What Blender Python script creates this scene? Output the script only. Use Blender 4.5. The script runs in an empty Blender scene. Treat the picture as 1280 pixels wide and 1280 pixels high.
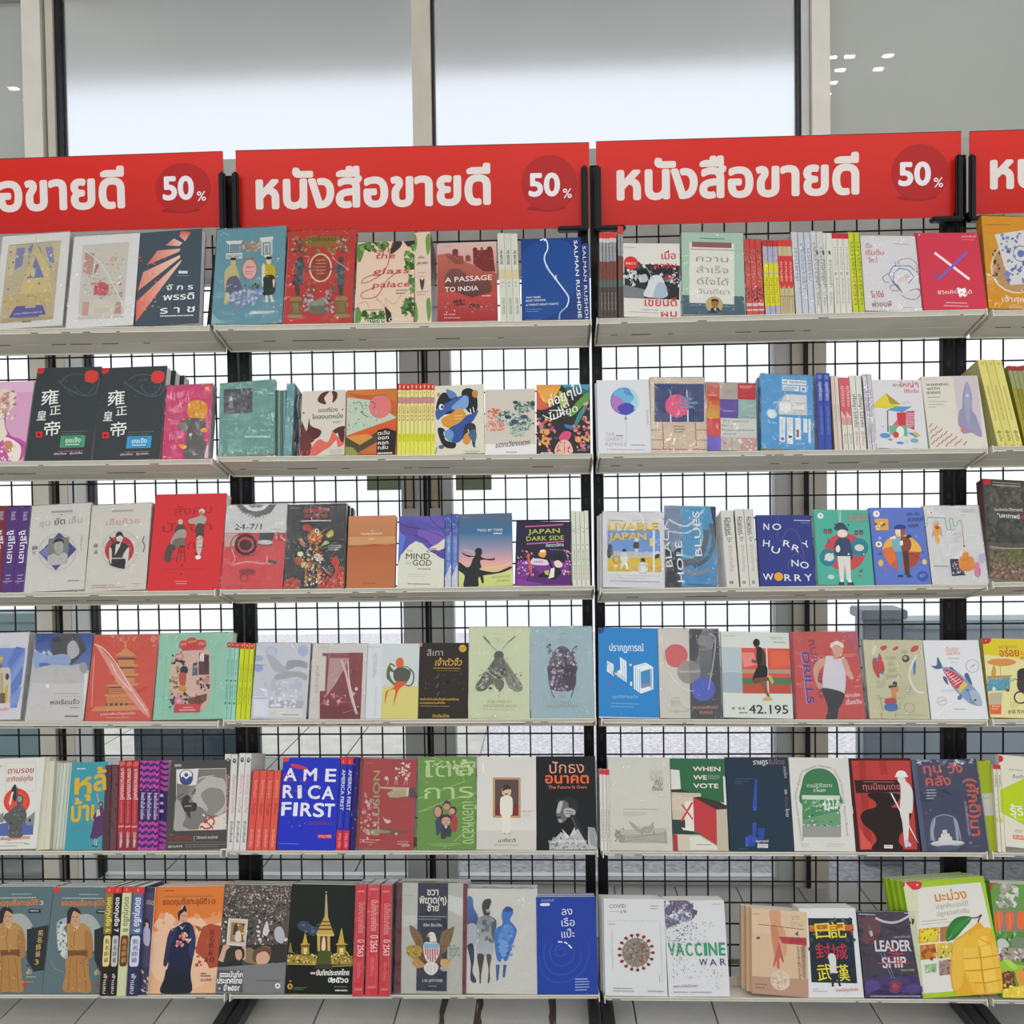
import bpy, bmesh, math, random
from mathutils import Vector, Matrix
import mathutils.geometry as mg
C = bpy.context.scene.collection
SC = bpy.context.scene
ZF = 1.4625                      # floor to the reference wire of the grid
# ---------------------------------------------------------------- camera
F_PX, CX, CY, CZ = 1130.0, -0.1026, -2.1075, -0.2725 + ZF
YAW, PITCH, ROLL = -0.0401, -0.0270, -0.0144
cam_fwd = Vector((math.sin(YAW)*math.cos(PITCH), math.cos(YAW)*math.cos(PITCH), math.sin(PITCH)))
_r = Vector((math.cos(YAW), -math.sin(YAW), 0)); _u = _r.cross(cam_fwd)
cam_r = math.cos(ROLL)*_r + math.sin(ROLL)*_u
cam_u = -math.sin(ROLL)*_r + math.cos(ROLL)*_u
CAM = Vector((CX, CY, CZ))
cd = bpy.data.cameras.new('camera'); cam = bpy.data.objects.new('camera', cd); C.objects.link(cam)
cd.sensor_width = 36; cd.sensor_fit = 'HORIZONTAL'; cd.lens = F_PX/1280*36; cd.clip_start = .05
cam.matrix_world = Matrix.Translation(CAM) @ Matrix((cam_r, cam_u, -cam_fwd)).transposed().to_4x4()
SC.camera = cam
# ---------------------------------------------------------------- light
w = bpy.data.worlds.new('overcast_sky'); SC.world = w; w.use_nodes = True
w.node_tree.nodes['Background'].inputs[0].default_value = (0.93, 0.965, 1.0, 1)
w.node_tree.nodes['Background'].inputs[1].default_value = 1.36
SC.view_settings.view_transform = 'Standard'; SC.view_settings.look = 'None'
SC.view_settings.exposure = 0.0; SC.view_settings.gamma = 1.0; SC.view_settings.use_curve_mapping = False
def area(name, loc, rot, sx, sy, power, col=(1, .97, .92)):
    l = bpy.data.lights.new(name, 'AREA'); l.shape = 'RECTANGLE'; l.size = sx; l.size_y = sy
    l.energy = power; l.color = col
    o = bpy.data.objects.new(name, l); C.objects.link(o); o.location = loc; o.rotation_euler = rot; return o
sun = bpy.data.lights.new('sun', 'SUN'); sun.energy = 3.0; sun.angle = .01; sun.color = (1, .98, .95)
so_ = bpy.data.objects.new('sun', sun); C.objects.link(so_); so_.rotation_euler = (math.radians(12), 0, 0)
for y in (-2.25, -3.15, -4.05):
    for x in (-1.6, 0.1, 1.8):
        area('ceiling_lamp', (x, y, 3.05), (math.radians(20), 0, 0), 1.2, .12, 6.5)

def ray(px, py):
    return (cam_fwd*F_PX + cam_r*(px-640) + cam_u*(640-py)).normalized()
def at(px, py, y=0.0):
    d = ray(px, py); return CAM + d*((y-CY)/d.y)
def onplane(px, py, p0, n):
    d = ray(px, py); return CAM + d*((p0-CAM).dot(n)/d.dot(n))

# ---------------------------------------------------------------- materials
def s2l(v): return v/12.92 if v <= .04045 else ((v+.055)/1.055)**2.4
def hexc(h):
    if len(h) == 3: h = ''.join(c*2 for c in h)
    return tuple(s2l(int(h[i:i+2], 16)/255)*.94 for i in (0, 2, 4)) + (1,)
def mat(name, col, rough=.5, metal=0, noise=0, nscale=30, bump=0, bscale=60, spec=.5, detail=4):
    m = bpy.data.materials.new(name); m.use_nodes = True; nt = m.node_tree; b = nt.nodes['Principled BSDF']
    c = hexc(col) if isinstance(col, str) else col
    b.inputs['Base Color'].default_value = c; b.inputs['Roughness'].default_value = rough
    b.inputs['Metallic'].default_value = metal; b.inputs['Specular IOR Level'].default_value = spec
    if noise or bump:
        tc = nt.nodes.new('ShaderNodeTexCoord')
    if noise:
        n = nt.nodes.new('ShaderNodeTexNoise'); n.inputs['Scale'].default_value = nscale; n.inputs['Detail'].default_value = detail
        nt.links.new(tc.outputs['Object'], n.inputs['Vector'])
        r = nt.nodes.new('ShaderNodeMapRange'); r.inputs[1].default_value = .3; r.inputs[2].default_value = .7
        r.inputs[3].default_value = 1-noise; r.inputs[4].default_value = 1+noise
        nt.links.new(n.outputs[0], r.inputs[0])
        v = nt.nodes.new('ShaderNodeVectorMath'); v.operation = 'SCALE'; v.inputs[0].default_value = c[:3]
        nt.links.new(r.outputs[0], v.inputs['Scale']); nt.links.new(v.outputs[0], b.inputs['Base Color'])
    if bump:
        n2 = nt.nodes.new('ShaderNodeTexNoise'); n2.inputs['Scale'].default_value = bscale; n2.inputs['Detail'].default_value = 3
        nt.links.new(tc.outputs['Object'], n2.inputs['Vector'])
        bp = nt.nodes.new('ShaderNodeBump'); bp.inputs['Strength'].default_value = bump; bp.inputs['Distance'].default_value = .01
        nt.links.new(n2.outputs[0], bp.inputs['Height']); nt.links.new(bp.outputs[0], b.inputs['Normal'])
    return m
def colmat(name, rough, spec=.4, grain=.04, gscale=400):
    m = bpy.data.materials.new(name); m.use_nodes = True; nt = m.node_tree; b = nt.nodes['Principled BSDF']
    a = nt.nodes.new('ShaderNodeAttribute'); a.attribute_name = 'Col'
    tc = nt.nodes.new('ShaderNodeTexCoord'); n = nt.nodes.new('ShaderNodeTexNoise'); n.inputs['Scale'].default_value = gscale
    nt.links.new(tc.outputs['Object'], n.inputs['Vector'])
    r = nt.nodes.new('ShaderNodeMapRange'); r.inputs[1].default_value = .3; r.inputs[2].default_value = .7
    r.inputs[3].default_value = 1-grain; r.inputs[4].default_value = 1+grain
    v = nt.nodes.new('ShaderNodeVectorMath'); v.operation = 'SCALE'
    nt.links.new(n.outputs[0], r.inputs[0]); nt.links.new(a.outputs['Color'], v.inputs[0]); nt.links.new(r.outputs[0], v.inputs['Scale'])
    nt.links.new(v.outputs[0], b.inputs['Base Color'])
    b.inputs['Roughness'].default_value = rough; b.inputs['Specular IOR Level'].default_value = spec
    return m
M_PRINT = colmat('printed_paper', .38, .22)
M_PAGE = mat('page_edges', (.93, .92, .87, 1), .9, noise=.05, nscale=500)
M_SHELF = mat('painted_shelf_metal', 'e4dfd0', .45, noise=.05, nscale=9, bump=.05, bscale=8)
M_LIP = mat('white_shelf_lip', 'e0dccf', .4, noise=.05, nscale=40)
M_SCUFF = mat('bare_scuffed_metal', '6b6459', .5, noise=.3, nscale=80)
M_BLACK = mat('black_powder_coat', '08070a', .5, noise=.2, nscale=60, spec=.25)
M_WIRE = mat('black_wire', '0c090c', .45, spec=.3)
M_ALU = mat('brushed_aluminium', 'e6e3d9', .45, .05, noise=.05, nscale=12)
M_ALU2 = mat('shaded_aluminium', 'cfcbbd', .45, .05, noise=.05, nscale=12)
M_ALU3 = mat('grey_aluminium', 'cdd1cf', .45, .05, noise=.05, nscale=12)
M_SEAL = mat('black_rubber_seal', '0c0b0e', .6)
def wrapmat():
    m = bpy.data.materials.new('clear_shrink_wrap'); m.use_nodes = True; nt = m.node_tree; nt.nodes.clear()
    out = nt.nodes.new('ShaderNodeOutputMaterial'); mx = nt.nodes.new('ShaderNodeMixShader')
    t = nt.nodes.new('ShaderNodeBsdfTransparent'); g = nt.nodes.new('ShaderNodeBsdfGlossy'); g.inputs['Roughness'].default_value = .07
    t.inputs[0].default_value = (1, 1, 1, 1)
    tc = nt.nodes.new('ShaderNodeTexCoord'); oi = nt.nodes.new('ShaderNodeObjectInfo')
    ad = nt.nodes.new('ShaderNodeVectorMath'); ad.operation = 'ADD'
    n = nt.nodes.new('ShaderNodeTexNoise'); n.inputs['Scale'].default_value = 16; n.inputs['Detail'].default_value = 2; n.inputs['Distortion'].default_value = 1.6
    sc = nt.nodes.new('ShaderNodeVectorMath'); sc.operation = 'SCALE'; sc.inputs['Scale'].default_value = 7
    cb = nt.nodes.new('ShaderNodeCombineXYZ')
    nt.links.new(oi.outputs['Random'], cb.inputs[0]); nt.links.new(oi.outputs['Random'], cb.inputs[1]); nt.links.new(cb.outputs[0], sc.inputs[0])
    nt.links.new(tc.outputs['Object'], ad.inputs[0]); nt.links.new(sc.outputs[0], ad.inputs[1]); nt.links.new(ad.outputs[0], n.inputs['Vector'])
    bp = nt.nodes.new('ShaderNodeBump'); bp.inputs['Strength'].default_value = 1; bp.inputs['Distance'].default_value = .006
    nt.links.new(n.outputs[0], bp.inputs['Height']); nt.links.new(bp.outputs[0], g.inputs['Normal'])
    f = nt.nodes.new('ShaderNodeFresnel'); f.inputs['IOR'].default_value = 1.45; nt.links.new(bp.outputs[0], f.inputs['Normal'])
    hf = nt.nodes.new('ShaderNodeMath'); hf.operation = 'MULTIPLY'; hf.inputs[1].default_value = .8; nt.links.new(f.outputs[0], hf.inputs[0])
    nt.links.new(hf.outputs[0], mx.inputs[0]); nt.links.new(t.outputs[0], mx.inputs[1]); nt.links.new(g.outputs[0], mx.inputs[2]); nt.links.new(mx.outputs[0], out.inputs[0])
    return m
M_WRAP = wrapmat()
def glassmat(name, tint, ior=1.45):
    m = bpy.data.materials.new(name); m.use_nodes = True; nt = m.node_tree; nt.nodes.clear()
    out = nt.nodes.new('ShaderNodeOutputMaterial'); mx = nt.nodes.new('ShaderNodeMixShader')
    t = nt.nodes.new('ShaderNodeBsdfTransparent'); g = nt.nodes.new('ShaderNodeBsdfGlossy'); g.inputs['Roughness'].default_value = .02
    t.inputs[0].default_value = tint
    f = nt.nodes.new('ShaderNodeFresnel'); f.inputs['IOR'].default_value = ior
    nt.links.new(f.outputs[0], mx.inputs[0]); nt.links.new(t.outputs[0], mx.inputs[1]); nt.links.new(g.outputs[0], mx.inputs[2]); nt.links.new(mx.outputs[0], out.inputs[0])
    return m
M_GLASS = glassmat('clear_door_glass', (.97, .985, 1, 1))
M_FROST = bpy.data.materials.new('frosted_glass'); M_FROST.use_nodes = True
_b = M_FROST.node_tree.nodes['Principled BSDF']; _b.inputs['Transmission Weight'].default_value = 1
_b.inputs['Roughness'].default_value = .33; _b.inputs['IOR'].default_value = 1.3; _b.inputs['Base Color'].default_value = (.71, .74, .79, 1)

# ---------------------------------------------------------------- helpers
def mesh(name, verts, faces, m, parent=None, cols=None, smooth=False):
    me = bpy.data.meshes.new(name); me.from_pydata([tuple(v) for v in verts], [], faces)
    if cols:
        a = me.color_attributes.new('Col', 'FLOAT_COLOR', 'POINT')
        a.data.foreach_set('color', [x for c in cols for x in c])
    me.materials.append(m); me.update()
    o = bpy.data.objects.new(name, me); C.objects.link(o)
    if parent: o.parent = parent
    return o
def boxv(x0, x1, y0, y1, z0, z1):
    return ([(x0,y0,z0),(x1,y0,z0),(x1,y1,z0),(x0,y1,z0),(x0,y0,z1),(x1,y0,z1),(x1,y1,z1),(x0,y1,z1)],
            [(0,3,2,1),(4,5,6,7),(0,1,5,4),(1,2,6,5),(2,3,7,6),(3,0,4,7)])
def boxes(name, L, m, parent=None, cols=None, bev=0):
    V, F, K = [], [], []
    for i, b in enumerate(L):
        v, f = boxv(*b); n = len(V); V += v; F += [tuple(a+n for a in q) for q in f]
        if cols: K += [cols[i]]*8
    o = mesh(name, V, F, m, parent, K if cols else None)
    if bev:
        bm = bmesh.new(); bm.from_mesh(o.data); bmesh.ops.bevel(bm, geom=bm.edges[:], offset=bev, segments=2, affect='EDGES'); bm.to_mesh(o.data); bm.free()
    return o
def tag(o, label=None, cat=None, group=None, kind=None):
    if label: o['label'] = label
    if cat: o['category'] = cat
    if group: o['group'] = group
    if kind: o['kind'] = kind
    return o
def empty(name, loc=(0, 0, 0)):
    o = bpy.data.objects.new(name, None); C.objects.link(o); o.location = loc; o.empty_display_size = .05; return o
ORD = ['first', 'second', 'third', 'fourth', 'fifth', 'sixth', 'seventh', 'eighth', 'ninth', 'tenth', 'eleventh', 'twelfth']

# ================================================================= SETTING
YG = 0.60
# floor tiles: planks laid square to the glass, the ones near enough to tell apart are pieces
floor = boxes('floor', [(-6, 6, -6, YG-.03, -.05, -.0045)], mat('tile_grout', '77746e', .9), None); tag(floor, kind='structure')
M_TILE = mat('grey_floor_tile', 'b8b5ae', .45, noise=.1, nscale=7, detail=8)
tw, tl = .18, .46
tv, tf = boxv(.0016, tw-.0016, .0016, tl-.0016, -.0045, 0)
tile_me = None
xs0 = at(597, 1260, -.04).x
xs0 = CAM.x + (xs0-CAM.x)
for j in range(4):
    for i in range(-10, 10):
        x = xs0 + i*tw; y = -1.24 + j*.463
        yy = y
        if tile_me is None:
            o = mesh('tile', tv, tf, M_TILE, floor); tile_me = o.data
            bm = bmesh.new(); bm.from_mesh(tile_me); bmesh.ops.bevel(bm, geom=[e for e in bm.edges if e.verts[0].co.z > -.001 and e.verts[1].co.z > -.001], offset=.0012, segments=1, affect='EDGES'); bm.to_mesh(tile_me); bm.free()
        else:
            o = bpy.data.objects.new('tile', tile_me); C.objects.link(o); o.parent = floor
        o.location = (x, yy, 0); o.scale.y = .44/tl
# broken joint rubble: dark gaps where grout is missing
M_DIRT = mat('brown_dirt', '4d4138', .95, noise=.3, nscale=90)
random.seed(4)
for px in (557, 602, 690):
    p = at(px, 1262, -.04)
    V = []; n = 14
    for s in (-1, 1):
        for k in range(n):
            V.append((p.x + s*(.003+random.random()*.006), -.22+k*.022, .0011))
    o = mesh('dirt_patch', V, [(k, k+1, n+k+1, n+k) for k in range(n-1)], M_DIRT, floor)
# outside paving
M_PAVE = mat('sunlit_asphalt', 'adaaae', .9, noise=.34, nscale=60, detail=8)
pav = boxes('paving', [(-7, 7, YG+.03, 9, -.06, -.02)], M_PAVE); tag(pav, kind='structure')
gx = mat('grey_paving_slab', 'a3a19b', .8, noise=.14, nscale=9, detail=8)
sv, sf = boxv(.003, .297, .003, .597, -.02, 0)
sl = None
for i in range(-12, 12):
    for j in range(5 if i < 0 else 0):
        if sl is None: o = mesh('paving_slab', sv, sf, gx, pav); sl = o.data
        else: o = bpy.data.objects.new('paving_slab', sl); C.objects.link(o); o.parent = pav
        o.location = (i*.3 - .42, YG+.05+j*.6, 0)
# white building face across the yard
ow = boxes('wall_opposite', [(-9, 9, 5.4, 5.6, -.02, 6.5)], mat('white_render', (.97, .975, .985, 1), .9)); tag(ow, kind='structure')
so = boxes('soffit', [(-5, 5, YG+.06, 1.26, 2.72, 2.84)], mat('beige_soffit', 'fffdf2', .9, noise=.05, nscale=3)); so.name = 'ceiling_canopy'; tag(so, kind='structure')

ce = boxes('ceiling', [(-5, 5, -4.3, YG+.06, 3.13, 3.2)], mat('white_ceiling', 'e6e4dc', .8)); tag(ce, kind='structure')
# made-up coloured panels outside, standing in for reflections in the lower glass
def reflection_panel(name, ax, bx, ytop, y, col, lab):
    a = at(ax, ytop, y); b = at(bx, ytop, y)
    r = empty(name, ((a.x+b.x)/2, y, 0)); tag(r, lab, 'reflection panel')
    hw = (b.x-a.x)/2
    boxes('panel', [(-hw, hw, 0, .08, -.02, a.z-.03)], mat(name+'_paint', col, .5, noise=.08, nscale=3), r, bev=.004)
    boxes('top_strip', [(-hw-.01, hw+.01, -.02, .1, a.z-.03, a.z)], mat(name+'_top_strip', col, .6, noise=.05), r, bev=.004)
    return r
reflection_panel('reflection_panel', 165, 318, 845, 1.35, '55656f', 'dark blue grey panel standing in for a glass reflection, left of the door frames')
reflection_panel('reflection_panel', -200, 52, 768, .76, '93abac', 'teal grey panel standing in for a reflection in the far left glass')
reflection_panel('reflection_panel', 1079, 1128, 762, .76, '979ea8', 'narrow dark grey panel standing in for a reflected strip in the right glass')
reflection_panel('reflection_panel', 1130, 1500, 775, .86, 'b4bdc4', 'pale grey panel standing in for a reflection in the far right glass')
# small ceiling lights whose reflections show in the clear side panes
M_LAMP = bpy.data.materials.new('lamp_glow'); M_LAMP.use_nodes = True
_e = M_LAMP.node_tree.nodes['Principled BSDF']; _e.inputs['Emission Color'].default_value = (1, 1, 1, 1); _e.inputs['Emission Strength'].default_value = 30
MIR = Vector((CX, 2*YG-CY, CZ))
for k, (px, py) in enumerate([(1062, 68), (1050, 85), (1040, 101), (1033, 116), (1110, 67), (1098, 84), (1040, 69), (17, 108), (36, 123)]):
    d = ray(px, py); d.y = -d.y; t = (3.125-CZ)/d.z; p = MIR+d*t
    r = empty('ceiling_light', (p.x, p.y, 3.12)); tag(r, 'small bright ceiling light seen only as a reflection in the clear upper glass', 'lamp', 'ceiling lights reflected in the glass')
    boxes('housing', [(-.026, .026, -.014, .014, -.004, .008)], M_ALU, r); boxes('diffuser', [(-.022, .022, -.009, .009, -.006, -.004)], M_LAMP, r)

# door and window frames (aluminium)
def vbar(x0, x1, ya, yb, m, parent, y=YG, d=.05, yt=0.0, name='stile'):
    # an upright whose edges pass through the two photo columns at heights ya and yb
    a = at(x0, ya, y); b = at(x1, ya, y); zt, zb = 3.0, 0.0
    zt = at(x0, ya, y).z if ya > -5 else 3.05
    zb = max(0, at(x0, yb, y).z)
    return boxes(name, [(a.x, b.x, y-d/2, y+d/2, zb, zt)], m, parent)
fr = empty('window_frame', (0, 0, 0)); fr.name = 'trim_1'; tag(fr, kind='structure')
XA = lambda px, py: at(px, py, YG).x
ZA = lambda py: at(640, py, YG).z
zt0, zt1 = ZA(345), ZA(198)   # transom beam
TOP = 2.70
for nm, a, b, y0, y1, z0, z1, m in [
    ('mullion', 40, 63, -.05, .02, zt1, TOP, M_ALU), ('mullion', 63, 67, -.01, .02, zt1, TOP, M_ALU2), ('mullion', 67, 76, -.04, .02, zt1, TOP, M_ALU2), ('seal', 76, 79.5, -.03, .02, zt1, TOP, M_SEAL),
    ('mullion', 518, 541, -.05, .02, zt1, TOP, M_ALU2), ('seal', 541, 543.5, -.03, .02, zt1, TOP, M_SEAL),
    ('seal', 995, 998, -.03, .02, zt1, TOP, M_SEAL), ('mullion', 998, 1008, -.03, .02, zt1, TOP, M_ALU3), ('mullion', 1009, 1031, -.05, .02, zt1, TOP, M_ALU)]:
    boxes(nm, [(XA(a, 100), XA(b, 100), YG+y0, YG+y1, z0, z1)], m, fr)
boxes('transom', [(-5, 5, YG-.06, YG+.05, zt0, zt1)], mat('stained_transom', 'a9aaa6', .5, noise=.18, nscale=5, detail=8), fr)
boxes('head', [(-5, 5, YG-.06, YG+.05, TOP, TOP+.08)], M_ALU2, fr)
def door(n, a, b, hx):
    d = empty('door_%d' % n, ((XA(a[0], 760)+XA(b[1], 760))/2, YG, 0)); tag(d, kind='structure'); ox = d.location.x
    X = lambda p: XA(p, 760)-ox
    boxes('stile', [(X(a[0]), X(a[1]), -.03, .03, .0, zt0)], M_ALU3, d, bev=.002)
    boxes('stile', [(X(b[0]), X(b[1]), -.03, .03, .0, zt0)], M_ALU3, d, bev=.002)
    boxes('bottom_rail', [(X(a[1]), X(b[0]), -.03, .03, .0, .012)], M_ALU3, d, bev=.002)
    boxes('pane', [(X(a[1]), X(b[0]), -.003, .003, .012, zt0)], M_GLASS, d)
    # recessed pull handle in the meeting stile
    zh = ZA(632)
    h = boxes('handle', [(X(hx), X(hx+9), -.036, -.03, zh, zh+.16)], mat('tan_handle', 'b5ab90', .4, .3), d, bev=.002)
    boxes('handle_rim', [(X(hx)-.004, X(hx), -.037, -.03, zh-.004, zh+.164), (X(hx+9), X(hx+9)+.004, -.037, -.03, zh-.004, zh+.164)], M_SEAL, h)
    return d
d1 = door(1, (95, 118), (506, 533), 512)
d2 = door(2, (541, 568), (967, 986), 543)
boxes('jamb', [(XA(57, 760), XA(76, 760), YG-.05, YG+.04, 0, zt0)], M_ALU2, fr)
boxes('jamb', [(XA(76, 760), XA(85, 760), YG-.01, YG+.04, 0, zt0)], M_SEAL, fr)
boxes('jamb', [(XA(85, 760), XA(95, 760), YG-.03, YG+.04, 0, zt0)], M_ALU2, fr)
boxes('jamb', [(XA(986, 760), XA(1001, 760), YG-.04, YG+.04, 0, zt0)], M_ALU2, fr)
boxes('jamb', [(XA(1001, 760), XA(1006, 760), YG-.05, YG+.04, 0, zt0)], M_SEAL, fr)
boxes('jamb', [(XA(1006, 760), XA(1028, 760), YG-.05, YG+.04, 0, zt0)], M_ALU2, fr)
boxes('seal', [(XA(533, 760), XA(536, 760), YG-.02, YG+.03, 0, zt0), (XA(538.5, 760), XA(541, 760), YG-.02, YG+.03, 0, zt0), (XA(118, 760), XA(120, 760), YG-.02, YG+.03, 0, zt0)], M_SEAL, fr)
# panes above the transom and beside the doors
for n, (a, b, z0, z1, m, t) in enumerate([(79.5, 518, zt1, TOP, M_FROST, .004), (543.5, 995, zt1, TOP, M_FROST, .004),
        (-600, 40, zt1, TOP, M_GLASS, .003), (1031, 1900, zt1, TOP, M_GLASS, .003),
        (-600, 57, 0, zt0, M_GLASS, .003), (1028, 1900, 0, zt0, M_GLASS, .003)]):
    yy = 100 if z0 > 1 else 760
    o = boxes('window_%d' % (n+1), [(XA(a, yy), XA(b, yy), YG-t, YG+t, z0, z1)], m); tag(o, kind='structure')
# grey lining behind the clear side lights
gl = mat('grey_lining', 'e6e4d8', .8, noise=.06, nscale=2)
for a, b, k in ((-700, 66, 1), (1000, 2000, 2)):
    o = boxes('wall_lining_%d' % k, [(XA(a, 100), XA(b, 100), YG+.05, YG+.058, zt1-.16, TOP+.05)], gl); tag(o, kind='structure')
# small green notices stuck on the door glass, beside the handles
M_GREEN = mat('green_notice', '8b9a7c', .6)
for a, b, t in ((459, 503, 'left'), (570, 614, 'right')):
    p0 = at(a, 613, YG-.006); p1 = at(b, 575, YG-.006)
    r = boxes('notice', [(p0.x, p1.x, YG-.0075, YG-.0045, p0.z, p1.z)], M_GREEN)
    tag(r, 'plain green notice on the glass just %s of the door handles' % t, 'sign', 'notices on the door glass')

# ================================================================= RACK
W = 0.823
SHY, TH = -.174, math.radians(16.5)
M_POST = M_BLACK
ztop = at(738, 212, 0).z
for k in range(-2, 3):
    for s in (-1, 1):
        if (k, s) in ((-2, -1), (2, 1), (2, -1), (-2, 1)): continue
        x = k*W + s*.0145
        r = empty('rack_post', (x, 0, 0)); side = 'left' if s < 0 else 'right'
        where = {-1: 'left', 0: 'centre', 1: 'right'}[k]
        tag(r, 'black metal rack post, %s one of the pair below the %s gap between banners' % (side, where), 'post', 'rack posts')
        boxes('upright', [(-.0115, .0115, -.012, .012, .03, ztop)], M_POST, r, bev=.0015)
        boxes('top_cap', [(-.012, .012, -.0125, .0125, ztop, ztop+.006)], M_BLACK, r, bev=.002)
        boxes('floor_foot', [(-.0135, .0135, -.45, .20, 0.001, .03)], mat('worn_black_foot', '2a2c2e', .3, noise=.3, nscale=20) if (k, s) == (-1, -1) else bpy.data.materials['worn_black_foot'], r, bev=.002)
        L = [(-.003, .003, -.0128, -.0119, z, z+.014) for z in [.35+i*.05 for i in range(int((ztop-.4)/.05))]]
        boxes('slot_row', L, M_SEAL, r)['kind'] = 'stuff'
# wire grids
def wire(L, r=.0020):
    V, F = [], []
    for e in (0, L):
        for k in range(6): V.append((e, r*math.cos(k*math.pi/3), r*math.sin(k*math.pi/3)))
    F = [(k, (k+1) % 6, 6+(k+1) % 6, 6+k) for k in range(6)] + [tuple(range(5, -1, -1)), tuple(range(6, 12))]
    return V, F
bays = [(-2, 139, 461, 'far left'), (-1, 603, 463, 'left centre'), (0, 770.6, 461, 'right centre'), (1, 1226, 456, 'far right')]
zlo, zhi = ZF-.05*29, ZF+.05*6.6
for k, px, py, nm in bays:
    x0, x1 = k*W+.027, (k+1)*W-.027
    if k == 1: x1 = x0+.42
    if k == -2: x0 = x1-.62
    g = empty('grid_panel', (x0, 0, 0)); tag(g, 'black wire grid panel of the rack, %s bay' % nm, 'wire grid', 'wire grid panels of the rack')
    V, F = wire(x1-x0); hm = None
    for n in range(-6, 30):
        if hm is None: o = mesh('wire', V, F, M_WIRE, g); hm = o.data
        else: o = bpy.data.objects.new('wire', hm); C.objects.link(o); o.parent = g
        o.location = (0, 0, ZF-.05*n)
    V, F = wire(zhi-zlo); vm = None
    ax = at(px, py, .003).x; n0 = math.ceil((x0-ax)/.05); n1 = math.floor((x1-ax)/.05)
    for n in range(n0, n1+1):
        if vm is None:
            o = mesh('wire', V, F, M_WIRE, g); vm = o.data
        else: o = bpy.data.objects.new('wire', vm); C.objects.link(o); o.parent = g
        o.location = (ax+.05*n-x0, .003, zlo); o.rotation_euler = (0, -math.pi/2, 0)

# shelves: front edge of every shelf in every bay, as photographed (left end, right end)
FE = {0: [((0, 411.5), (262, 407)), ((264, 407), (735, 399.7)), ((765, 398), (1237, 386.5)), ((1243, 388), (1280, 387.5))],
      1: [((0, 577), (264, 574)), ((275, 571), (735, 567)), ((750, 566.5), (1238, 559.7)), ((1245, 558), (1280, 557.5))],
      2: [((0, 741), (268, 738)), ((275, 737.5), (740, 732)), ((750, 736), (1236, 730)), ((1240, 728), (1280, 727))],
      3: [((0, 902), (270, 902)), ((275, 900), (742, 898)), ((750, 899), (1237, 900)), ((1240, 899.5), (1280, 899.5))],
      4: [((0, 1064), (270, 1063.5)), ((275, 1063.5), (742, 1063.5)), ((750, 1064.5), (1237, 1066)), ((1240, 1066), (1280, 1067))],
      5: [((0, 1243.5), (265, 1244)), ((270, 1244), (742, 1244)), ((750, 1246), (1240, 1250)), ((1243, 1250), (1280, 1251))]}
ROWN = ['top', 'second', 'third', 'fourth', 'fifth', 'bottom']
SHZ = {}
ct, st = math.cos(TH), math.sin(TH)
N_COV = Vector((0, -ct, st))          # outward normal of the leaning covers
U_COV = Vector((0, st, ct))           # up along a leaning cover
B_COV = Vector((0, ct, -st))          # back along the sloping tray
def shelf_z(row, x):
    bay = min(3, max(0, math.floor(x/W)+2)); z0, z1 = SHZ[row, bay]; t = (x-(bay-2)*W)/W
    return z0+(z1-z0)*t
scuffr = random.Random(9)
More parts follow.
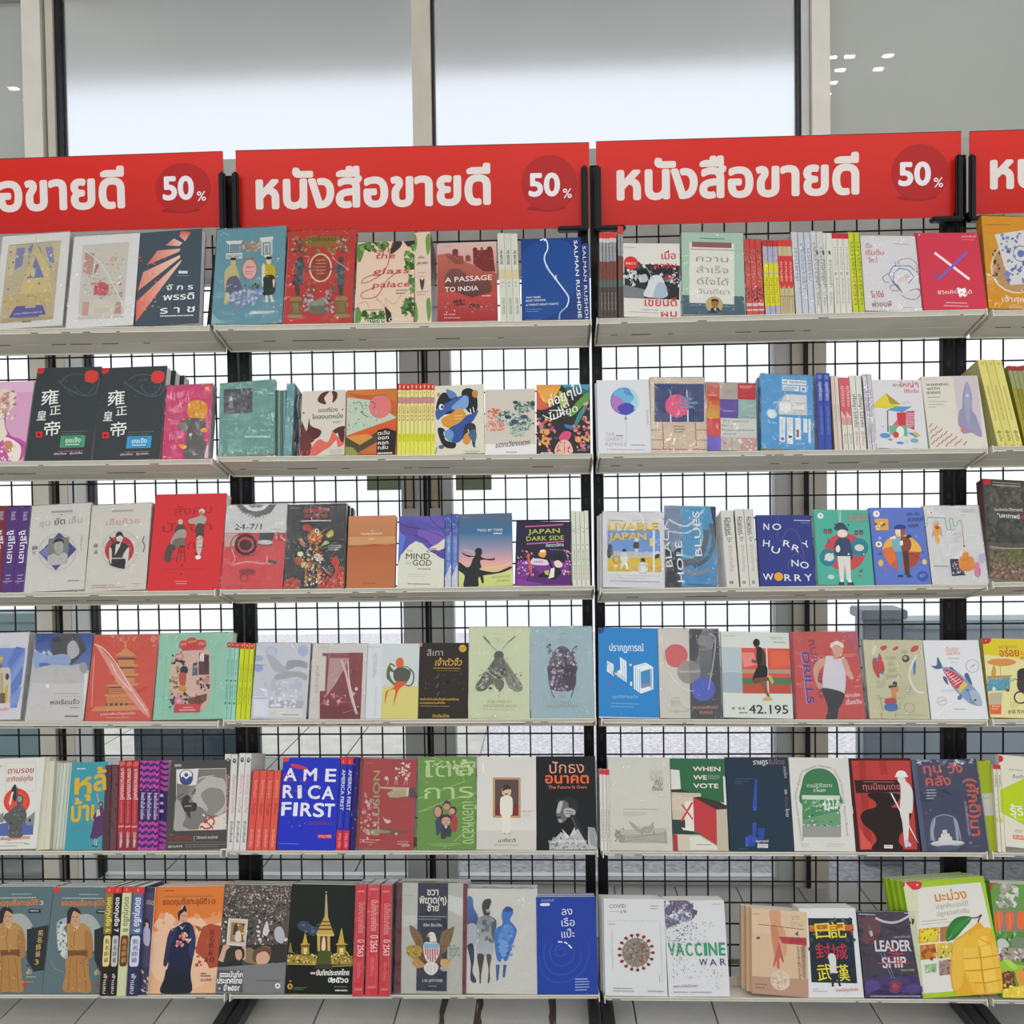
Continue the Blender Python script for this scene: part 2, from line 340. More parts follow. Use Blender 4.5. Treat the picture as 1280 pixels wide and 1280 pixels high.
for row in range(6):
    for bay in range(4):
        (ax, ay), (bx, by) = FE[row][bay]
        A = at(ax, ay, SHY); Bq = at(bx, by, SHY); sl_ = (Bq.z-A.z)/(Bq.x-A.x)
        if bay in (0, 3):
            sl_ = (SHZ[row, 1][1]-SHZ[row, 1][0])/W if bay == 3 and False else sl_
        if bay == 3: sl_ = max(-.01, min(.01, sl_))
        X0 = (bay-2)*W; z0 = A.z+sl_*(X0-A.x); z1 = z0+sl_*W
        SHZ[row, bay] = (z0, z1)
        xa, xb = X0+.007, X0+W-.007
        if bay == 0: xa = xb-.62
        if bay == 3: xb = xa+.42
        za = z0+sl_*(xa-X0)
        e = empty('display_shelf', (xa, SHY, za)); D = .108; Lx = (xb-xa)
        e.rotation_euler = (-TH, -math.atan(sl_), 0)
        e.rotation_mode = 'XYZ'
        tag(e, 'pale grey metal shelf, %s level in the %s bay of the rack' % (ROWN[row], bays[bay][3]), 'shelf', 'sloping shelves of the rack')
        boxes('tray', [(0, Lx, 0, D, -.0015, 0)], M_SHELF, e)
        mesh('front_lip', [(0,0,.0004),(Lx,0,.0004),(Lx,.0075,-.0068),(0,.0075,-.0068),(0,.002,.0004),(Lx,.002,.0004),(Lx,.009,-.0068),(0,.009,-.0068)], [(0,3,2,1),(4,5,6,7),(0,1,5,4),(3,7,6,2),(0,4,7,3),(1,2,6,5)], M_LIP, e)
        boxes('underside_panel', [(.004, Lx-.004, .0078, D*.56, -.0084, -.0068)], M_SHELF, e)
        boxes('return_flange', [(.004, Lx-.004, D*.575, D, -.0092, -.0076)], M_SHELF, e)
        boxes('end_flange', [(-.0018, 0, 0, D, -.013, .003)], M_SHELF, e); boxes('end_flange', [(Lx, Lx+.0018, 0, D, -.013, .003)], M_SHELF, e)
        boxes('back_stop', [(0, Lx, D, D+.0015, -.012, .018)], M_SHELF, e)
        for sx in (.012, Lx-.03):
            boxes('bracket', [(sx, sx+.004, .109, .135, .0, .014)], M_BLACK, e)
        if (row, bay) == (0, 0): boxes('end_plate', [(Lx-.016, Lx-.002, .03, .1, .001, .19)], M_BLACK, e)
        L = []
        for q in range(7):
            x = scuffr.uniform(.02, Lx-.12); L.append((x, x+scuffr.uniform(.01, .07), D*.56, D*.576, -.0098, -.0083))
        for q in range(5):
            x = scuffr.uniform(.01, Lx-.05); L.append((x, x+scuffr.uniform(.004, .02), .0062, .0078, -.0078, -.0064))
        boxes('scuff_mark', L, M_SCUFF, e)['kind'] = 'stuff'
# ================================================================= PRINT ENGINE
TEXTS = []       # (curve object, callback)
def cr(P, closed, n=5):
    if len(P) < 3: return P
    out = []; m = len(P)
    for i in range(m if closed else m-1):
        p0, p1, p2, p3 = (P[(i-1) % m], P[i], P[(i+1) % m], P[(i+2) % m]) if closed else (P[max(0, i-1)], P[i], P[i+1], P[min(m-1, i+2)])
        for k in range(n):
            t = k/n; t2 = t*t; t3 = t2*t
            out.append(tuple(.5*(2*p1[a]+(p2[a]-p0[a])*t+(2*p0[a]-5*p1[a]+4*p2[a]-p3[a])*t2+(3*p1[a]-p0[a]-3*p2[a]+p3[a])*t3) for a in (0, 1)))
    if not closed: out.append(P[-1])
    return out
class Print:
    """flat print on one face: art coordinates -> (u right, v up) in metres on that face"""
    def __init__(s, mp, sc, seed=1):
        s.mp, s.sc = mp, sc; s.sv = sc; s.ay = 1; s.V, s.F, s.K, s.k = [], [], [], 0; s.txt = []; s.rnd = random.Random(seed)
    def poly(s, P, col):
        h = .00012+s.k*.000022
        c = col.split('>'); g = col.split('|')
        n = len(s.V)
        if len(c) == 2: a, b, ax = hexc(c[0]), hexc(c[1]), 1
        elif len(g) == 2: a, b, ax = hexc(g[0]), hexc(g[1]), 0
        else: a = b = hexc(col); ax = 1
        lo = min(p[ax] for p in P); hi = max(p[ax] for p in P)+1e-9
        for p in P:
            u, v = s.mp(p[0], p[1]); s.V.append((u, v, h)); t = (p[ax]-lo)/(hi-lo)
            s.K.append(tuple(a[i]*(1-t)+b[i]*t for i in range(4)))
        if len(P) <= 4: s.F.append(tuple(range(n, n+len(P))))
        else:
            for t in mg.tessellate_polygon([[Vector((p[0], p[1], 0)) for p in P]]): s.F.append(tuple(n+i for i in t))
    def ell(s, cx, cy, rx, ry, rot=0, n=22):
        c, d = math.cos(math.radians(rot)), math.sin(math.radians(rot)); n = 22 if rx+ry > 14 else 8
        return [(cx+rx*math.cos(t)*c-ry*math.sin(t)*d, cy+rx*math.cos(t)*d+ry*math.sin(t)*c) for t in [2*math.pi*i/n for i in range(n)]]
    def line(s, P, wd, col, closed=False):
        h = .00012+s.k*.000022; m = len(P); L, R = [], []
        for i in range(m):
            a = P[(i-1) % m] if (i or closed) else P[i]; b = P[(i+1) % m] if (i < m-1 or closed) else P[i]
            dx, dy = b[0]-a[0], b[1]-a[1]; q = math.hypot(dx, dy) or 1
            L.append((P[i][0]-dy/q*wd/2, P[i][1]+dx/q*wd/2)); R.append((P[i][0]+dy/q*wd/2, P[i][1]-dx/q*wd/2))
        n = len(s.V); c = hexc(col)
        for p in L+R: u, v = s.mp(*p); s.V.append((u, v, h)); s.K.append(c)
        for i in range(m if closed else m-1): s.F.append((n+i, n+(i+1) % m, n+m+(i+1) % m, n+m+i))
    def run(s, art):
        for cmd in art.split(';'):
            cmd = cmd.strip()
            if not cmd: continue
            s.k += 1
            body, _, text = cmd.partition(' |') if ' |' in cmd else (cmd, '', '')
            T = body.split(); op = T[0]; A = T[1:]
            if op in 'tTiIXB':
                x0, y0, x1, y1, h = map(float, A[:5]); s.txt.append((x0, y0, x1, y1, h, A[5], text, op, s.k)); continue
            N = []; col = None
            for a in A:
                try:
                    if col is None and (len(N) < 4 or op in 'pblsdz' or op in ('n', 'm', 'o', 'e', 'u')): N.append(float(a)) if not a.startswith('#') else (_ for _ in ()).throw(ValueError)
                    else: raise ValueError
                except ValueError:
                    col = a if col is None else col+' '+a
            cols = (col or '#888').replace('#', '').split(' '); c0 = cols[0]
            if op == 'r': x0, y0, x1, y1 = N[:4]; s.poly([(x0, y0), (x1, y0), (x1, y1), (x0, y1)], c0)
            elif op == 'e': s.poly(s.ell(*N[:5]), c0)
            elif op == 'o': s.line(s.ell(*N[:4]), N[4], c0, True)
            elif op == 'p': s.poly(list(zip(N[::2], N[1::2])), c0)
            elif op == 'b': s.poly(cr(list(zip(N[::2], N[1::2])), True), c0)
            elif op == 'l': s.line(list(zip(N[1::2], N[2::2])), N[0], c0)
            elif op == 's': s.line(cr(list(zip(N[1::2], N[2::2])), False), N[0], c0)
            elif op == 'u':  # outline rectangle
                x0, y0, x1, y1, wd = N[:5]; s.line([(x0, y0), (x1, y0)], wd, c0); s.line([(x0, y1), (x1, y1)], wd, c0); s.line([(x0, y0), (x0, y1)], wd, c0); s.line([(x1, y0), (x1, y1)], wd, c0)
            elif op == 'n':  # scatter of n blobs of size z in a box
                x0, y0, x1, y1, cnt, z = N[:6]
                for _ in range(int(cnt)):
                    cx, cy = s.rnd.uniform(x0, x1), s.rnd.uniform(y0, y1); r = z*s.rnd.uniform(.45, 1.1); a0 = s.rnd.uniform(0, 6.3); k = s.rnd.choice((4, 5, 6))
                    s.poly([(cx+r*s.rnd.uniform(.6, 1.1)*math.cos(a0+j*6.283/k), cy+s.ay*r*s.rnd.uniform(.6, 1.1)*math.sin(a0+j*6.283/k)) for j in range(k)][:4], s.rnd.choice(cols)); s.k += .05
            elif op == 'd':  # scatter inside an ellipse
                x0, y0, rx, ry, cnt, z = N[:6]
                for _ in range(int(cnt)):
                    t = s.rnd.uniform(0, 6.283); q = math.sqrt(s.rnd.random()); cx, cy = x0+rx*q*math.cos(t), y0+ry*q*math.sin(t); r = z*s.rnd.uniform(.45, 1.1); a0 = s.rnd.uniform(0, 6.3)
                    s.poly([(cx+r*s.rnd.uniform(.6, 1.1)*math.cos(a0+j*1.571), cy+s.ay*r*s.rnd.uniform(.6, 1.1)*math.sin(a0+j*1.571)) for j in range(4)], s.rnd.choice(cols)); s.k += .05
            elif op == 'm':  # rows of print too small to read
                x0, y0, x1, y1, n, h = N[:6]; n = int(n)
                for q in range(n):
                    y = y0+(y1-y0)*q/max(1, n-1); x = x0; end = x1 if q < n-1 or n == 1 else x0+(x1-x0)*.8
                    while x < end-2:
                        wl = s.rnd.uniform(3, 14); xe = min(end, x+wl); s.poly([(x, y), (xe, y), (xe, y+h), (x, y+h)], c0); x = xe+s.rnd.uniform(1.2, 2.2)
    def finish(s, name, parent, loc_mat=None):
        for x0, y0, x1, y1, h, col, text, op, k in s.txt:
            TEXTS.append((s, x0, y0, x1, y1, h, col, text, op, k, parent, loc_mat))
        if not s.F: return None
        o = mesh(name, s.V, s.F, M_PRINT, parent, s.K)
        if loc_mat is not None: o.matrix_local = loc_mat
        return o
def script_of(t):
    for ch in t:
        if '\u0e00' <= ch <= '\u0e7f': return 'th'
        if ord(ch) > 0x2e00: return 'cj'
    return 'la'
TC = {}
def fill_contours(V, E):
    # closed outlines -> triangles; every outer outline is filled with its own holes, so overlapping strokes stay solid
    nb = {}
    for a, b in E: nb.setdefault(a, []).append(b); nb.setdefault(b, []).append(a)
    seen, loops = set(), []
    for st_ in nb:
        if st_ in seen: continue
        L, cur, prev = [], st_, None
        while cur not in seen:
            seen.add(cur); L.append(cur)
            nx = [q for q in nb[cur] if q != prev and q not in seen]
            prev = cur
            if not nx: break
            cur = nx[0]
        if len(L) > 2:
            ar = sum(V[L[k-1]][0]*V[L[k]][1]-V[L[k]][0]*V[L[k-1]][1] for k in range(len(L)))/2
            if abs(ar) > 1e-7: loops.append((ar, L))
    if not loops: return []
    # walk direction may be flipped: edges of one loop run in index order
    def inside(p, L):
        r = False
        for k in range(len(L)):
            (x1, y1), (x2, y2) = V[L[k-1]], V[L[k]]
            if (y1 > p[1]) != (y2 > p[1]) and p[0] < (x2-x1)*(p[1]-y1)/(y2-y1)+x1: r = not r
        return r
    fixed = []
    for ar, L in loops:
        k = L.index(min(L)); L = L[k:]+L[:k]
        if L[1] > L[-1]: L = [L[0]]+L[1:][::-1]
        ar = sum(V[L[k-1]][0]*V[L[k]][1]-V[L[k]][0]*V[L[k-1]][1] for k in range(len(L)))/2; fixed.append((ar, L))
    box = {id(t[1]): (min(V[q][0] for q in t[1]), max(V[q][0] for q in t[1]), min(V[q][1] for q in t[1]), max(V[q][1] for q in t[1])) for t in fixed}
    outer, holes = [], []
    for t in fixed:
        b = box[id(t[1])]; c = []
        for u in fixed:
            e = box[id(u[1])]
            if u is not t and abs(u[0]) > abs(t[0]) and e[0] <= b[0] and e[1] >= b[1] and e[2] <= b[2] and e[3] >= b[3] and all(inside(V[q], u[1]) for q in t[1][::3]): c.append(u)
        m = min(c, key=lambda u: abs(u[0])) if c else None
        if m is not None and m[0]*t[0] < 0: holes.append((t, m))
        else: outer.append(t)
    own = {id(t[1]): [] for t in outer}
    for t, m in holes:
        if id(m[1]) in own: own[id(m[1])].append(t[1])
    F = []
    for gi, t in enumerate(outer):
        P = [t[1]]+own[id(t[1])]; flat = [q for L in P for q in L]
        for q in flat: V[q] = (V[q][0], V[q][1], (gi % 4)*1.5e-6)
        for tr in mg.tessellate_polygon([[Vector((V[q][0], V[q][1], 0)) for q in L] for L in P]): F.append(tuple(flat[i] for i in tr))
    return F
def all_text():
    for T in TEXTS:
        key = (T[7], T[8])
        if key in TC: continue
        c = bpy.data.curves.new('lettering', 'FONT'); c.body = T[7]; c.resolution_u = 4 if key[1] in 'XB' else 2; c.fill_mode = 'NONE'
        o = bpy.data.objects.new('lettering', c); C.objects.link(o); TC[key] = o
    bpy.context.view_layer.update(); dg = bpy.context.evaluated_depsgraph_get()
    data = {}
    for key, o in TC.items():
        ev = o.evaluated_get(dg); m = ev.to_mesh()
        V = [tuple(v.co[:2]) for v in m.vertices]; F = fill_contours(V, [tuple(e.vertices) for e in m.edges])
        data[key] = (V, F, min([v[0] for v in V] or [0]), max([v[0] for v in V] or [1])); ev.to_mesh_clear()
    for o in TC.values():
        c = o.data; bpy.data.objects.remove(o); bpy.data.curves.remove(c)
    by = {}
    for (s, x0, y0, x1, y1, h, col, text, op, k, parent, lm) in TEXTS:
        V, F, a, b = data[(text, op)]
        if not V or b-a < 1e-6: continue
        p0 = Vector(s.mp(x0, y0)); p1 = Vector(s.mp(x1, y1)); d = p1-p0; L = d.length; d.normalize(); up = Vector((-d.y, d.x))
        hh = h*(s.sv if abs(x1-x0) < abs(y1-y0) else s.sc)/{'th': .58, 'cj': .86, 'la': .727}[script_of(text)]
        sx = L/(b-a); sh = .22 if op in 'iI' else 0
        acc = by.setdefault(len(by), [[], [], [], parent, lm]); n = len(acc[0]); z = .00012+k*.000022; c = hexc(col)
        rb = {'T': .011, 'I': .009, 'X': .026, 'B': .036}.get(op, 0)*hh*(.5 if script_of(text) == 'cj' else 1); nn = {'T': 4, 'I': 4, 'X': 6, 'B': 12}.get(op, 0)
        for dx_, dy_ in [(0, 0)]+[(rb*math.cos(6.2832*i/nn), rb*math.sin(6.2832*i/nn)) for i in range(nn)]:
            n = len(acc[0])
            for v in V:
                q = p0+d*((v[0]-a)*sx+v[1]*hh*sh+dx_)+up*(v[1]*hh+dy_); acc[0].append((q.x, q.y, z+(v[2] if len(v) > 2 else 0))); acc[2].append(c)
            acc[1] += [tuple(n+i for i in f) for f in F]; z += .0000062 if nn < 9 else .000007
    for V, F, K, parent, lm in by.values():
        # faces toward +z of the print plane
        o = mesh('title_lettering', V, F, M_PRINT, parent, K)
        if lm is not None: o.matrix_local = lm
# ================================================================= BOOKS
CROP = dict(a=(0,270), b=(260,270), c=(520,270), d=(760,260), e=(1010,250), f=(0,440), g=(260,440), h=(520,440), i=(740,440), j=(1010,430),
  k=(0,600), l=(260,600), m=(520,600), n=(740,610), o=(1010,590), p=(0,770), q=(260,770), r=(520,770), s=(740,770), t=(1010,770),
  u=(0,930), v=(260,930), w=(520,930), x=(740,930), y=(1010,930), A=(0,1090), B=(260,1090), C=(490,1090), D=(740,1090), E=(1010,1090))
ZS = 1280/270
CVM = Matrix((Vector((1, 0, 0)), U_COV, N_COV)).transposed()      # columns: u, v, normal
LABS = []
def solve_rect(crop, row, q, inset):
    ox, oy = CROP[crop]; P = [(ox+q[i]/ZS, oy+q[i+1]/ZS) for i in range(0, 8, 2)]   # tl tr br bl
    xm = at((P[2][0]+P[3][0])/2, P[2][1], SHY).x; zb = shelf_z(row, xm)
    p0 = Vector((0, SHY, zb)) + B_COV*inset
    G = [onplane(x, y, p0, N_COV)-p0 for x, y in P]
    U = [(g.x, g.dot(U_COV)) for g in G]
    wv = (math.hypot(U[2][0]-U[3][0], U[2][1]-U[3][1]) + math.hypot(U[1][0]-U[0][0], U[1][1]-U[0][1]))/2
    hv = (math.hypot(U[0][0]-U[3][0], U[0][1]-U[3][1]) + math.hypot(U[1][0]-U[2][0], U[1][1]-U[2][1]))/2
    cxm = (U[0][0]+U[1][0]-U[2][0]-U[3][0])/2; cym = (U[0][1]+U[1][1]-U[2][1]-U[3][1])/2
    rot = math.atan2(-cxm, cym)       # lean of the sides
    return p0, U, wv, hv, rot
def book(crop, row, q, col, label, art='', t=14, n=0, dx=0, wrap=0, spine=None, inset=.004, hard=0, name='book', pages='d9d4c4', group=None, maxrot=.10, blab=None):
    q = [float(v) for v in q.split()]
    p0, U, wv, hv, rot = solve_rect(crop, row, q, inset)
    rot = max(-maxrot, min(maxrot, rot))
    bx = (U[2][0]+U[3][0])/2
    slope = 0
    base_u = bx-wv/2*math.cos(rot)
    # rest the lower corner on the tray
    lift = max(0, -math.sin(rot)*wv) if rot < 0 else 0
    zl = shelf_z(row, base_u); zr = shelf_z(row, base_u+wv)
    e0 = p0.copy(); e0.x = base_u; e0.z += (max(zl, zr)-shelf_z(row, bx)) + .0006
    e0 = e0+U_COV*lift
    T = t/1000
    def one(off, lab, pr, sx=0, g=None):
        e = empty(name, e0+B_COV*off+Vector((sx, 0, 0))); e.matrix_world = Matrix.Translation(e0+B_COV*off+Vector((sx, 0, 0))) @ CVM.to_4x4() @ Matrix.Rotation(rot, 4, 'Z')
        tag(e, lab, 'book', g or group); LABS.append(lab)
        c = .0006 if not hard else .0022; gp = .0 if not hard else .003; sp = spine or col
        cc = hexc(col.split('>')[0].split('|')[0]); cs = hexc(sp)
        boxes('cover', [(0, wv, 0, hv, -c, 0), (0, wv, 0, hv, -T, -T+c), (0, c, 0, hv, -T+c, -c)], M_PRINT, e, [cc, cs, cs])
        boxes('page_block', [(c, wv-.0012-gp, .0008+gp, hv-.0008-gp, -T+c, -c)], M_PAGE, e)
        if pr:
            mats = quad_map(q, wv, hv); P = Print(mats, wv/((q[2]-q[0]+q[4]-q[6])/2), seed=int(q[0]+q[1]))
            if '>' in col or '|' in col: P.run('p %g %g %g %g %g %g %g %g %s' % (*q, '#'+col))
            P.run(art); P.finish('cover_print', e)
        if wrap and pr:
            g2 = .0016+P.k*.000022
            V = [(-.001, -.001, g2), (wv+.001, -.001, g2), (wv+.001, hv+.001, g2), (-.001, hv+.001, g2), (-.001, -.001, -T-.001), (wv+.001, -.001, -T-.001), (wv+.001, hv+.001, -T-.001), (-.001, hv+.001, -T-.001)]
            mesh('plastic_wrap', V, [(0, 1, 2, 3), (1, 5, 6, 2), (3, 2, 6, 7), (0, 3, 7, 4)], M_WRAP, e)
        return e
    one(0, label, True)
    for i in range(n):
        one((i+1)*(T+.0012), (blab or ORD[i]+' copy behind the '+short(label)), False, dx/1000*(i+1), 'copies behind: '+short(label))
def short(l):
    w_ = l.replace(',', '').split()[:10]
    while w_[-1] in ('with', 'a', 'an', 'and', 'of', 'the', 'in', 'over', 'its', 'on', 'above', 'into', 'behind', 'right', 'big', 'round', 'dark'): w_.pop()
    return ' '.join(w_)
def quad_map(q, wv, hv):
    (x0, y0), (x1, y1), (x2, y2), (x3, y3) = (q[0], q[1]), (q[2], q[3]), (q[4], q[5]), (q[6], q[7])
    def mp(x, y):
        s_, t_ = .5, .5
        for _ in range(6):
            X = (1-t_)*((1-s_)*x0+s_*x1)+t_*((1-s_)*x3+s_*x2); Y = (1-t_)*((1-s_)*y0+s_*y1)+t_*((1-s_)*y3+s_*y2)
            a = (1-t_)*(x1-x0)+t_*(x2-x3); b = (1-s_)*(x3-x0)+s_*(x2-x1); c = (1-t_)*(y1-y0)+t_*(y2-y3); d = (1-s_)*(y3-y0)+s_*(y2-y1)
            D = a*d-b*c; s_ += ((x-X)*d-(y-Y)*b)/D; t_ += ((y-Y)*a-(x-X)*c)/D
        s_ = min(1.0, max(0.0, s_)); t_ = min(1.0, max(0.0, t_))
        return s_*wv, (1-t_)*hv
    return mp
def spines(crop, row, q, n, col, desc, art='', inset=.004, depth=.1, name='book', plural=None, cat='book', side=None, maxrot=.2, wrap=0, nth=None, front='', labs=None):
    """n books with their spines out, sharing the quad q; art is in 0..100 across and 0..100 down one spine"""
    q = [float(v) for v in q.split()]
    p0, U, wv, hv, rot = solve_rect(crop, row, q, inset); rot = max(-maxrot, min(maxrot, rot))
    bl = U[3][0]; w1 = wv/n; bx = (U[2][0]+U[3][0])/2
    cols = col.split()
    arts = art if isinstance(art, list) else [art]
    step = w1/math.cos(rot)
    for i in range(n):
        c_ = cols[i % len(cols)]; lift = max(0, -math.sin(rot)*w1) if rot < 0 else 0
        x = bl+i*step
        e0 = Vector((x, p0.y, p0.z+(max(shelf_z(row, x), shelf_z(row, x+w1))-shelf_z(row, bx))+.0006))+U_COV*lift
        e = empty(name, e0); e.matrix_world = Matrix.Translation(e0) @ CVM.to_4x4() @ Matrix.Rotation(rot, 4, 'Z')
        if labs: lab = labs[i]
        elif n == 1: lab = desc
        else: lab = '%s of the %s' % (ORD[i], desc)
        LABS.append(lab); tag(e, lab, cat, plural or ('spines: '+desc if n > 1 else None))
        ww = w1-.0005; cc = hexc(c_); cs = hexc(side) if side else cc
        hh = hv*(1-.004*((i*7) % 3))
        boxes('cover', [(0, ww, 0, hh, -.0007, 0), (0, .0006, 0, hh, -depth, -.0007), (ww-.0006, ww, 0, hh, -depth, -.0007)], M_PRINT, e, [cc, cs, cs])
        boxes('page_block', [(.0006, ww-.0006, .0008, hh-.0012, -depth+.002, -.0007)], M_PAGE, e)
        a = arts[i % len(arts)]
        if a:
            P = Print(lambda x, y, ww=ww, hh=hh: (max(0, min(1, x/100))*ww, (1-max(0, min(1, y/100)))*hh), ww/100, seed=i)
            P.sc = hh/100; P.ay = ww/hh; P.run(a); P.finish('spine_print', e)
        if side and i == n-1 and front:
            pass
        if wrap:
            boxes('plastic_wrap', [(-.0004, ww+.0004, -.0003, hh+.0006, -.06, .0012+.000022*20)], M_WRAP, e)
# ================================================================= BANNERS
YB = -.03
# banner art: x 0..1000 across, y 0..230 down
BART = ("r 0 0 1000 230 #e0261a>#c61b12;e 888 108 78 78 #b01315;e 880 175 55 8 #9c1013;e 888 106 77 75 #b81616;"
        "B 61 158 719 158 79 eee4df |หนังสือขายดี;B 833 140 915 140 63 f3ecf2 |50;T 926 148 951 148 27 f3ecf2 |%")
BN = [([(-160, 203.5), (281, 190.5), (281, 283.5), (-160, 297)], 'far left red sale banner with white letters, cut by the left edge'),
      ([(289, 189), (733, 178.5), (735, 284.5), (296, 293)], 'left centre red sale banner above the blue and red patterned books'),
      ([(744, 177.5), (1203, 164.5), (1199, 271), (746, 282)], 'right centre red sale banner above the photo cover and bookspines'),
      ([(1211, 164), (1660, 150), (1660, 254), (1213, 268)], 'far right red sale banner showing only its first letters')]
for k, (Q, lab) in enumerate(BN):
    P = [at(x, y, YB) for x, y in Q]
    e = empty('banner', P[3]); tag(e, lab, 'banner', 'red banners along the top of the rack')
    d = (P[2]-P[3]).normalized(); up = Vector((-d.z, 0, d.x)); wv = ((P[2]-P[3]).length+(P[1]-P[0]).length)/2; hv = ((P[0]-P[3]).length+(P[1]-P[2]).length)/2
    e.matrix_world = Matrix.Translation(P[3]) @ Matrix((d, up, Vector((0, -1, 0)))).transposed().to_4x4()
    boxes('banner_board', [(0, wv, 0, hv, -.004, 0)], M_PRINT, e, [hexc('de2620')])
    boxes('board_edge', [(0, wv, hv, hv+.0014, -.004, .0006)], M_PRINT, e, [hexc('6d3434')])
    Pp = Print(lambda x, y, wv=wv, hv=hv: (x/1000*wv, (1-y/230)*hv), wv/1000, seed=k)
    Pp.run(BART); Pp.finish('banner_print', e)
# black holders: an upright on each side of every gap, with a ledge foot carrying the board
for k, (cx, ya, yb) in enumerate([(285.5, 215, 290), (738.5, 207, 287), (1207, 193, 275)]):
    pos = ['left', 'centre', 'right'][k]
    for s in (-1, 1):
        a = at(cx+s*8.2, ya, -.045); b = at(cx+s*8.2, yb, -.045)
        e = empty('banner_holder', (a.x, -.045, b.z)); tag(e, 'black L-shaped banner holder, %s one at the %s gap between banners' % ('left' if s < 0 else 'right', pos), 'bracket', 'black banner holders')
        H = a.z-b.z
        boxes('upright', [(-.0075, .0075, -.006, .006, -.003, H)], M_BLACK, e, bev=.004)
        if not (k == 0):
            boxes('ledge', [(-.0075 if s > 0 else -.062, .062 if s > 0 else .0075, -.012, .012, -.004, .007)], M_BLACK, e, bev=.003)
        boxes('tab', [(-.0055, .0055, .006, .030, .002, .02)], M_BLACK, e)
# ----------------------------------------------------------------- top shelf
book('a', 0, '14 110 418 118 362 668 -36 668', 'e4e3e0', 'white wrapped book with a gold and violet temple pattern, leftmost on top shelf',
 'p 50 168 362 166 310 630 0 634 #c9bd9e;p 100 190 150 190 130 300 85 320 #8f8fbd;p 55 172 95 172 80 350 40 360 #d6c9a4;p 215 180 150 360 110 470 300 470 290 330 #d9c690;p 212 250 170 380 260 380 #7f86b4;p 270 200 310 200 320 300 290 290 #9293c0;p 220 180 250 240 240 200 #8a88b8;'
 'p 200 170 180 235 165 200 #8a88b8;p 310 170 362 170 345 300 330 300 #d2c6a0;e 195 345 14 30 #d9cf9a;n 40 200 340 460 60 12 #d8c48c #a6a3bd #c0b48c #8c8cb6 #e6dcb8;p 30 470 300 470 300 540 20 560 #cdb98a;n 30 470 300 550 30 12 #dccb96 #b9a878;'
 'p 95 540 150 540 150 555 210 555 212 540 250 545 270 600 55 605 #6c6aa6;p 95 600 230 600 230 616 95 616 #7674ae;T 85 590 245 588 9 e8e4e0 |ประวัติศาสตร์;p 20 608 310 612 310 628 10 632 #bfae84;m 132 630 188 630 1 8 #77736c;l 2 52 170 360 168;l 1.5 160 150 160 180 #b5aa8a;l 1.5 215 130 215 180 #b5aa8a', t=22, wrap=1)
book('a', 0, '440 126 830 114 788 655 388 676', 'e6e5e3', 'white wrapped book with a faded pink palace scene, second on the top shelf',
 'p 490 180 765 165 730 615 460 625 #d3d0c8;p 505 225 560 230 545 360 490 350 #c79f92;p 600 175 740 170 735 340 600 350 #d6cfc4;p 565 300 590 290 575 340 555 360 #b98a7c;n 480 380 730 500 60 14 #c9aaa0 #b9b6a6 #d9d2c6 #c98f8c #a8a894 #d6c9b6;e 600 445 45 40 #d06a72;n 560 410 640 480 14 10 #b94a58 #d88a88 #e0c0b8;'
 'p 545 520 575 505 640 510 680 530 665 600 515 602 #dcd6c6;p 490 520 530 520 520 600 485 600 #d5a8a0;p 690 520 715 525 715 590 675 590 #c99a94;n 500 230 740 370 40 12 #e0dcd4 #c8bfb4 #cfa99c;m 560 560 640 580 3 3 #bdb39e;s 4 500 210 600 300 700 480 760 630 #f2f2f0', t=20, wrap=1)
book('a', 0, '836 112 1192 66 1186 640 792 656', '45525e', 'dark slate book with red and pink rays fanning from the lower left corner',
 'p 1070 88 1128 92 1095 150 1062 120 #d0564c>#e9b0a4;p 1030 135 1080 160 1060 180 980 180 #c96a60|#efc9bd;p 935 212 1070 195 1060 215 870 300 #d0685a|#eab8a8;p 850 340 1065 235 1068 250 815 450 #dc8270|#efcbbb;p 805 510 1075 262 1070 280 800 625 #dd6a5a|#f0cab8;n 830 250 1000 560 30 9 #e8a898 #cf5f52;'
 'r 1058 330 1112 346 #d9dcdc;m 1050 358 1120 358 1 3 #8f9aa0;T 985 445 1145 440 28 f4f4f2 |จั ก ร;T 968 505 1152 498 34 f4f4f2 |พรรดิ;T 948 582 1158 574 36 f4f4f2 |ร า ช;m 948 592 1150 588 1 7 #d6dadc', t=24, maxrot=.12)
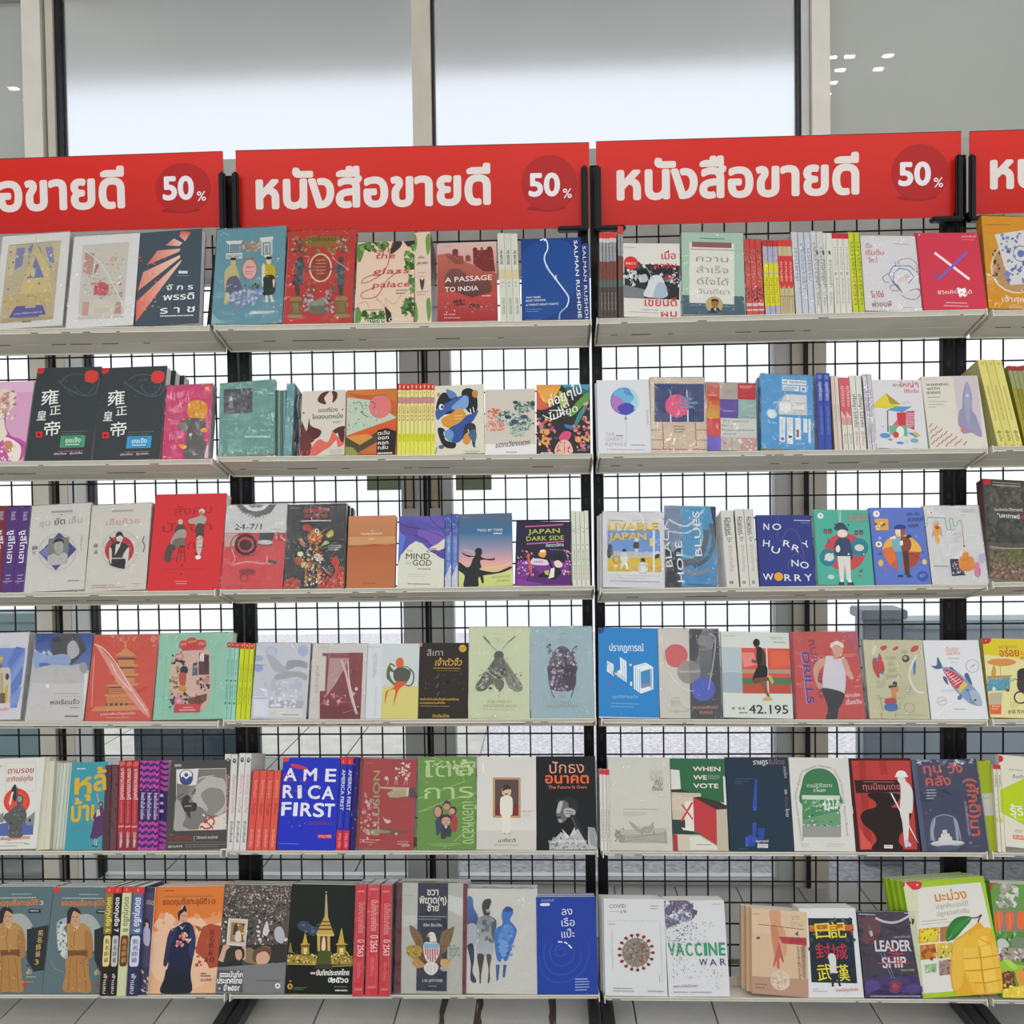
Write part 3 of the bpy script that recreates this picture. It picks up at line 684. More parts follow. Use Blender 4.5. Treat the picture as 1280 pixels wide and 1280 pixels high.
book('b', 0, '55 58 468 54 438 622 25 632', '6fa0ae', 'light blue hardback showing two figures and an oval pink frame, left end of second bay',
 'r 118 135 200 240 #c9d3d6;u 122 140 196 200 5 #44525c;r 130 150 190 195 #7d98a4;p 105 130 210 130 196 150 120 150 #e8e6e0;r 108 205 205 238 #dfe2e0;m 112 215 200 230 3 4 #5a6870;r 318 120 385 225 #cfd6d6;u 330 150 370 220 5 #4b5b66;p 308 118 392 112 385 138 315 140 #e9e4d8;r 340 165 360 222 #8fa6b0;r 335 222 372 236 #e6e2d8;'
 'n 205 140 310 195 60 12 #b99a78 #d9c4a4 #a67f5e #cdb090;o 248 305 44 62 8 #a88a74;n 215 235 285 252 14 8 #9c7c64;e 248 305 40 57 #e7b6b0;T 228 298 276 298 12 8c5f64 |สี่ยา;m 225 318 275 330 2 3 #a06a70;'
 'e 152 258 16 22 #d6c28e;b 120 290 165 275 190 380 130 400 105 430 100 330 #cdbf88;b 120 360 175 345 205 420 195 450 155 430 140 460 110 440 #6a6a86;b 110 440 130 450 118 505 98 500 #cfc58c;e 152 240 18 9 #33343a;e 363 260 15 22 #e9d9c4;e 363 242 17 10 #26262b;b 340 285 395 290 398 360 335 350 #c7b52e;b 322 290 340 285 335 400 322 400 #e6d8c2;b 335 350 392 350 398 440 360 462 328 460 330 400 #24352e;'
 'p 340 460 355 462 358 500 345 505 #e6e2d6;p 365 460 378 460 395 502 375 500 #e6e2d6;b 385 370 398 375 392 420 386 400 #e9d9c4;d 210 480 80 50 90 14 #b9bedc #9fa9d0 #d2d4e4 #8c94bd;d 280 440 50 40 50 12 #a9b2d8 #c2c8e0 #7f8cb4;n 215 395 300 430 12 14 #4d5a5c #6d7f6a;m 250 552 395 560 2 9 #d9e4e6;T 384 535 398 535 10 e8eef0 |&;p 25 620 90 618 30 560 #9cc4cc', t=24, hard=1, wrap=1)
book('b', 0, '478 76 880 72 850 624 446 632', 'c8403c', 'red hardback with two grey statues beside a white oval ring, on the top shelf',
 'n 515 105 840 215 110 16 #8a6a3c #9c7a44 #6f5a44 #a9884e #7c6640;r 580 108 770 170 #96763c;T 590 140 760 138 26 6c4d22 |อุปลักษณ์;n 765 120 830 200 30 12 #d9b8ac #8f6a5c #c9a090;n 500 120 560 200 30 12 #4f4642 #6d5f58 #d0a08c;o 668 298 64 82 9 #ddd8d0;e 668 298 54 72 #a0452f;m 640 250 700 330 5 5 #d8a898;'
 'b 530 240 560 240 572 290 560 330 575 390 545 392 500 390 520 330 515 290 #57595e;e 548 245 16 15 #4a4c50;p 560 290 610 300 610 310 560 305 #6a6c70;n 505 260 570 390 40 9 #3c3e42 #8a8d92 #6d7076;p 512 392 525 460 548 460 540 392 #4c4e52;b 770 270 800 262 812 330 805 400 770 400 765 330 #5c5e62;e 790 250 15 17 #4a4c50;p 770 290 725 305 728 314 775 308 #65676b;n 760 270 812 400 40 9 #3c3e42 #8a8d92 #6d7076;p 770 400 778 460 800 460 805 400 #4c4e52;'
 'p 490 470 556 470 560 490 484 490 #a08a5c;r 495 490 552 572 #8f7a50;u 500 498 546 565 3 #5f4f34;p 478 572 566 572 568 590 474 590 #a28c60;p 756 470 826 470 832 490 750 490 #a08a5c;r 760 490 822 572 #8f7a50;u 768 498 814 565 3 #5f4f34;p 748 572 838 572 842 592 742 592 #a28c60;n 570 420 630 560 50 12 #8d9094 #b9babc #5c5e62 #d0c8c0;n 690 420 750 560 50 12 #8d9094 #b9babc #5c5e62 #d8b0a8;'
 'p 610 500 690 470 700 570 605 572 #7a7260;p 610 500 690 470 695 520 606 525 #8f9a86;n 575 380 760 440 40 10 #7a4a34 #a86a4c #8f5a40;s 5 575 230 600 235 590 270 #d9a898;s 5 740 230 760 260 820 300 840 320 #d9a898;s 4 500 320 515 290 #d8a090;s 3 478 75 470 300 448 628 #e08a80', t=24, hard=1, wrap=1)
book('b', 0, '890 164 1222 166 1222 648 866 648', 'e3c8b0', 'pale pink book bordered by green leaves with red script title',
 'b 890 185 915 178 925 225 905 280 888 270 #5f8a3c;n 915 170 1070 215 60 20 #3f6a34 #5f8f44 #2f4f30 #86a860;n 990 215 1060 240 10 10 #b9655c #8c4a44;b 1080 240 1085 200 1100 165 1145 168 1140 200 1100 235 #3a3734;p 1155 168 1222 166 1222 205 1180 200 #35332f;n 1165 200 1222 330 30 26 #4c7a38 #365c30 #6c9a4a;n 1190 360 1222 480 10 22 #5f9044 #467a3a;n 1155 510 1222 615 34 24 #3f6a34 #5c8c44 #2f5030;'
 'b 868 570 890 550 905 590 900 640 870 645 #5f9440;n 915 585 1040 640 40 22 #4a7a3a #6a9a4c #35582f;p 1045 545 1085 590 1092 640 1060 645 #35332f;I 990 268 1105 268 40 c2454c |the;I 975 360 1190 360 40 c2454c |glass;I 975 440 1195 440 40 c2454c |palace;s 4 1060 180 1075 260 1040 350 960 400 910 410 930 380 990 360 #c2454c;s 4 1140 340 1060 400 1000 490 920 500 910 470 980 440 #c2454c;s 4 1100 170 1090 200 1060 230 #c2454c;'
 'm 1115 458 1185 475 2 5 #8a6a60;s 3 880 540 930 520 955 560 #cf9a8c;s 3 975 480 1010 520 1000 500 1060 560 1050 500 1100 540 1150 480 #cdaa96;m 925 568 1030 568 1 4 #8a6a60;t 888 640 1210 640 26 efe6da |.Amitav Ghosh', t=16)
spines('b', 0, '1228 108 1318 106 1332 640 1228 646', 1, 'e0c9b4', 'thick pink book spine with green leaves, beside the red script title cover',
 'b 0 2 12 4 16 14 0 22 #6a9a44;b 70 8 95 2 98 18 80 26 #6a9a44;b 0 78 14 84 16 96 0 98 #6a9a44;b 68 78 90 74 98 88 80 99 #6a9a44;I 20 30 60 30 4 7a6a60 |the;I 14 36 80 36 4 7a6a60 |glass palace;b 30 52 45 54 60 52 56 60 45 65 34 60 #4a4844;m 10 66 80 69 2 1 #a89484;m 15 45 75 49 2 1 #d49a8c', side='6a4a48')
book('c', 0, '124 172 476 168 484 632 126 644', 'd9b6ae>a8343a', 'red desert book with a palace skyline and white angular title',
 'p 126 240 200 230 300 290 478 360 482 500 128 470 #b9685a>#a8453c;r 215 225 250 265 #7d3c38;e 232 222 18 16 #7a3836;p 170 240 280 250 285 300 230 300 #94504a;p 338 220 455 215 470 350 400 345 340 300 #7a3432;e 350 215 14 14 #6e2e2c;e 436 212 16 14 #6e2e2c;e 308 262 16 16 #8a4440;r 292 265 326 285 #94504a;p 385 200 395 200 398 230 382 230 #8a4440;n 345 230 460 320 26 7 #5c2626 #9c524c;n 180 245 285 290 16 6 #6f3432 #a8645c;'
 'b 190 340 260 330 340 400 430 400 440 470 330 500 230 480 170 420 #7c5048>#5f3a38;p 128 470 220 460 330 500 484 460 484 632 128 642 #c0504a>#a33038;T 172 408 450 396 34 f0e6e2 |A PASSAGE;T 172 464 370 458 32 f0e6e2 |TO INDIA;m 390 488 445 488 1 5 #e6cfc8;d 255 530 38 22 26 10 #4a2a2a #6e3c38;d 350 552 36 20 24 10 #54302e #7a4640;n 165 530 460 585 40 6 #e0a89c #c47a70 #8a4440;T 168 602 235 600 10 f0dcd6 |E.M. Forster;m 168 615 262 613 1 4 #e6c6c0;m 150 188 215 187 1 3 #b08a84', t=14)
spines('c', 0, '482 104 600 100 622 622 500 630', 3, 'd4d6c8 d0d2c4 d6d6ca', 'three pale green-grey spines beside the red desert cover',
 'T 30 20 30 36 44 4a4a46 |ME BEFORE;T 30 12 30 18 20 8a8a80 |.....;r 5 42 95 52 #d8c89a;m 30 56 70 60 2 1 #9a9a90;T 40 74 40 92 40 8a8a80 |JOJO MOYES')
book('c', 0, '622 132 976 120 992 612 626 616', '1d3f86>24407c', 'dark blue book with a white lightning streak and vertical white author name',
 'b 640 200 900 150 960 400 800 590 640 560 #214c94;s 9 735 140 770 135 780 190 760 240 775 300 825 370 880 440 905 480 895 530 855 570 850 610 #7fb4e0;s 5 735 140 768 135 782 185 762 240 778 300 825 365 880 440 905 490 890 540 #f2f6fa;l 5 768 130 760 145 #ffffff;l 5 832 348 822 375 836 365 #f8fbff;p 772 280 785 300 770 296 #cfe2f4;'
 'T 934 140 962 602 22 f2f2ee |SALMAN RUSHDIE;T 652 486 738 482 13 e6ecf4 |TWO YEARS;T 652 504 768 500 13 e6ecf4 |EIGHT MONTHS;T 652 528 845 522 13 e6ecf4 |& TWENTY-EIGHT NIGHTS;m 652 545 745 558 2 4 #7a94c0;m 652 605 745 603 1 3 #6a86b8', t=14)
book('c', 0, '980 140 1026 140 1030 616 994 616', '24458c', 'second dark blue lightning book turned so only its name edge shows',
 'T 983 155 1004 612 20 f2f2ee |SALMAN RUSHDIE;l 3 1020 150 1024 400 #3f66ac', t=14, inset=.021)
# right centre bay
spines('c', 0, '1088 86 1186 86 1196 600 1090 600', 5, '6b5a52 665650', 'five dark narrow spines with red tops starting the right centre bay',
 'r 0 0 100 7 #d8433c;r 0 7 100 12 #d0ccc8;r 10 12 90 34 #b4b8be;T 35 12 35 33 50 3a3a40 |ชายคนนั้น;r 0 34 100 56 #7a4a42;n 0 34 100 56 20 22 #8f5a50 #5a3a36;r 0 56 100 64 #5c6a66;r 0 64 100 98 #4e4644;T 40 70 40 90 30 a8a09a |สำนักพิมพ์', depth=.09)
spines('c', 0, '1196 56 1228 56 1234 604 1200 606', 2, '6a5a54 706058', 'two taller dark spines with red tops, right of the five narrow ones',
 'r 0 0 100 8 #d8433c;r 10 9 90 33 #b0b4ba;T 35 10 35 33 50 3a3a40 |ชายคนนั้น;r 0 34 100 58 #7f4c44;r 0 58 100 66 #5c6a66;r 0 66 100 99 #4e4644', depth=.09)
book('d', 0, '94 224 420 212 434 650 84 658', 'dfdcd4', 'white book with a black and white photo of a man writing and red Thai letters',
 'r 98 345 424 548 #2e2f33;n 98 345 424 470 90 18 #16171a #3c3e44 #55585e #d0d2d4 #8a8d92;n 98 380 180 460 14 20 #e4e6e8 #c0c4c8;p 90 470 240 500 210 550 90 545 #7d8086;n 300 380 424 500 20 16 #c9ccd0 #5a5d63 #202124;b 250 420 310 410 345 480 345 535 215 535 235 470 #d4d8de;b 300 450 345 470 345 535 270 535 #a9b8cc;e 212 420 30 34 #b9bcc0;b 180 385 215 375 250 400 245 440 225 405 190 410 #1d1e21;p 180 430 200 425 205 455 190 455 #c6c8cc;l 5 230 365 265 430 #9a9da2;'
 'e 138 342 42 40 #d63a36;T 108 350 168 350 14 f4d8d4 |BEST;T 318 312 400 306 40 cf3a3c |เมื่อ;T 272 368 404 360 30 cf3a3c |ความ;T 340 434 400 428 26 cf3a3c |รัก;T 218 592 410 586 42 cf3a3c |เขียนดี;T 318 652 412 646 34 cf3a3c |ผม;m 200 612 300 612 1 3 #8a8a86;m 120 628 300 628 1 3 #a09e98;m 100 246 165 246 1 3 #9a9890;m 330 560 400 560 1 2 #b0aca4', t=15)
book('d', 0, '436 152 800 146 816 634 440 644', 'b4d0bf', 'mint and teal book in shrink wrap with big grey Thai letters and a round portrait',
 'p 440 528 806 522 814 632 442 642 #54707e;r 482 212 748 572 #e9e8e2;r 498 208 732 240 #9a6868;r 490 250 745 256 #c8a4a4;m 545 182 690 182 1 8 #6f9a88;t 522 326 712 326 34 a09a92 |ความ;t 524 392 712 392 34 a09a92 |สำเร็จ;t 526 462 714 462 34 a09a92 |ดีใจได้;t 532 516 722 516 26 a09a92 |วันเดียว;m 490 584 760 582 1 3 #8aa4ac;'
 'e 630 578 52 48 #cbb678;e 634 570 22 26 #a9785c;b 612 560 620 545 650 548 656 565 640 556 #2a2624;p 598 626 615 595 655 595 672 624 #2f3a4c;p 628 597 642 597 636 615 #e8e4dc', t=22, wrap=1)
spines('d', 0, '806 192 906 190 932 640 824 642', 3, 'd9635c dc6660 d6605a', 'three red and black patterned spines in right centre bay',
 'r 0 0 100 12 #d8504a;n 0 14 100 36 24 18 #2f2a30 #e6c0bc #c04a46 #5a3a40;n 0 36 100 62 24 16 #e0a49c #d8584f #f0d8d2;n 0 64 100 82 34 18 #26242a #3c3a42 #b84a46;r 0 84 100 88 #f0c8c4;r 0 92 100 94 #f4d6d2', wrap=1)
spines('d', 0, '910 194 1002 192 1022 634 934 636', 3, 'c9bfcc b9c0d6 c6bcd0', 'three lilac and yellow spines in right centre bay',
 'r 0 0 100 8 #d23a40;n 0 8 100 30 20 20 #a4aed0 #d8d4e0 #8c98c4;r 0 30 100 44 #e6df30;n 0 30 100 48 10 18 #c8c8d8 #e8e244;r 0 46 100 88 #e8e022;T 38 50 38 84 44 a8a040 |สนุกมาก;n 0 88 100 99 8 16 #c0b8d8 #a4a8cc', wrap=1)
spines('d', 0, '1004 190 1086 188 1110 632 1026 636', 3, 'c6b78e c2b38a c8ba92', 'three tan spines with a red band in right centre bay',
 'r 0 0 100 9 #d44440;r 0 22 100 60 #d6403e;b 0 60 50 66 100 60 50 54 #d6403e;T 38 30 38 56 40 f0c8bc |ความสุข;l 2 0 76 100 76 #a89870;T 40 78 40 96 30 9a8a66 |นักเขียน')
spines('d', 0, '1096 142 1270 134 1318 622 1116 630', 5, 'd9dbe2 d4d8e0 d6dae4 dedfda e0e0da', 'five tall whitish spines beside the tan ones in right centre bay',
 ['l 6 92 2 96 98 #a8acb6;n 5 5 90 90 14 26 #c8ccd8 #e8eaf0 #b8c0d4;T 38 20 38 60 36 9aa0b4 |นวนิยาย', 'l 6 92 2 96 98 #a8acb6;n 5 5 90 90 14 26 #ccd0dc #e8eaf0;T 38 14 38 70 36 a4aabc |เรื่องเล่า'], wrap=1)
spines('e', 0, '40 182 142 184 162 662 44 664', 3, 'dddcd2 dbdad0 dcdcd4', 'three off-white spines with small grey birds in right centre bay',
 'l 4 96 1 97 99 #a9a89e;b 25 24 50 22 70 26 45 28 #6a6a64;T 38 34 38 68 40 8c8c84 |ความทรงจำ;T 40 74 40 90 30 a4a49a |ผู้เขียน')
spines('e', 0, '138 186 238 184 264 658 160 662', 3, 'dcd9ce', 'three off-white spines with red tops in right centre bay',
 'r 0 0 100 7 #c8303a;l 4 96 7 97 99 #a9a89e;T 38 18 38 46 30 a8a69c |ทางเดิน;e 45 51 20 1.9 #77766e;e 45 51 11 1 #d9d6cc;T 38 56 38 88 30 b0aea4 |สิ่งที่เหลืออยู่')
spines('e', 0, '240 184 304 182 344 658 266 660', 2, 'd6dd3c cfd930', 'two bright yellow-green spines in right centre bay',
 'l 5 97 0 97 100 #a0a82a;T 40 12 40 90 42 9aa238 |บทเรียนชีวิต', wrap=1)
book('e', 0, '312 226 636 212 678 660 338 670', 'e3e1e4', 'white book with a line drawing of hands holding an octagonal watch',
 'T 345 298 382 296 24 d88a70 |เริ่ม;T 345 342 450 336 26 cf7a68 |เริ่มต้น;T 362 386 412 382 26 cf7a68 |ใหม่;s 4 540 390 545 362 600 350 640 375 650 400 #b08a84;p 510 402 598 395 645 420 648 545 582 560 520 540 478 470 #e6e6ea;l 5 518 400 600 394 646 430 #5a6aa8;l 5 560 555 505 500 480 450 500 410 525 392 #5a6aa8;l 5 545 410 510 440 505 490 550 540 #5a6aa8;l 5 595 500 628 460 596 420 545 412 #5a6aa8;T 540 500 605 460 26 d8a890 |00:30;'
 's 4 478 445 445 470 455 495 480 500 #a87c78;s 4 500 515 530 510 540 540 500 545 488 525 500 515 #a87c78;s 4 555 570 590 590 640 590 665 560 660 530 640 530 #a87c78;s 4 600 545 640 530 660 540 #a87c78;s 4 640 400 655 440 660 500 #a87c78;l 4 512 372 522 388 #d8a070;l 4 530 365 533 380 #d8a070;T 375 592 450 586 28 c25a58 |ไม่ใช่;T 380 648 498 640 28 b08078 |พ่ายแพ้;m 510 262 595 256 1 5 #b8b4b4;m 568 640 625 638 1 3 #aaa6a6', t=14, wrap=1)
book('e', 0, '632 202 1003 180 1062 642 682 654', 'd23a50', 'crimson book with a white and violet cross shaped like a tick',
 'l 15 750 315 955 465 #f2e4e4;l 16 938 302 850 398 772 472 745 448 #7266c4;l 12 740 446 772 470 #6258bc;T 770 560 888 550 18 f2dcdc |ชีวิตผิด;n 888 522 930 562 22 14 #ffffff #f4e8e8;T 932 555 972 548 18 f2dcdc |ได้;T 908 216 992 210 11 eec0c8 |สำนักพิมพ์;m 915 226 985 222 1 3 #e69aa6;m 815 604 940 600 1 6 #ecb6be;m 805 622 952 616 1 6 #ecb6be;e 660 212 5 5 #f0c0c8;p 632 202 642 201 690 652 682 654 #b02a40', t=16, maxrot=.14)
book('e', 0, '1012 94 1330 102 1350 640 1088 652', 'e0a02c', 'orange wrapped book with a pale cut-out card, far right of top shelf',
 'm 1040 146 1200 150 1 5 #a87420;e 1230 400 146 155 #f0e6c8;e 1234 398 140 149 #c8a070;n 1090 290 1140 470 16 16 #7a4c30 #d8b890 #5a3c28;p 1100 208 1300 178 1320 490 1200 508 #e6e4e0;n 1140 200 1280 340 26 16 #5f70b8 #7484c4 #8c9ace;o 1262 320 46 46 5 #5f70b8;e 1262 320 22 22 #6f80c0;n 1180 370 1280 480 12 22 #6a7abc #8090c8;T 1158 608 1290 604 30 f4eee0 |เจ้าคุณ;T 1195 640 1290 638 18 f0e0b8 |ปรัชญา;n 1050 450 1075 610 16 12 #f8f4ec #ecd8a8', t=26, wrap=1, hard=1)
# ----------------------------------------------------------------- second shelf
book('f', 1, '-190 176 208 174 136 648 -260 650', 'd9a4c6', 'pink book with a white and magenta robed figure, leftmost on second shelf',
 'r -190 174 210 240 #e2b8d2;b 0 230 60 225 100 250 75 330 40 360 0 350 #e3d0c0;b 0 280 40 260 60 320 30 380 0 400 #d0a890;n 0 230 90 400 40 16 #f0e8e0 #c89a84 #e6dccc #b870a0;b 0 470 60 500 120 520 160 560 120 640 0 640 #c65aa6;b 20 520 60 515 120 560 110 640 60 640 #f0e4da;b 20 540 60 530 80 570 50 600 25 580 #c98a70;b -40 440 20 400 45 470 20 520 -30 540 #e9dccf;s 6 40 350 30 420 60 500 150 570 #b03a92;n 0 560 100 640 16 14 #e6d0b8 #b84a98 #f2ece2', t=20)
YZ = lambda dx, ac, ac2: ('n %d 150 %d 260 34 12 #46525a #3c4448 #4a565c;s 4 %d 170 %d 210 %d 260 %d 250 %d 160 #%s;s 3 %d 200 %d 240 %d 255 %d 190 %d 175 #%s;s 3 %d 160 %d 130 %d 150 #%s;' % (345+dx, 580+dx, 345+dx, 390+dx, 480+dx, 560+dx, 590+dx, ac2, 440+dx, 470+dx, 520+dx, 560+dx, 500+dx, ac2, 370+dx, 440+dx, 560+dx, ac2)
  + 'b %d 122 %d 110 %d 125 %d 170 %d 186 %d 170 #d8413c;T %d 308 %d 302 88 f0f0ea |雍;T %d 372 %d 366 56 f0f0ea |正;T %d 400 %d 400 58 f0f0ea |皇;T %d 492 %d 486 84 f0f0ea |帝;r %d 470 %d 505 #d8342e;e %d 488 10 9 #7a1c1c;' % (510+dx, 545+dx, 580+dx, 575+dx, 545+dx, 505+dx, 245+dx, 345+dx, 295+dx, 360+dx, 218+dx, 272+dx, 262+dx, 355+dx, 214+dx, 252+dx, 232+dx)
  + 'm %d 472 %d 486 2 4 #6a7a70;p %d 498 %d 498 %d 568 %d 568 #%s;u %d 506 %d 560 2 #2c3438;T %d 540 %d 538 22 %s |ยงเจิ้ง;m %d 548 %d 548 1 6 #d8e4dc;m %d 586 %d 586 1 6 #a86068;T %d 608 %d 606 9 e6e6e2 |เขียนโดย   ผู้แปลจีน;' % (365+dx, 520+dx, 362+dx, 508+dx, 500+dx, 355+dx, ac, 385+dx, 478+dx, 388+dx, 478+dx, 'd8efe4', 388+dx, 472+dx, 345+dx, 495+dx, 320+dx, 488+dx))
book('f', 1, '226 90 604 88 540 645 148 642', '3a4044', 'charcoal book with white Chinese calligraphy and a green ticket, left of its blue-ticket twin',
 'b 226 90 262 88 258 118 228 122 #d03034;' + YZ(0, '4f9c74', '55706a'), t=26, name='book')
book('f', 1, '608 86 990 80 946 632 548 634', '3a4044', 'charcoal book with white Chinese calligraphy and a blue ticket, second from the left pair',
 'b 608 88 650 86 640 115 608 120 #d03034;' + YZ(394, '3d9fd8', '4f7488'), t=26, n=2, dx=9)
book('f', 1, '990 196 1262 184 1234 628 958 632', 'd8487e', 'pink book in shrink wrap with an orange marigold above a grey figure',
 'b 1120 300 1160 282 1200 288 1230 320 1228 365 1200 398 1150 400 1115 370 #e8a52e;n 1125 295 1222 392 50 11 #f0b83e #d8902a #e0a030;b 1070 410 1110 390 1200 395 1222 440 1205 500 1225 560 1220 625 1100 625 1090 560 1110 480 1060 450 #6e6a6c;b 1070 415 1100 420 1115 450 1090 470 1062 448 #8a8486;p 1118 482 1142 480 1130 504 #d8d4d4;b 1188 458 1220 448 1228 468 1200 475 #f0b030;b 1058 545 1090 545 1110 560 1085 572 #f0b030;b 1212 210 1240 198 1235 228 #f0b030;e 1005 398 9 6 #e8a83a;e 1088 398 8 5 #e8a83a;'
 't 1010 275 1085 265 34 e89cbc |บุษ;t 1065 305 1125 290 26 e89cbc |ชน;t 1008 360 1085 350 36 e89cbc |หลิว;t 1010 430 1060 425 24 e89cbc |คือ;t 1005 520 1090 505 36 e89cbc |ผีเสื้อ;p 1222 560 1236 540 1234 628 1210 628 #eac8d4', t=26, wrap=1, spine='9c3050')
book('g', 1, '76 194 392 182 396 608 62 636', '6fa49a', 'teal green book with a small grey square photo, left end of second bay',
 'p 95 230 262 224 262 372 94 380 #4c545e>#5c5e62;n 98 240 258 370 30 20 #565e66 #646870 #4a525a;r 125 285 148 345 #8a8c90;r 130 270 142 290 #a0a2a4;m 218 510 365 498 1 12 #b4cfc6;m 260 575 360 570 1 4 #8fb8ae;n 60 570 380 625 40 8 #b9d8d0 #d4e8e4 #98c4b8;l 3 66 480 72 610 #cfe6e0', t=16, wrap=1)
spines('g', 1, '398 196 462 214 458 606 400 608', 4, '5a7a74 7fa89e 547670 86aaa2', 'four teal book edges packed behind the teal photo cover',
 'l 8 95 0 95 100 #30403e;l 5 15 0 15 100 #c0ccc8', inset=.014, depth=.09)
spines('g', 1, '474 174 516 176 500 604 450 606', 1, '6fa8ac', 'slim teal shrink-wrapped spine standing right of the teal book edges',
 'n 0 0 100 100 26 12 #9ccace #c4e0e2 #5f989c;T 40 30 40 60 30 4f7f84 |บันทึก', wrap=1, side='5a6e80')
book('g', 1, '558 224 818 220 808 606 546 608', 'dad2c4', 'cream book with swirling maroon and coral hair shapes',
 'b 680 235 720 228 690 265 700 305 655 290 655 262 #5a2a2c;b 735 228 765 235 765 270 738 298 742 260 #5a2a2c;T 655 352 768 350 20 3a3634 |แดดที่ร่วง;T 618 392 800 390 22 3a3634 |โคลงบทหนึ่ง;m 740 408 795 416 2 3 #8a8078;b 600 385 610 430 670 460 655 500 600 516 565 470 556 400 585 460 #5a2a2c;b 550 420 600 490 630 520 560 545 545 520 #67302e;p 560 345 575 355 565 360 #5a2a2c;p 790 345 806 330 800 345 #5a2a2c;b 735 470 770 445 808 438 806 460 760 480 #4d2426;'
 'b 548 545 600 520 615 560 600 606 546 606 #6e3030;b 615 560 660 512 710 530 740 470 770 500 800 490 806 540 770 560 760 520 720 560 690 575 640 606 610 606 #e06a5c;b 770 470 806 455 806 520 790 530 #4d2426;n 550 560 610 604 6 12 #e06a5c #c84a44;m 720 575 800 598 3 3 #a89a8c', t=12)
book('g', 1, '826 216 1118 214 1118 604 812 606', 'd87838>b85a2c', 'orange landscape book with a pink sun and a white engraved face',
 'p 826 216 960 215 1115 260 1118 215 #c87a30;p 826 230 1110 290 1112 370 1000 330 #c4622c;p 826 260 960 280 1118 390 820 488 #bfcdb8;e 1020 322 66 70 #e0787a;s 4 880 300 900 290 920 330 915 360 950 380 #4a5a58;n 830 290 1000 460 60 8 #7f958a #5a6e6a #a8bcaa #8aa49a;s 4 960 290 990 300 985 330 #8a4a5a;p 815 490 1118 400 1118 470 980 510 930 560 #d8582e;b 815 490 900 530 940 510 1010 470 1000 560 900 590 812 540 #4a4630;p 815 495 940 480 980 500 900 545 #d89440;b 812 560 860 560 885 606 812 606 #8f9a50;p 890 590 1000 530 1118 470 1118 604 #c86e34;'
 'p 1005 460 1060 450 1118 470 1112 604 998 606 #241a18;T 1008 490 1076 486 18 f4f0ea |ตะวัน;T 1008 516 1072 514 18 f4f0ea |ออก;T 1008 546 1070 544 18 f4f0ea |คอก;T 1008 574 1068 572 18 f4f0ea |กลับ;m 1004 592 1095 590 1 9 #e6d8ca;s 4 840 240 900 255 1060 250 #8a6a30', t=12)
spines('g', 1, '1132 184 1345 178 1352 606 1122 608', 9, 'e6e08c e2dc84 e8e292', 'nine pale yellow spines with red tops in the left centre bay',
 'r 0 0 100 9 #d4342e;b 30 4 50 2 70 4 50 7 #f0c0b8;l 6 96 9 96 100 #a8a060;e 50 13 12 1 #c8504a;r 0 19 100 28 #c88a8c;n 0 19 100 28 8 12 #a86a8c #d8a090;T 30 32 30 42 40 c8504a |๑๒;T 30 44 30 52 40 c8504a |๓;r 0 70 100 82 #dede2c;T 38 71 38 80 44 a8a030 |สุข;r 0 82 100 100 #e4e05a')
book('h', 1, '92 200 398 192 408 604 94 606', 'dcdac6', 'cream book with overlapping blue, black and orange blob shapes',
 'b 130 280 160 240 200 250 250 270 260 330 230 360 150 370 120 340 #23262c;b 180 220 230 240 240 265 200 275 #5b82bc;b 270 240 310 215 350 240 365 300 360 350 330 370 290 330 #20242b;e 350 250 18 24 #c98a48;e 135 252 10 12 #c98a48;b 205 290 270 260 310 265 305 320 260 350 200 350 150 385 125 400 120 340 #3c5fa4;b 290 260 312 285 300 335 240 345 210 330 250 290 #7ea2d4;b 150 400 200 370 260 335 300 380 280 420 230 455 170 440 #d9963c;m 228 378 278 396 2 4 #f0dcb4;'
 'b 200 450 260 420 300 380 330 370 370 350 340 410 300 450 290 500 240 540 180 500 #34549c;b 130 450 170 460 175 520 235 540 225 570 170 560 140 510 #1e2228;b 165 480 200 460 225 490 200 530 #6a96c8;b 290 440 330 425 355 450 350 550 340 565 320 500 280 520 #2a3038;b 285 500 310 480 328 510 310 550 280 540 #d9963c;b 310 490 345 460 360 500 345 540 #46648c;e 150 325 14 18 #e6e8ea;e 155 326 7 10 #23262c;l 5 320 340 328 370 #e8e8e8;l 5 338 330 345 362 #e8e8e8;l 4 165 470 168 495 #e8e8e8;l 4 310 462 312 485 #e8e8e8;s 5 340 560 355 568 #2a3038;s 4 125 560 115 600 #6a6a60;e 150 560 16 12 #566a7c;m 292 590 380 600 2 3 #8a8c80', t=16)
book('h', 1, '410 230 704 206 712 600 408 606', 'd2cabe', 'beige book with a coral and sea-green smoke cloud and thin slanted title',
 'p 408 545 712 542 712 602 408 606 #eae8e8;d 465 370 50 30 60 9 #e07a5c #d86a50 #eaa890 #c85a44;d 470 440 60 32 80 9 #e0806a #d8684c #e8a48c;d 560 390 90 40 90 12 #8fb0a0 #b4ccbe #6a8a88 #3c5a6c #d4e0d4;d 640 320 60 34 60 12 #5a7c70 #8aa898 #34505c #b0c8b8;d 620 420 80 50 110 11 #9cb8a4 #7a9c94 #4c6c78 #cdddd0 #3a5060;d 600 470 50 28 50 9 #a8c4b4 #8fb0a0;e 585 412 22 14 #34506c;e 640 380 22 12 #3a5a74;e 545 385 20 12 #2e4860;e 590 296 16 10 #2f4a4c;e 690 300 14 18 #35554c;i 472 566 672 546 26 34302e |แตกเวียงแตก;m 532 588 600 588 1 5 #a8a4a0', t=13)
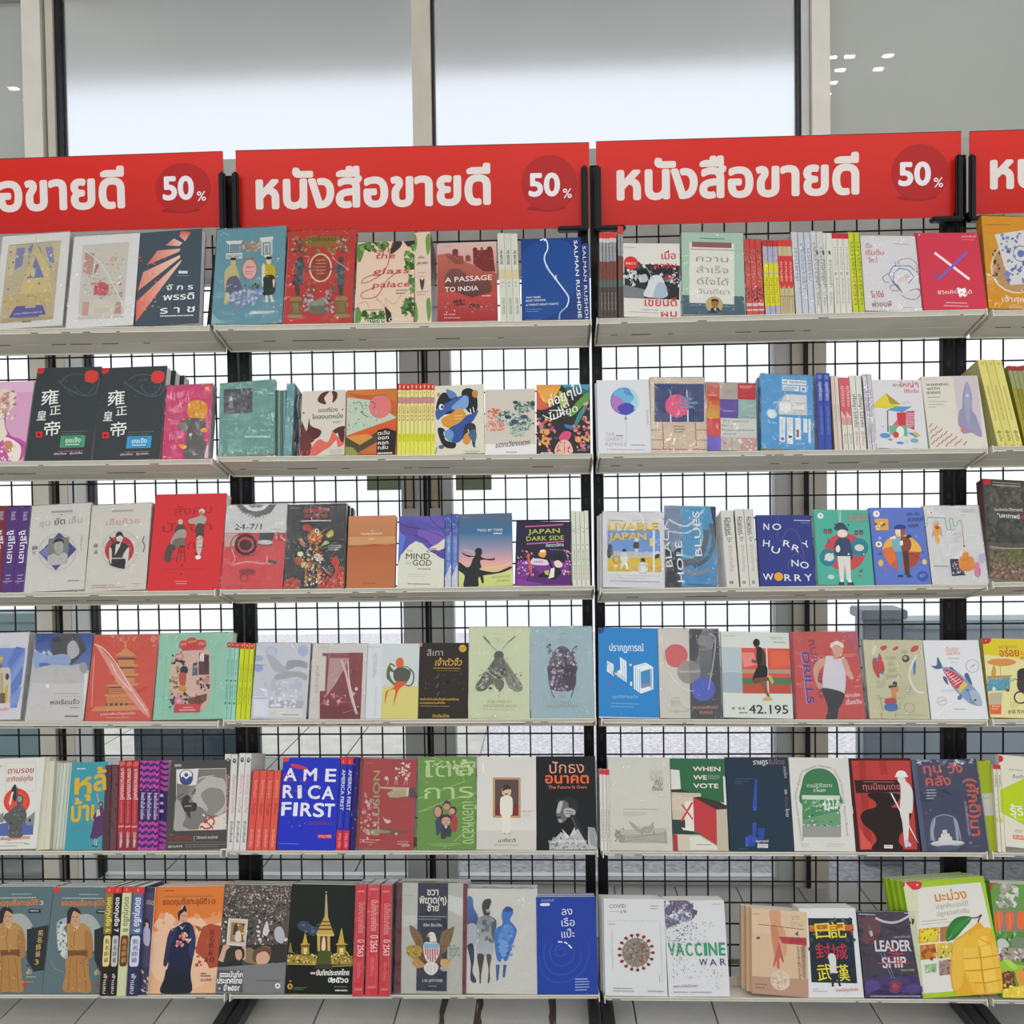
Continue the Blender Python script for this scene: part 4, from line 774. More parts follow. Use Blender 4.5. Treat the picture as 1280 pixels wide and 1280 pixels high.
book('h', 1, '714 198 1028 186 1034 600 714 602', '26292a', 'black book with flowers, green leaves and white brush script ending the second bay',
 'p 714 198 860 194 760 330 714 290 #e89c3c;e 766 268 34 28 #f4cc4c;p 714 230 770 220 860 200 800 330 #e8a84c;b 714 230 750 290 790 330 714 340 #d8604c;p 860 193 1028 186 1020 240 900 230 #4c98b8;b 880 210 960 205 1028 230 1000 250 920 240 #2f6a78;b 1010 240 1028 250 1020 290 985 320 940 370 900 380 940 310 #5f9a44;b 1010 300 1012 330 990 370 950 440 935 440 960 370 #3c8a84;b 850 230 900 280 880 330 850 300 #b0b86a;'
 'n 716 400 830 585 46 16 #d87a98 #e8a060 #8c5a9a #f0c46a #c8506a #6a4a70;n 930 440 1030 570 40 16 #d87a98 #e8a060 #b06a9a #f0c46a #d05a60;n 990 260 1030 420 14 14 #d06a80 #e8a0a0;e 775 475 18 18 #e8a05c;e 768 528 24 24 #e89a50;e 768 528 8 8 #6a3a2a;e 960 518 18 18 #e8a060;e 742 440 14 20 #c87a90;b 850 500 880 470 920 480 905 520 880 530 850 520 #d84c84;b 840 540 880 520 915 540 925 598 825 600 #e8bca8;n 835 535 920 598 20 9 #c85a5c #f0d0bc #a8504c;l 3 878 530 880 598 #6a3a30;b 880 430 930 440 935 460 890 450 #4a78b4;'
 'I 790 330 985 240 50 f2f0ea |ค่อยๆไป;I 850 355 908 320 30 f2f0ea |แต่;I 790 410 958 350 34 f2f0ea |ไม่หยุด;s 5 790 350 880 350 820 400 750 378 #f2f0ea;m 740 594 810 594 1 9 #d8d4cc;m 955 576 1020 582 2 3 #a8a49c', t=13)
# right centre bay
book('i', 1, '24 168 338 156 352 590 42 602', 'dedfe6', 'white book with a blue balloon, starting the right centre bay',
 'o 196 286 86 88 3 #c4dce4;e 192 290 84 82 #5f9ad0>#5c50b0;b 130 240 180 215 200 250 240 260 270 300 250 340 200 360 240 310 190 300 140 280 #6cb4dc;b 112 280 150 260 190 300 180 340 160 360 125 330 #b07ac0;b 220 215 262 245 276 300 255 340 230 300 250 270 #a8d8e4;b 150 330 200 300 250 320 230 360 190 372 #4c4cb0;p 200 374 208 400 190 400 #8a8cb4;s 3 200 400 205 470 200 540 195 555 #c0c0c8;t 82 500 135 498 24 b8b4ae |THE;m 142 492 185 492 1 7 #8a867e;t 82 528 185 525 24 b8b4ae |GREAT;t 82 558 205 555 24 b8b4ae |REMAKE;m 230 545 312 545 1 5 #9a968e;m 90 574 310 572 1 4 #a8a49c;T 322 340 325 430 8 b0acb0 |ผู้นำเปลี่ยนโลก', t=16, wrap=0, n=1, dx=-3)
book('i', 1, '342 152 664 148 684 588 354 590', 'ddcdb8', 'cream grid book with a pink sun on an indigo square',
 'l 2 345 300 675 296 #c8b8a4;l 2 395 180 400 585 #c8b8a4;l 4 350 462 420 462 #b87a60;l 4 350 520 420 520 #b87a60;l 4 615 460 680 460 #b87a60;l 4 615 520 680 520 #b87a60;n 352 420 415 575 10 8 #d6c8b4;m 352 300 372 560 18 2 #cdbfae;m 640 180 676 560 26 2 #cdbfae;r 370 184 664 414 #3c4c7c;e 382 184 7 5 #ddcdb8;e 405 184 7 5 #ddcdb8;e 428 184 7 5 #ddcdb8;e 451 184 7 5 #ddcdb8;e 474 184 7 5 #ddcdb8;e 497 184 7 5 #ddcdb8;e 520 184 7 5 #ddcdb8;e 543 184 7 5 #ddcdb8;e 566 184 7 5 #ddcdb8;e 589 184 7 5 #ddcdb8;e 612 184 7 5 #ddcdb8;e 635 184 7 5 #ddcdb8;e 656 184 7 5 #ddcdb8;'
 'l 4 466 225 466 414 #c8cce0;l 7 562 225 568 414 #c8cce0;e 505 318 72 68 #e4608c;r 530 270 590 286 #5f9cc0;r 520 294 626 308 #5f9cc0;r 528 318 600 332 #5f9cc0;l 7 466 370 466 414 #e8ecf4;l 8 568 345 568 414 #e8ecf4;p 420 418 615 416 620 560 428 565 #d8c4ac;l 6 418 416 424 575 #b87a60;l 6 612 416 618 575 #b87a60;m 485 438 550 470 3 6 #7a6a5c;l 4 354 574 684 574 #a86a50;n 430 490 620 585 26 10 #efe6da #f6f0e8 #e0d2c0', t=18, wrap=1, n=1, dx=-1)
book('i', 1, '672 192 970 188 976 588 682 592', 'ccc4be', 'patchwork book of red, purple and grey squares in shrink wrap',
 'r 676 192 756 288 #c8847a>#d4523c;r 756 190 864 288 #bcb2aa;r 864 188 970 286 #c83c44;r 680 288 758 404 #d0523a>#e0b030;r 758 288 868 400 #6a58ac;r 868 288 972 398 #9cbcb4;r 682 404 764 512 #d84c50;r 764 402 974 512 #d8d8d4;r 684 512 766 592 #7a6ad0;r 766 514 880 590 #c8beb4;r 880 514 976 588 #cda49c;n 770 518 970 585 30 10 #e0d8d2 #d07a74 #f0ecea #b8a8a0;'
 'T 772 426 930 420 15 8c9490 |The Lessons;T 772 452 836 450 15 8c9490 |for a;T 772 478 964 472 15 8c9490 |Post-Pandemic;T 772 502 850 500 15 8c9490 |World;m 686 262 745 266 2 5 #e8b4a0;m 876 202 950 214 3 5 #e6a0a0;m 776 354 850 358 2 5 #b4a8dc;m 688 330 750 380 5 3 #e8c080;m 780 230 840 250 3 3 #a89e96;m 880 388 960 390 1 3 #7a9c94', t=16, wrap=1, n=1, dx=3)
book('i', 1, '1000 148 1308 142 1316 584 1006 590', '5ba4d8', 'sky blue book covered with white paper labels and boxes',
 'r 1126 174 1272 204 #e8ecf0;T 1134 196 1264 194 15 3a4450 |WE THE PEOPLE;r 1128 210 1228 242 #e4e8ec;m 1136 220 1218 232 2 5 #6a7480;r 1236 210 1272 242 #e4e8ec;r 1244 220 1262 234 #8a949c;p 1150 262 1272 262 1276 380 1108 386 1106 320 #dcdcda;r 1114 316 1178 366 #eef0f0;m 1190 310 1270 370 5 3 #9aa0a4;m 1118 300 1176 304 1 3 #9aa0a4;r 1192 326 1260 350 #ececea;b 1044 365 1070 360 1096 380 1085 408 1055 410 1040 390 #e4e8ea;l 3 1085 365 1110 300 1145 264 #cfe0ea;'
 'r 1112 400 1146 546 #e8ecf0;r 1122 520 1138 536 #6a7480;l 3 1128 410 1128 500 #9aa4ac;r 1156 400 1192 556 #e8ecf0;m 1160 414 1188 470 4 3 #9aa4ac;r 1164 508 1186 520 #4a545c;r 1204 400 1238 528 #e8ecf0;r 1212 470 1226 514 #8a5a60;r 1252 402 1276 482 #e8ecf0;r 1282 402 1296 540 #e8ecf0;m 1110 386 1210 388 1 3 #8ab4cc', t=20, wrap=1, n=1, dx=-3)
spines('j', 1, '62 172 128 168 158 626 64 630', 2, '3a50a8 3c52aa', 'two royal blue spines beside the sky blue label cover',
 'l 6 97 0 97 100 #1e2c6c;b 20 3 80 3 70 8 30 8 #6a7cc4;T 30 12 30 36 44 c8d0ec |มนุษย์ต่างดาว;T 40 44 40 80 30 7a8ccc |นวนิยายแปลไทย')
spines('j', 1, '136 184 178 182 208 624 160 626', 2, 'dcc4b4 d8d0c8', 'two slim cream spines right of the royal blue ones', 'l 8 96 0 96 100 #a89c90;T 40 40 40 62 34 9c948c |บทความ')
spines('j', 1, '180 198 242 192 272 624 210 626', 2, 'd8606a dc6870', 'two red and white spines in the right centre bay, second shelf',
 'r 0 0 100 56 #d8606a;p 0 56 0 46 100 56 #e8b8b4;r 0 56 100 66 #dc9c98;r 0 66 100 100 #d8d8cc;T 38 12 38 40 44 f0c8c8 |ยุติธรรม;l 7 97 0 97 100 #a89890;T 40 78 40 92 34 8a9a84 |ผู้แปล')
spines('j', 1, '246 184 314 180 352 622 276 624', 2, 'dcdcd2', 'two cream spines with dark titles, right of the red and white ones',
 'l 6 97 0 97 100 #a8a89c;T 34 26 34 70 44 54544e |ปรัชญา ไม่จำกัด;T 38 76 38 94 34 c8807c |ผู้เขียน')
spines('j', 1, '316 180 372 174 402 620 356 622', 2, 'd4d4dc d8d6de', 'two pale lilac spines next to the white toy-house cover',
 'l 6 97 0 97 100 #a8a4b0;T 34 20 34 56 44 b89cb8 |สุนทรียะ;T 38 66 38 90 34 b0aab8 |ผู้เขียน', wrap=1)
book('j', 1, '374 212 664 198 712 606 402 620', 'dcdade', 'white book with a toy house under a yellow pyramid roof',
 'T 503 248 548 244 14 54544e |ก้าว;T 545 248 650 238 26 d0404c |ใหญ่ๆ;T 568 282 652 276 17 d0404c |ใช้ใจเริ่ม;p 462 290 392 378 498 382 #d8c83a;p 462 290 498 382 545 350 #a89838;p 392 354 392 376 498 384 545 352 #dccc3c;p 462 288 392 356 498 380 #e0d040;p 468 392 520 366 614 362 560 398 #5a94cc;r 468 392 475 520 #6a7c84;p 525 402 580 398 580 480 530 478 #c83c48;p 500 480 530 440 535 480 #d86a70;p 580 392 628 386 630 500 585 486 #c04860;m 582 400 626 480 8 5 #f0d0d8;p 480 482 585 476 590 540 484 532 #6cb090;e 545 515 24 32 #e8e6e2;e 520 534 18 18 #d04448;'
 'e 455 542 32 15 #5a94cc;p 590 520 630 512 668 530 640 544 #5a94cc;p 610 515 640 512 670 530 650 540 #c8b860;e 630 562 24 13 #7fae98;e 545 580 22 8 #5a94cc;e 486 564 14 6 #c89078;s 3 430 490 445 485 440 500 #a8a8b0;s 3 560 350 580 335 600 340 #a8a8b0;s 3 590 560 580 580 #a8a8b0;l 3 470 392 475 520 #54606a;m 620 606 690 600 1 4 #a0a0a4;m 415 614 480 612 1 4 #b4b4b8', t=14)
book('j', 1, '676 186 992 176 1076 606 714 610', 'dcd8cc', 'white book with a lavender rocket and slanting red dashes',
 'p 858 184 994 176 1040 545 965 515 890 470 #d0c4c8>#c8c2cc;b 935 215 965 290 970 380 1000 430 1035 540 975 520 930 500 890 470 895 390 912 370 915 290 #8c8cac>#9c98b8;b 937 220 960 300 955 470 930 400 922 300 #a4a2bc;e 940 298 9 11 #c8c8d4;p 890 465 912 470 980 515 920 525 #a888b0;p 905 480 918 478 915 515 905 510 #d8604c;p 905 485 912 483 911 505 #f0c050;'
 'T 706 242 832 236 16 55534c |WINNING;T 708 266 782 262 16 55534c |WITH;T 708 290 786 286 16 55534c |IDEAS;m 712 306 782 304 1 4 #8a887e;m 714 332 825 350 2 3 #a09e94;m 714 366 756 366 1 3 #a09e94;m 690 200 770 196 1 2 #a09e94;' + ''.join('l 6 %d %d %d %d #c07c6c;' % (712+c*30+r_*4, 486+r_*33+c*18-(c*3), 712+c*30+20+r_*4, 462+r_*33+c*18-(c*3)) for r_ in range(4) for c in range(11) if 486+r_*33+c*15 < 606), t=16, n=1, dx=4)
spines('j', 1, '1008 88 1144 82 1278 594 1128 606', 3, 'e0d67c dcd276 e2d87e', 'three leaning pale yellow spines starting the far right bay',
 'l 3 98 0 98 100 #a09850;T 40 3 40 6 30 a8a060 |ร;T 36 30 36 70 26 a09a60 |วรรณกรรมเยาวชน;T 38 82 38 94 30 5a5638 |ผู้แต่ง;n 0 97 100 100 10 10 #8a8448 #c8c070', side='b8b068', maxrot=.28, inset=.006)
spines('j', 1, '1168 128 1290 60 1400 560 1290 590', 5, 'a49a30 8f8a2e 9a9030 88802a a0982e', 'five olive red-topped spines, far right of second shelf',
 'r 0 0 100 6 #a83440;r 0 6 100 28 #98a070;l 6 95 0 95 100 #5a5620;n 0 30 100 98 14 24 #b0a838 #7c7628', maxrot=.28, inset=.012)
# ----------------------------------------------------------------- third shelf
spines('k', 2, '-30 154 186 154 140 664 -66 664', 3, '7a3040 553a78 55397a', 'three dark spines at the left end of the third shelf',
 'T 30 28 30 66 40 f0ecf0 |ซูสีไทเฮา;T 40 6 40 16 26 c8b8d0 |ชีวประวัติ;m 30 80 74 84 2 1 #c8b8d8;r 12 87 88 88 #b8a4c8;T 30 90 50 90 2 c8b8d8 |.', labs=['maroon spine at the left end of the third shelf', 'left purple spine beside the maroon one on the third shelf', 'right purple spine beside the white book with a blue diamond'])
book('k', 2, '190 154 540 150 500 662 142 668', 'dcd9d2', 'white wrapped book with a portrait photo on a blue diamond',
 'm 305 190 430 182 1 12 #a09e98;e 364 214 5 5 #8a8884;l 2 312 214 425 208 #b8b6b0;T 232 282 296 278 28 b8b6b4 |ซุน;T 322 276 384 272 30 5c5c60 |ยัต;T 408 272 486 268 28 b8b6b4 |เซ็น;o 340 436 108 108 3 #b4b4b0;p 350 322 410 380 290 384 #54549c;p 232 436 290 382 288 500 #6464a8;p 452 426 398 370 396 484 #54549c;p 304 516 362 512 330 546 #54549c;p 240 436 285 400 285 470 #8a8cc0;'
 'p 288 356 410 352 398 512 280 516 #8a8a8a;b 320 378 348 362 374 378 376 400 370 440 345 452 325 430 #b8b4b0;b 316 390 325 364 350 356 375 368 378 396 366 376 330 380 #2a2a2e;p 282 460 320 445 345 460 380 440 400 458 398 512 280 516 #c8c6c4;n 290 470 396 510 14 7 #b0aeac #d8d6d4;n 330 390 372 440 10 5 #8a8684 #d0ccc8;T 188 420 222 418 24 77756f |錦;T 190 450 214 448 22 77756f |文;s 3 484 345 478 400 482 440 #b0aea8;m 400 608 465 606 1 5 #9a9892', t=16, wrap=1)
book('k', 2, '546 148 900 146 862 656 502 662', 'dcd8cf', 'white wrapped book with a swordsman in front of a red disc',
 'm 665 182 790 180 1 12 #b0aea6;T 630 272 825 266 26 cfa8a0 |เอี้ยก้วย;o 712 420 108 112 3 #c0bcb4;o 660 380 50 34 3 #c8c4bc;o 780 380 50 34 3 #c8c4bc;e 707 422 86 84 #c04448;p 648 345 655 338 690 395 682 400 #4a4448;b 690 330 712 312 728 332 725 365 708 382 692 362 #e4dcd4;b 686 345 690 322 710 312 730 328 730 350 715 336 #2c2a30;b 655 400 690 370 720 378 755 395 762 430 740 470 668 470 658 440 #3c383e;p 688 385 700 390 718 372 712 400 680 455 #e8e4de;b 736 440 764 410 756 500 740 520 725 480 #e4dfd8;b 655 470 738 474 740 520 730 534 655 510 #35323a;r 660 468 740 474 #d8d4cc;b 648 410 662 420 660 500 650 480 #e4dfd8;'
 'T 555 402 580 400 22 77726c |楊;T 555 442 580 440 22 77726c |過;s 5 855 345 845 375 856 400 848 440 #55524e;m 545 625 680 622 1 4 #a89c94;m 545 638 740 636 1 4 #c09a94;m 785 620 830 618 1 4 #a09c94', t=18, wrap=1)
book('k', 2, '924 88 1348 76 1300 650 874 656', 'd8343a', 'tall red book with two old photographs of a barber and a seated man',
 't 1030 215 1255 195 42 9c2a30 |สังคม;t 962 315 1255 300 42 9c2a30 |ปัจจุก;t 1110 415 1210 405 42 9c2a30 |กร;b 1035 300 1068 258 1085 270 1105 310 1100 350 1080 395 1050 400 1020 440 1010 488 975 480 980 420 1005 380 1030 350 #5a4c4a;b 1030 330 1060 300 1100 300 1100 345 1050 380 1010 380 #a89c90;e 1070 252 14 16 #c8b8ac;b 1020 372 1050 350 1090 350 1096 395 1050 400 #7a6c66;n 1000 380 1095 480 20 8 #3c3030 #6a5a56 #8a7a72;'
 'l 4 1064 400 1045 492 #5a2a2a;l 4 1090 400 1098 485 #5a2a2a;l 3 1075 400 1070 485 #5a2a2a;r 1062 395 1096 402 #4a2c2c;b 1118 240 1170 222 1195 212 1222 225 1222 250 1205 275 1200 340 1165 345 1160 270 1125 262 #b0a69c;e 1198 188 18 16 #d8ccc0;e 1194 200 11 14 #a0907f;b 1165 270 1208 268 1204 345 1165 345 #55484a;b 1168 345 1202 345 1190 440 1168 435 #c8beb2;n 1165 345 1205 470 20 7 #8a7c74 #d8d0c4 #5c4c4c;b 1160 455 1185 450 1190 468 1165 474 #efe9e2;b 1148 435 1170 436 1165 445 #4a3434;e 1080 508 5 5 #7a2428;e 1075 560 5 5 #7a2428;m 985 530 1200 524 1 2 #b42c32;m 1040 600 1110 598 1 4 #f0a8a4;m 1045 614 1105 612 1 4 #f0a8a4', t=30)
book('l', 2, '112 142 472 138 442 636 72 648', 'd8484e', 'red and white wrapped book showing gears and the number 24-7/1',
 'p 112 142 472 138 460 308 98 310 #d4d4d4;p 168 140 405 138 370 190 290 214 215 190 #6c6a6c;p 205 140 365 138 330 172 285 180 240 172 #e2e2e2;p 235 140 335 138 310 158 260 158 #8a888a;' + ''.join('p %d %d %d %d %d %d #5a585c;' % (288+104*math.cos(a), 128+84*math.sin(a), 288+104*math.cos(a+.1), 128+84*math.sin(a+.1), 288+120*math.cos(a+.05), 128+98*math.sin(a+.05)) for a in [x*.2+.15 for x in range(15)]) +
 'T 158 292 318 288 36 3c3a3e |24-7/1;m 390 286 440 284 1 4 #9a989a;p 100 312 180 312 170 390 98 395 #c8a8a8;o 225 380 58 56 18 #3c2a2e;o 225 380 90 70 6 #c02c34;e 225 382 38 32 #4a3034;p 305 310 395 308 375 385 300 385 #35323a;e 340 365 44 14 #c8c4c8;p 400 320 455 312 450 370 400 350 #c43a40;n 400 310 460 350 10 9 #4a2c30 #e0d0d0;e 385 480 30 12 #3c2a30 -20;e 235 540 50 20 #a83038;m 190 532 280 545 2 4 #5c3a3c;o 215 575 22 24 5 #8a2c34;s 3 140 400 160 460 150 500 230 480 340 490 350 440 #f0d8d8', t=18, wrap=1)
book('l', 2, '476 140 820 138 804 638 448 640', '33373a', 'black wrapped book with a bird made of collaged flowers over flames',
 'T 568 190 718 186 24 d84a44 |แต่งเรื่อง;T 574 222 708 218 22 d84a44 |คนตาย;m 555 236 730 236 1 7 #d8d8d4;m 485 158 545 158 1 4 #a0a09c;b 560 270 590 258 620 280 640 310 600 300 570 295 #b84a34;b 600 310 640 290 670 310 672 345 650 380 610 370 590 340 #c8883c;e 645 300 12 14 #f0ece0;e 646 300 6 8 #1c1c20;n 595 310 675 480 60 14 #d8a050 #b86a34 #f0d8a0 #8a4a30 #c83c30;l 4 665 318 700 285 #b89a70;b 700 325 735 295 745 325 720 340 #c8b83c;b 540 350 560 345 575 390 555 385 #a86a50;b 670 390 700 360 720 375 690 385 #a8c070;'
 'e 540 475 25 26 #b84838;e 548 436 18 14 #e0e0b0;e 566 500 14 18 #d8cc60;e 655 462 20 20 #c8c8c0;d 610 470 70 40 30 12 #c8c8bc #7a8a4a #d8d4c8 #b86850 #5c6a3c;p 575 510 590 510 585 600 572 600 #a8703c;p 650 500 668 500 665 600 648 600 #b87c40;n 570 500 680 636 70 12 #b87c3c #8a4a2c #d8b070 #4a5a7a #e0d8c0;l 4 680 515 720 555 #e8e0d0;b 730 480 760 450 780 490 770 520 800 520 804 636 650 638 700 580 740 570 755 530 #c84430;n 660 530 804 636 46 14 #d8583c #a8342c #e07048 #5c2a28;p 450 600 500 570 540 590 555 638 448 640 #b84a3c;n 450 585 550 636 20 12 #d8705c #7a2c28;m 714 388 792 412 3 4 #d0d0cc;s 3 640 410 700 400 740 380 #8a9a50', t=18, wrap=1, n=2, dx=4)
book('l', 2, '836 206 1114 204 1106 632 818 634', 'c8885c>b06a44', 'tan orange desert book with tiny white title',
 'b 836 380 900 385 980 375 1060 382 1112 376 1112 400 836 400 #a85c38;p 834 392 1112 388 1106 632 818 634 #b8683f>#c07448;p 836 330 1114 330 1112 372 980 375 836 380 #d09a68;T 905 320 1035 318 12 f0e0d0 |THE SHELTERING SKY;m 955 342 985 342 1 5 #e8d0b8;m 965 294 982 294 1 4 #e8d0b8;T 915 612 995 610 13 9c5634 |Paul Bowles;s 2 840 460 950 450 1100 470 #b06440', t=18, hard=1)
book('m', 2, '-96 206 172 204 166 624 -112 632', '4f4ca8', 'purple and cream book with layered clouds and a reaching hand',
 'p -96 206 172 204 168 420 -100 420 #5656b0;b -96 205 60 205 140 206 170 260 120 270 60 240 0 225 #6a58b0;b -96 260 -20 245 40 290 110 310 160 330 165 360 60 360 -10 330 -96 300 #5c4aa0;b 10 290 60 285 150 300 170 330 165 385 100 385 60 340 20 330 #7a5cb8;s 3 -96 250 -40 270 40 285 90 300 160 330 #34285c;s 3 -10 320 40 340 100 385 168 390 #34285c;s 3 80 206 110 250 168 290 #34285c;p -96 300 -60 330 -100 470 #5c7ad0;'
 'p -110 500 -90 440 -40 380 0 355 40 370 90 420 168 455 166 624 -112 632 #dcdccc;b 60 420 90 390 130 370 170 340 170 390 140 410 110 405 80 410 #e4d8c8;s 4 60 420 90 400 120 400 #5a4a4a;s 3 70 425 100 412 130 420 128 440 #5a4a4a;b 120 430 165 400 168 455 145 452 #5c4a9c;t -55 420 -20 420 14 8a887c |THE;T -60 462 82 462 36 54534e |MIND;t -62 494 -28 494 13 8a887c |OF;T -20 500 92 500 36 54534e |GOD;m 10 516 90 516 1 6 #9a988a;m -50 550 80 562 2 2 #b0ae9e;m -50 604 85 604 1 7 #9a988a', t=14)
spines('m', 2, '174 190 252 190 252 624 172 624', 2, '4a6cc0 4466bc', 'two blue and white wrapped spines beside the reaching hand cover',
 'r 0 0 100 34 #4a60b4;n 0 4 100 34 10 26 #7a98dc #30429c #8ab0e4;r 0 34 100 76 #4c78c8;p 0 86 100 66 100 100 0 100 #d0d4e4;T 30 30 30 78 46 b8ccf0 |THE MIND OF GOD;l 6 96 0 96 100 #2a3c84', wrap=1)
book('m', 2, '254 192 566 182 576 616 252 620', '4f6a84>4a86a8', 'blue to pink sunset book with the silhouette of a child on shoulders',
 'p 254 192 566 182 568 300 254 300 #586a80>#38709c;p 254 300 568 300 570 400 254 400 #38709c>#9a96b0;p 254 400 570 400 572 470 254 470 #9a96b0>#e0a8a8;p 254 470 572 470 574 530 254 530 #e0a8a8>#e8c08c;p 254 530 574 530 576 616 252 620 #dcd88c>#c8d47c;s 5 280 400 350 420 340 440 #e8b8a8;s 4 410 510 500 500 560 480 #f0d0a0;T 362 296 514 292 17 dce0e4 |TWO BY TWO;m 460 302 508 300 1 7 #e8e8ea;'
 'b 350 405 368 392 388 398 392 425 384 440 410 455 455 455 462 448 468 462 440 466 400 462 380 470 388 505 380 520 470 535 530 515 562 502 568 512 520 535 470 545 400 555 370 570 366 620 284 620 288 560 275 540 252 520 252 474 300 505 322 495 335 460 345 445 310 445 280 430 274 418 300 432 348 438 #24262c;b 380 560 398 560 402 595 392 598 #24262c;T 452 572 560 564 15 9aa06a |NICHOLAS;T 478 594 558 590 15 9aa06a |SPARKS;m 272 208 322 206 1 3 #8a98a4', t=15)
book('m', 2, '600 238 916 224 922 608 580 612', '231e3c', 'dark purple book showing a suited figure and yellow outlined English title',
 'l 7 650 270 870 244 #c86aa0;l 7 656 372 876 346 #c86aa0;T 666 312 850 294 28 c0cc50 |JAPAN;T 656 354 874 336 28 b8c84c |DARK SIDE;T 770 384 874 374 16 e8e4ec |ถึงคราวปีศาจ;m 790 396 870 390 1 3 #9a90b0;p 600 470 916 455 922 608 580 612 #7a3090;p 690 500 760 560 900 540 920 470 922 600 640 605 #5c2470;n 600 410 700 560 50 9 #e8704c #f0d8c8 #d8d46c #c84a60 #e8e4e8 #8a4ca8;n 870 400 920 560 26 9 #e8d8a0 #d85a60 #e8e4e8 #b070c0;p 655 440 668 420 672 440 690 560 680 558 #d85c44;b 680 470 700 455 770 460 790 480 770 492 700 492 680 485 #e4d4e0;T 700 482 755 478 14 9a6c90 |FREE;'
 'b 725 430 745 402 770 405 768 440 745 446 #e8a83c;e 750 410 16 8 #f0ece0;b 765 440 790 450 810 500 815 540 790 560 720 560 760 530 800 510 #1c1a20;p 770 430 785 438 818 520 806 524 #1c1a20;b 815 460 830 450 868 480 860 500 830 500 #e8dcc8;b 810 470 820 430 860 425 882 450 878 470 840 460 #1c1a20;p 800 520 830 500 860 510 862 540 820 575 790 570 #1c1a20;p 800 510 822 505 820 560 785 570 #e8e8e4;p 760 525 790 520 785 550 765 545 #c8c064;p 600 575 660 590 760 600 700 608 590 610 #8a3aa0', t=14)
spines('m', 2, '920 180 1022 176 1034 622 930 624', 4, 'd8dccb dadece', 'four white spines with green flecks ending the second bay',
 'l 6 96 0 96 100 #a0a494;n 20 18 80 30 7 16 #4c5a5c #6a9a8c;e 50 46 12 1 #6a6a5c;T 36 52 36 70 26 9c9c8c |เรื่องสั้น;T 36 72 36 92 30 c08a80 |สำนักพิมพ์')
book('n', 2, '62 136 418 132 430 580 64 584', 'dcdce0', 'white wrapped book with yellow bubble lettering over a street scene',
 'p 90 250 400 240 405 370 92 370 #6c9cdc;p 92 370 405 370 408 400 92 410 #c8d0d8;p 92 410 408 400 410 455 92 460 #e0c030;p 92 460 410 455 412 490 350 490 350 515 235 515 235 490 92 490 #d4b438;p 92 490 412 490 412 550 92 555 #e0e0e4;X 96 248 392 240 46 8a7418 |LIVABLE;X 94 246 390 236 46 ecca28 |LIVABLE;X 104 308 324 302 46 8a7418 |JAPAN;X 102 305 322 299 46 ecca28 |JAPAN;m 98 184 190 182 1 8 #b8a870;m 240 182 340 178 1 4 #b0b0b0;r 360 240 372 490 #e8e8ec;r 342 290 366 336 #e8d870;'
 'e 264 302 13 14 #d8dce0;b 244 325 264 312 280 325 276 352 250 352 #23252c;p 252 352 276 352 270 400 255 400 #d8dce4;e 107 345 13 14 #22242a;p 90 360 120 360 128 385 100 418 90 400 #3c4048;o 144 420 20 22 4 #4a4a40;e 190 366 12 12 #22242a;b 172 385 192 375 208 390 205 430 175 430 #e8e8ea;p 178 430 206 430 216 472 204 474 192 445 176 474 166 470 #e4e4e6;e 301 422 14 14 #23252c;b 280 445 302 432 326 450 324 500 276 500 #e4e4e8;u 282 448 322 498 2 #4a4c54;e 388 375 12 12 #d8d8dc;p 375 385 400 380 402 400 370 415 #34363e;m 110 372 350 396 3 4 #a8b8b8;m 100 542 405 540 1 7 #a8b4bc;m 100 510 405 525 2 3 #c0c4c8', t=16, wrap=1, n=2, dx=-5)
book('n', 2, '432 100 730 102 742 580 436 580', '2b3a44', 'tall dark and blue wrapped book with vertical white English title',
 'p 530 100 700 102 742 300 742 580 530 580 #4fa0cc>#4a90c4;p 432 100 530 100 530 330 480 380 436 300 #8a94b0;p 436 120 520 110 530 260 470 330 436 330 #7a90ac;s 40 460 420 540 440 620 410 660 340 680 240 #5a6a74;s 22 440 440 520 460 600 500 700 470 #8a9498;s 16 500 380 600 400 650 300 640 200 #7ab8d0;p 436 400 530 420 530 580 436 580 #26323a;s 26 700 200 720 300 690 400 600 460 #50606c;m 565 560 735 552 1 10 #3a6a8c;s 12 450 180 560 220 660 120 #c8d4d8;s 10 450 250 560 260 650 200 #c0ccd4;'
 'T 478 462 446 190 40 e4e8ea |BLACK;T 548 550 530 310 40 e4e8ea |HOLE;T 652 396 632 128 40 e4e8ea |BLUES', t=20, wrap=1, inset=.012)
spines('n', 2, '768 136 836 132 878 588 800 590', 1, 'd6d4cc', 'first of three leaning white spines with dark vertical title, third shelf',
 'T 44 10 44 32 30 54524e |Digital;T 18 10 18 34 30 54524e |Minimalism;m 30 36 80 38 2 1 #8a8880;e 50 41 10 1 #6a6862;T 36 46 36 80 24 b0aea6 |ชีวิตดิจิทัล;e 40 94 16 2 #4a4844;e 40 94 8 1 #d6d4cc', maxrot=.2)
spines('n', 2, '842 130 954 126 990 590 882 590', 2, 'd8d6ce d6d4cc', 'two leaning white spines right of their twin, third shelf',
 'T 44 10 44 32 30 54524e |Digital;T 18 10 18 34 30 54524e |Minimalism;m 30 36 80 38 2 1 #8a8880;e 50 41 10 1 #6a6862;T 36 46 36 80 24 b0aea6 |ชีวิตดิจิทัล;e 40 94 16 2 #4a4844;e 40 94 8 1 #d6d4cc;l 5 96 0 96 100 #a09e98', maxrot=.2)
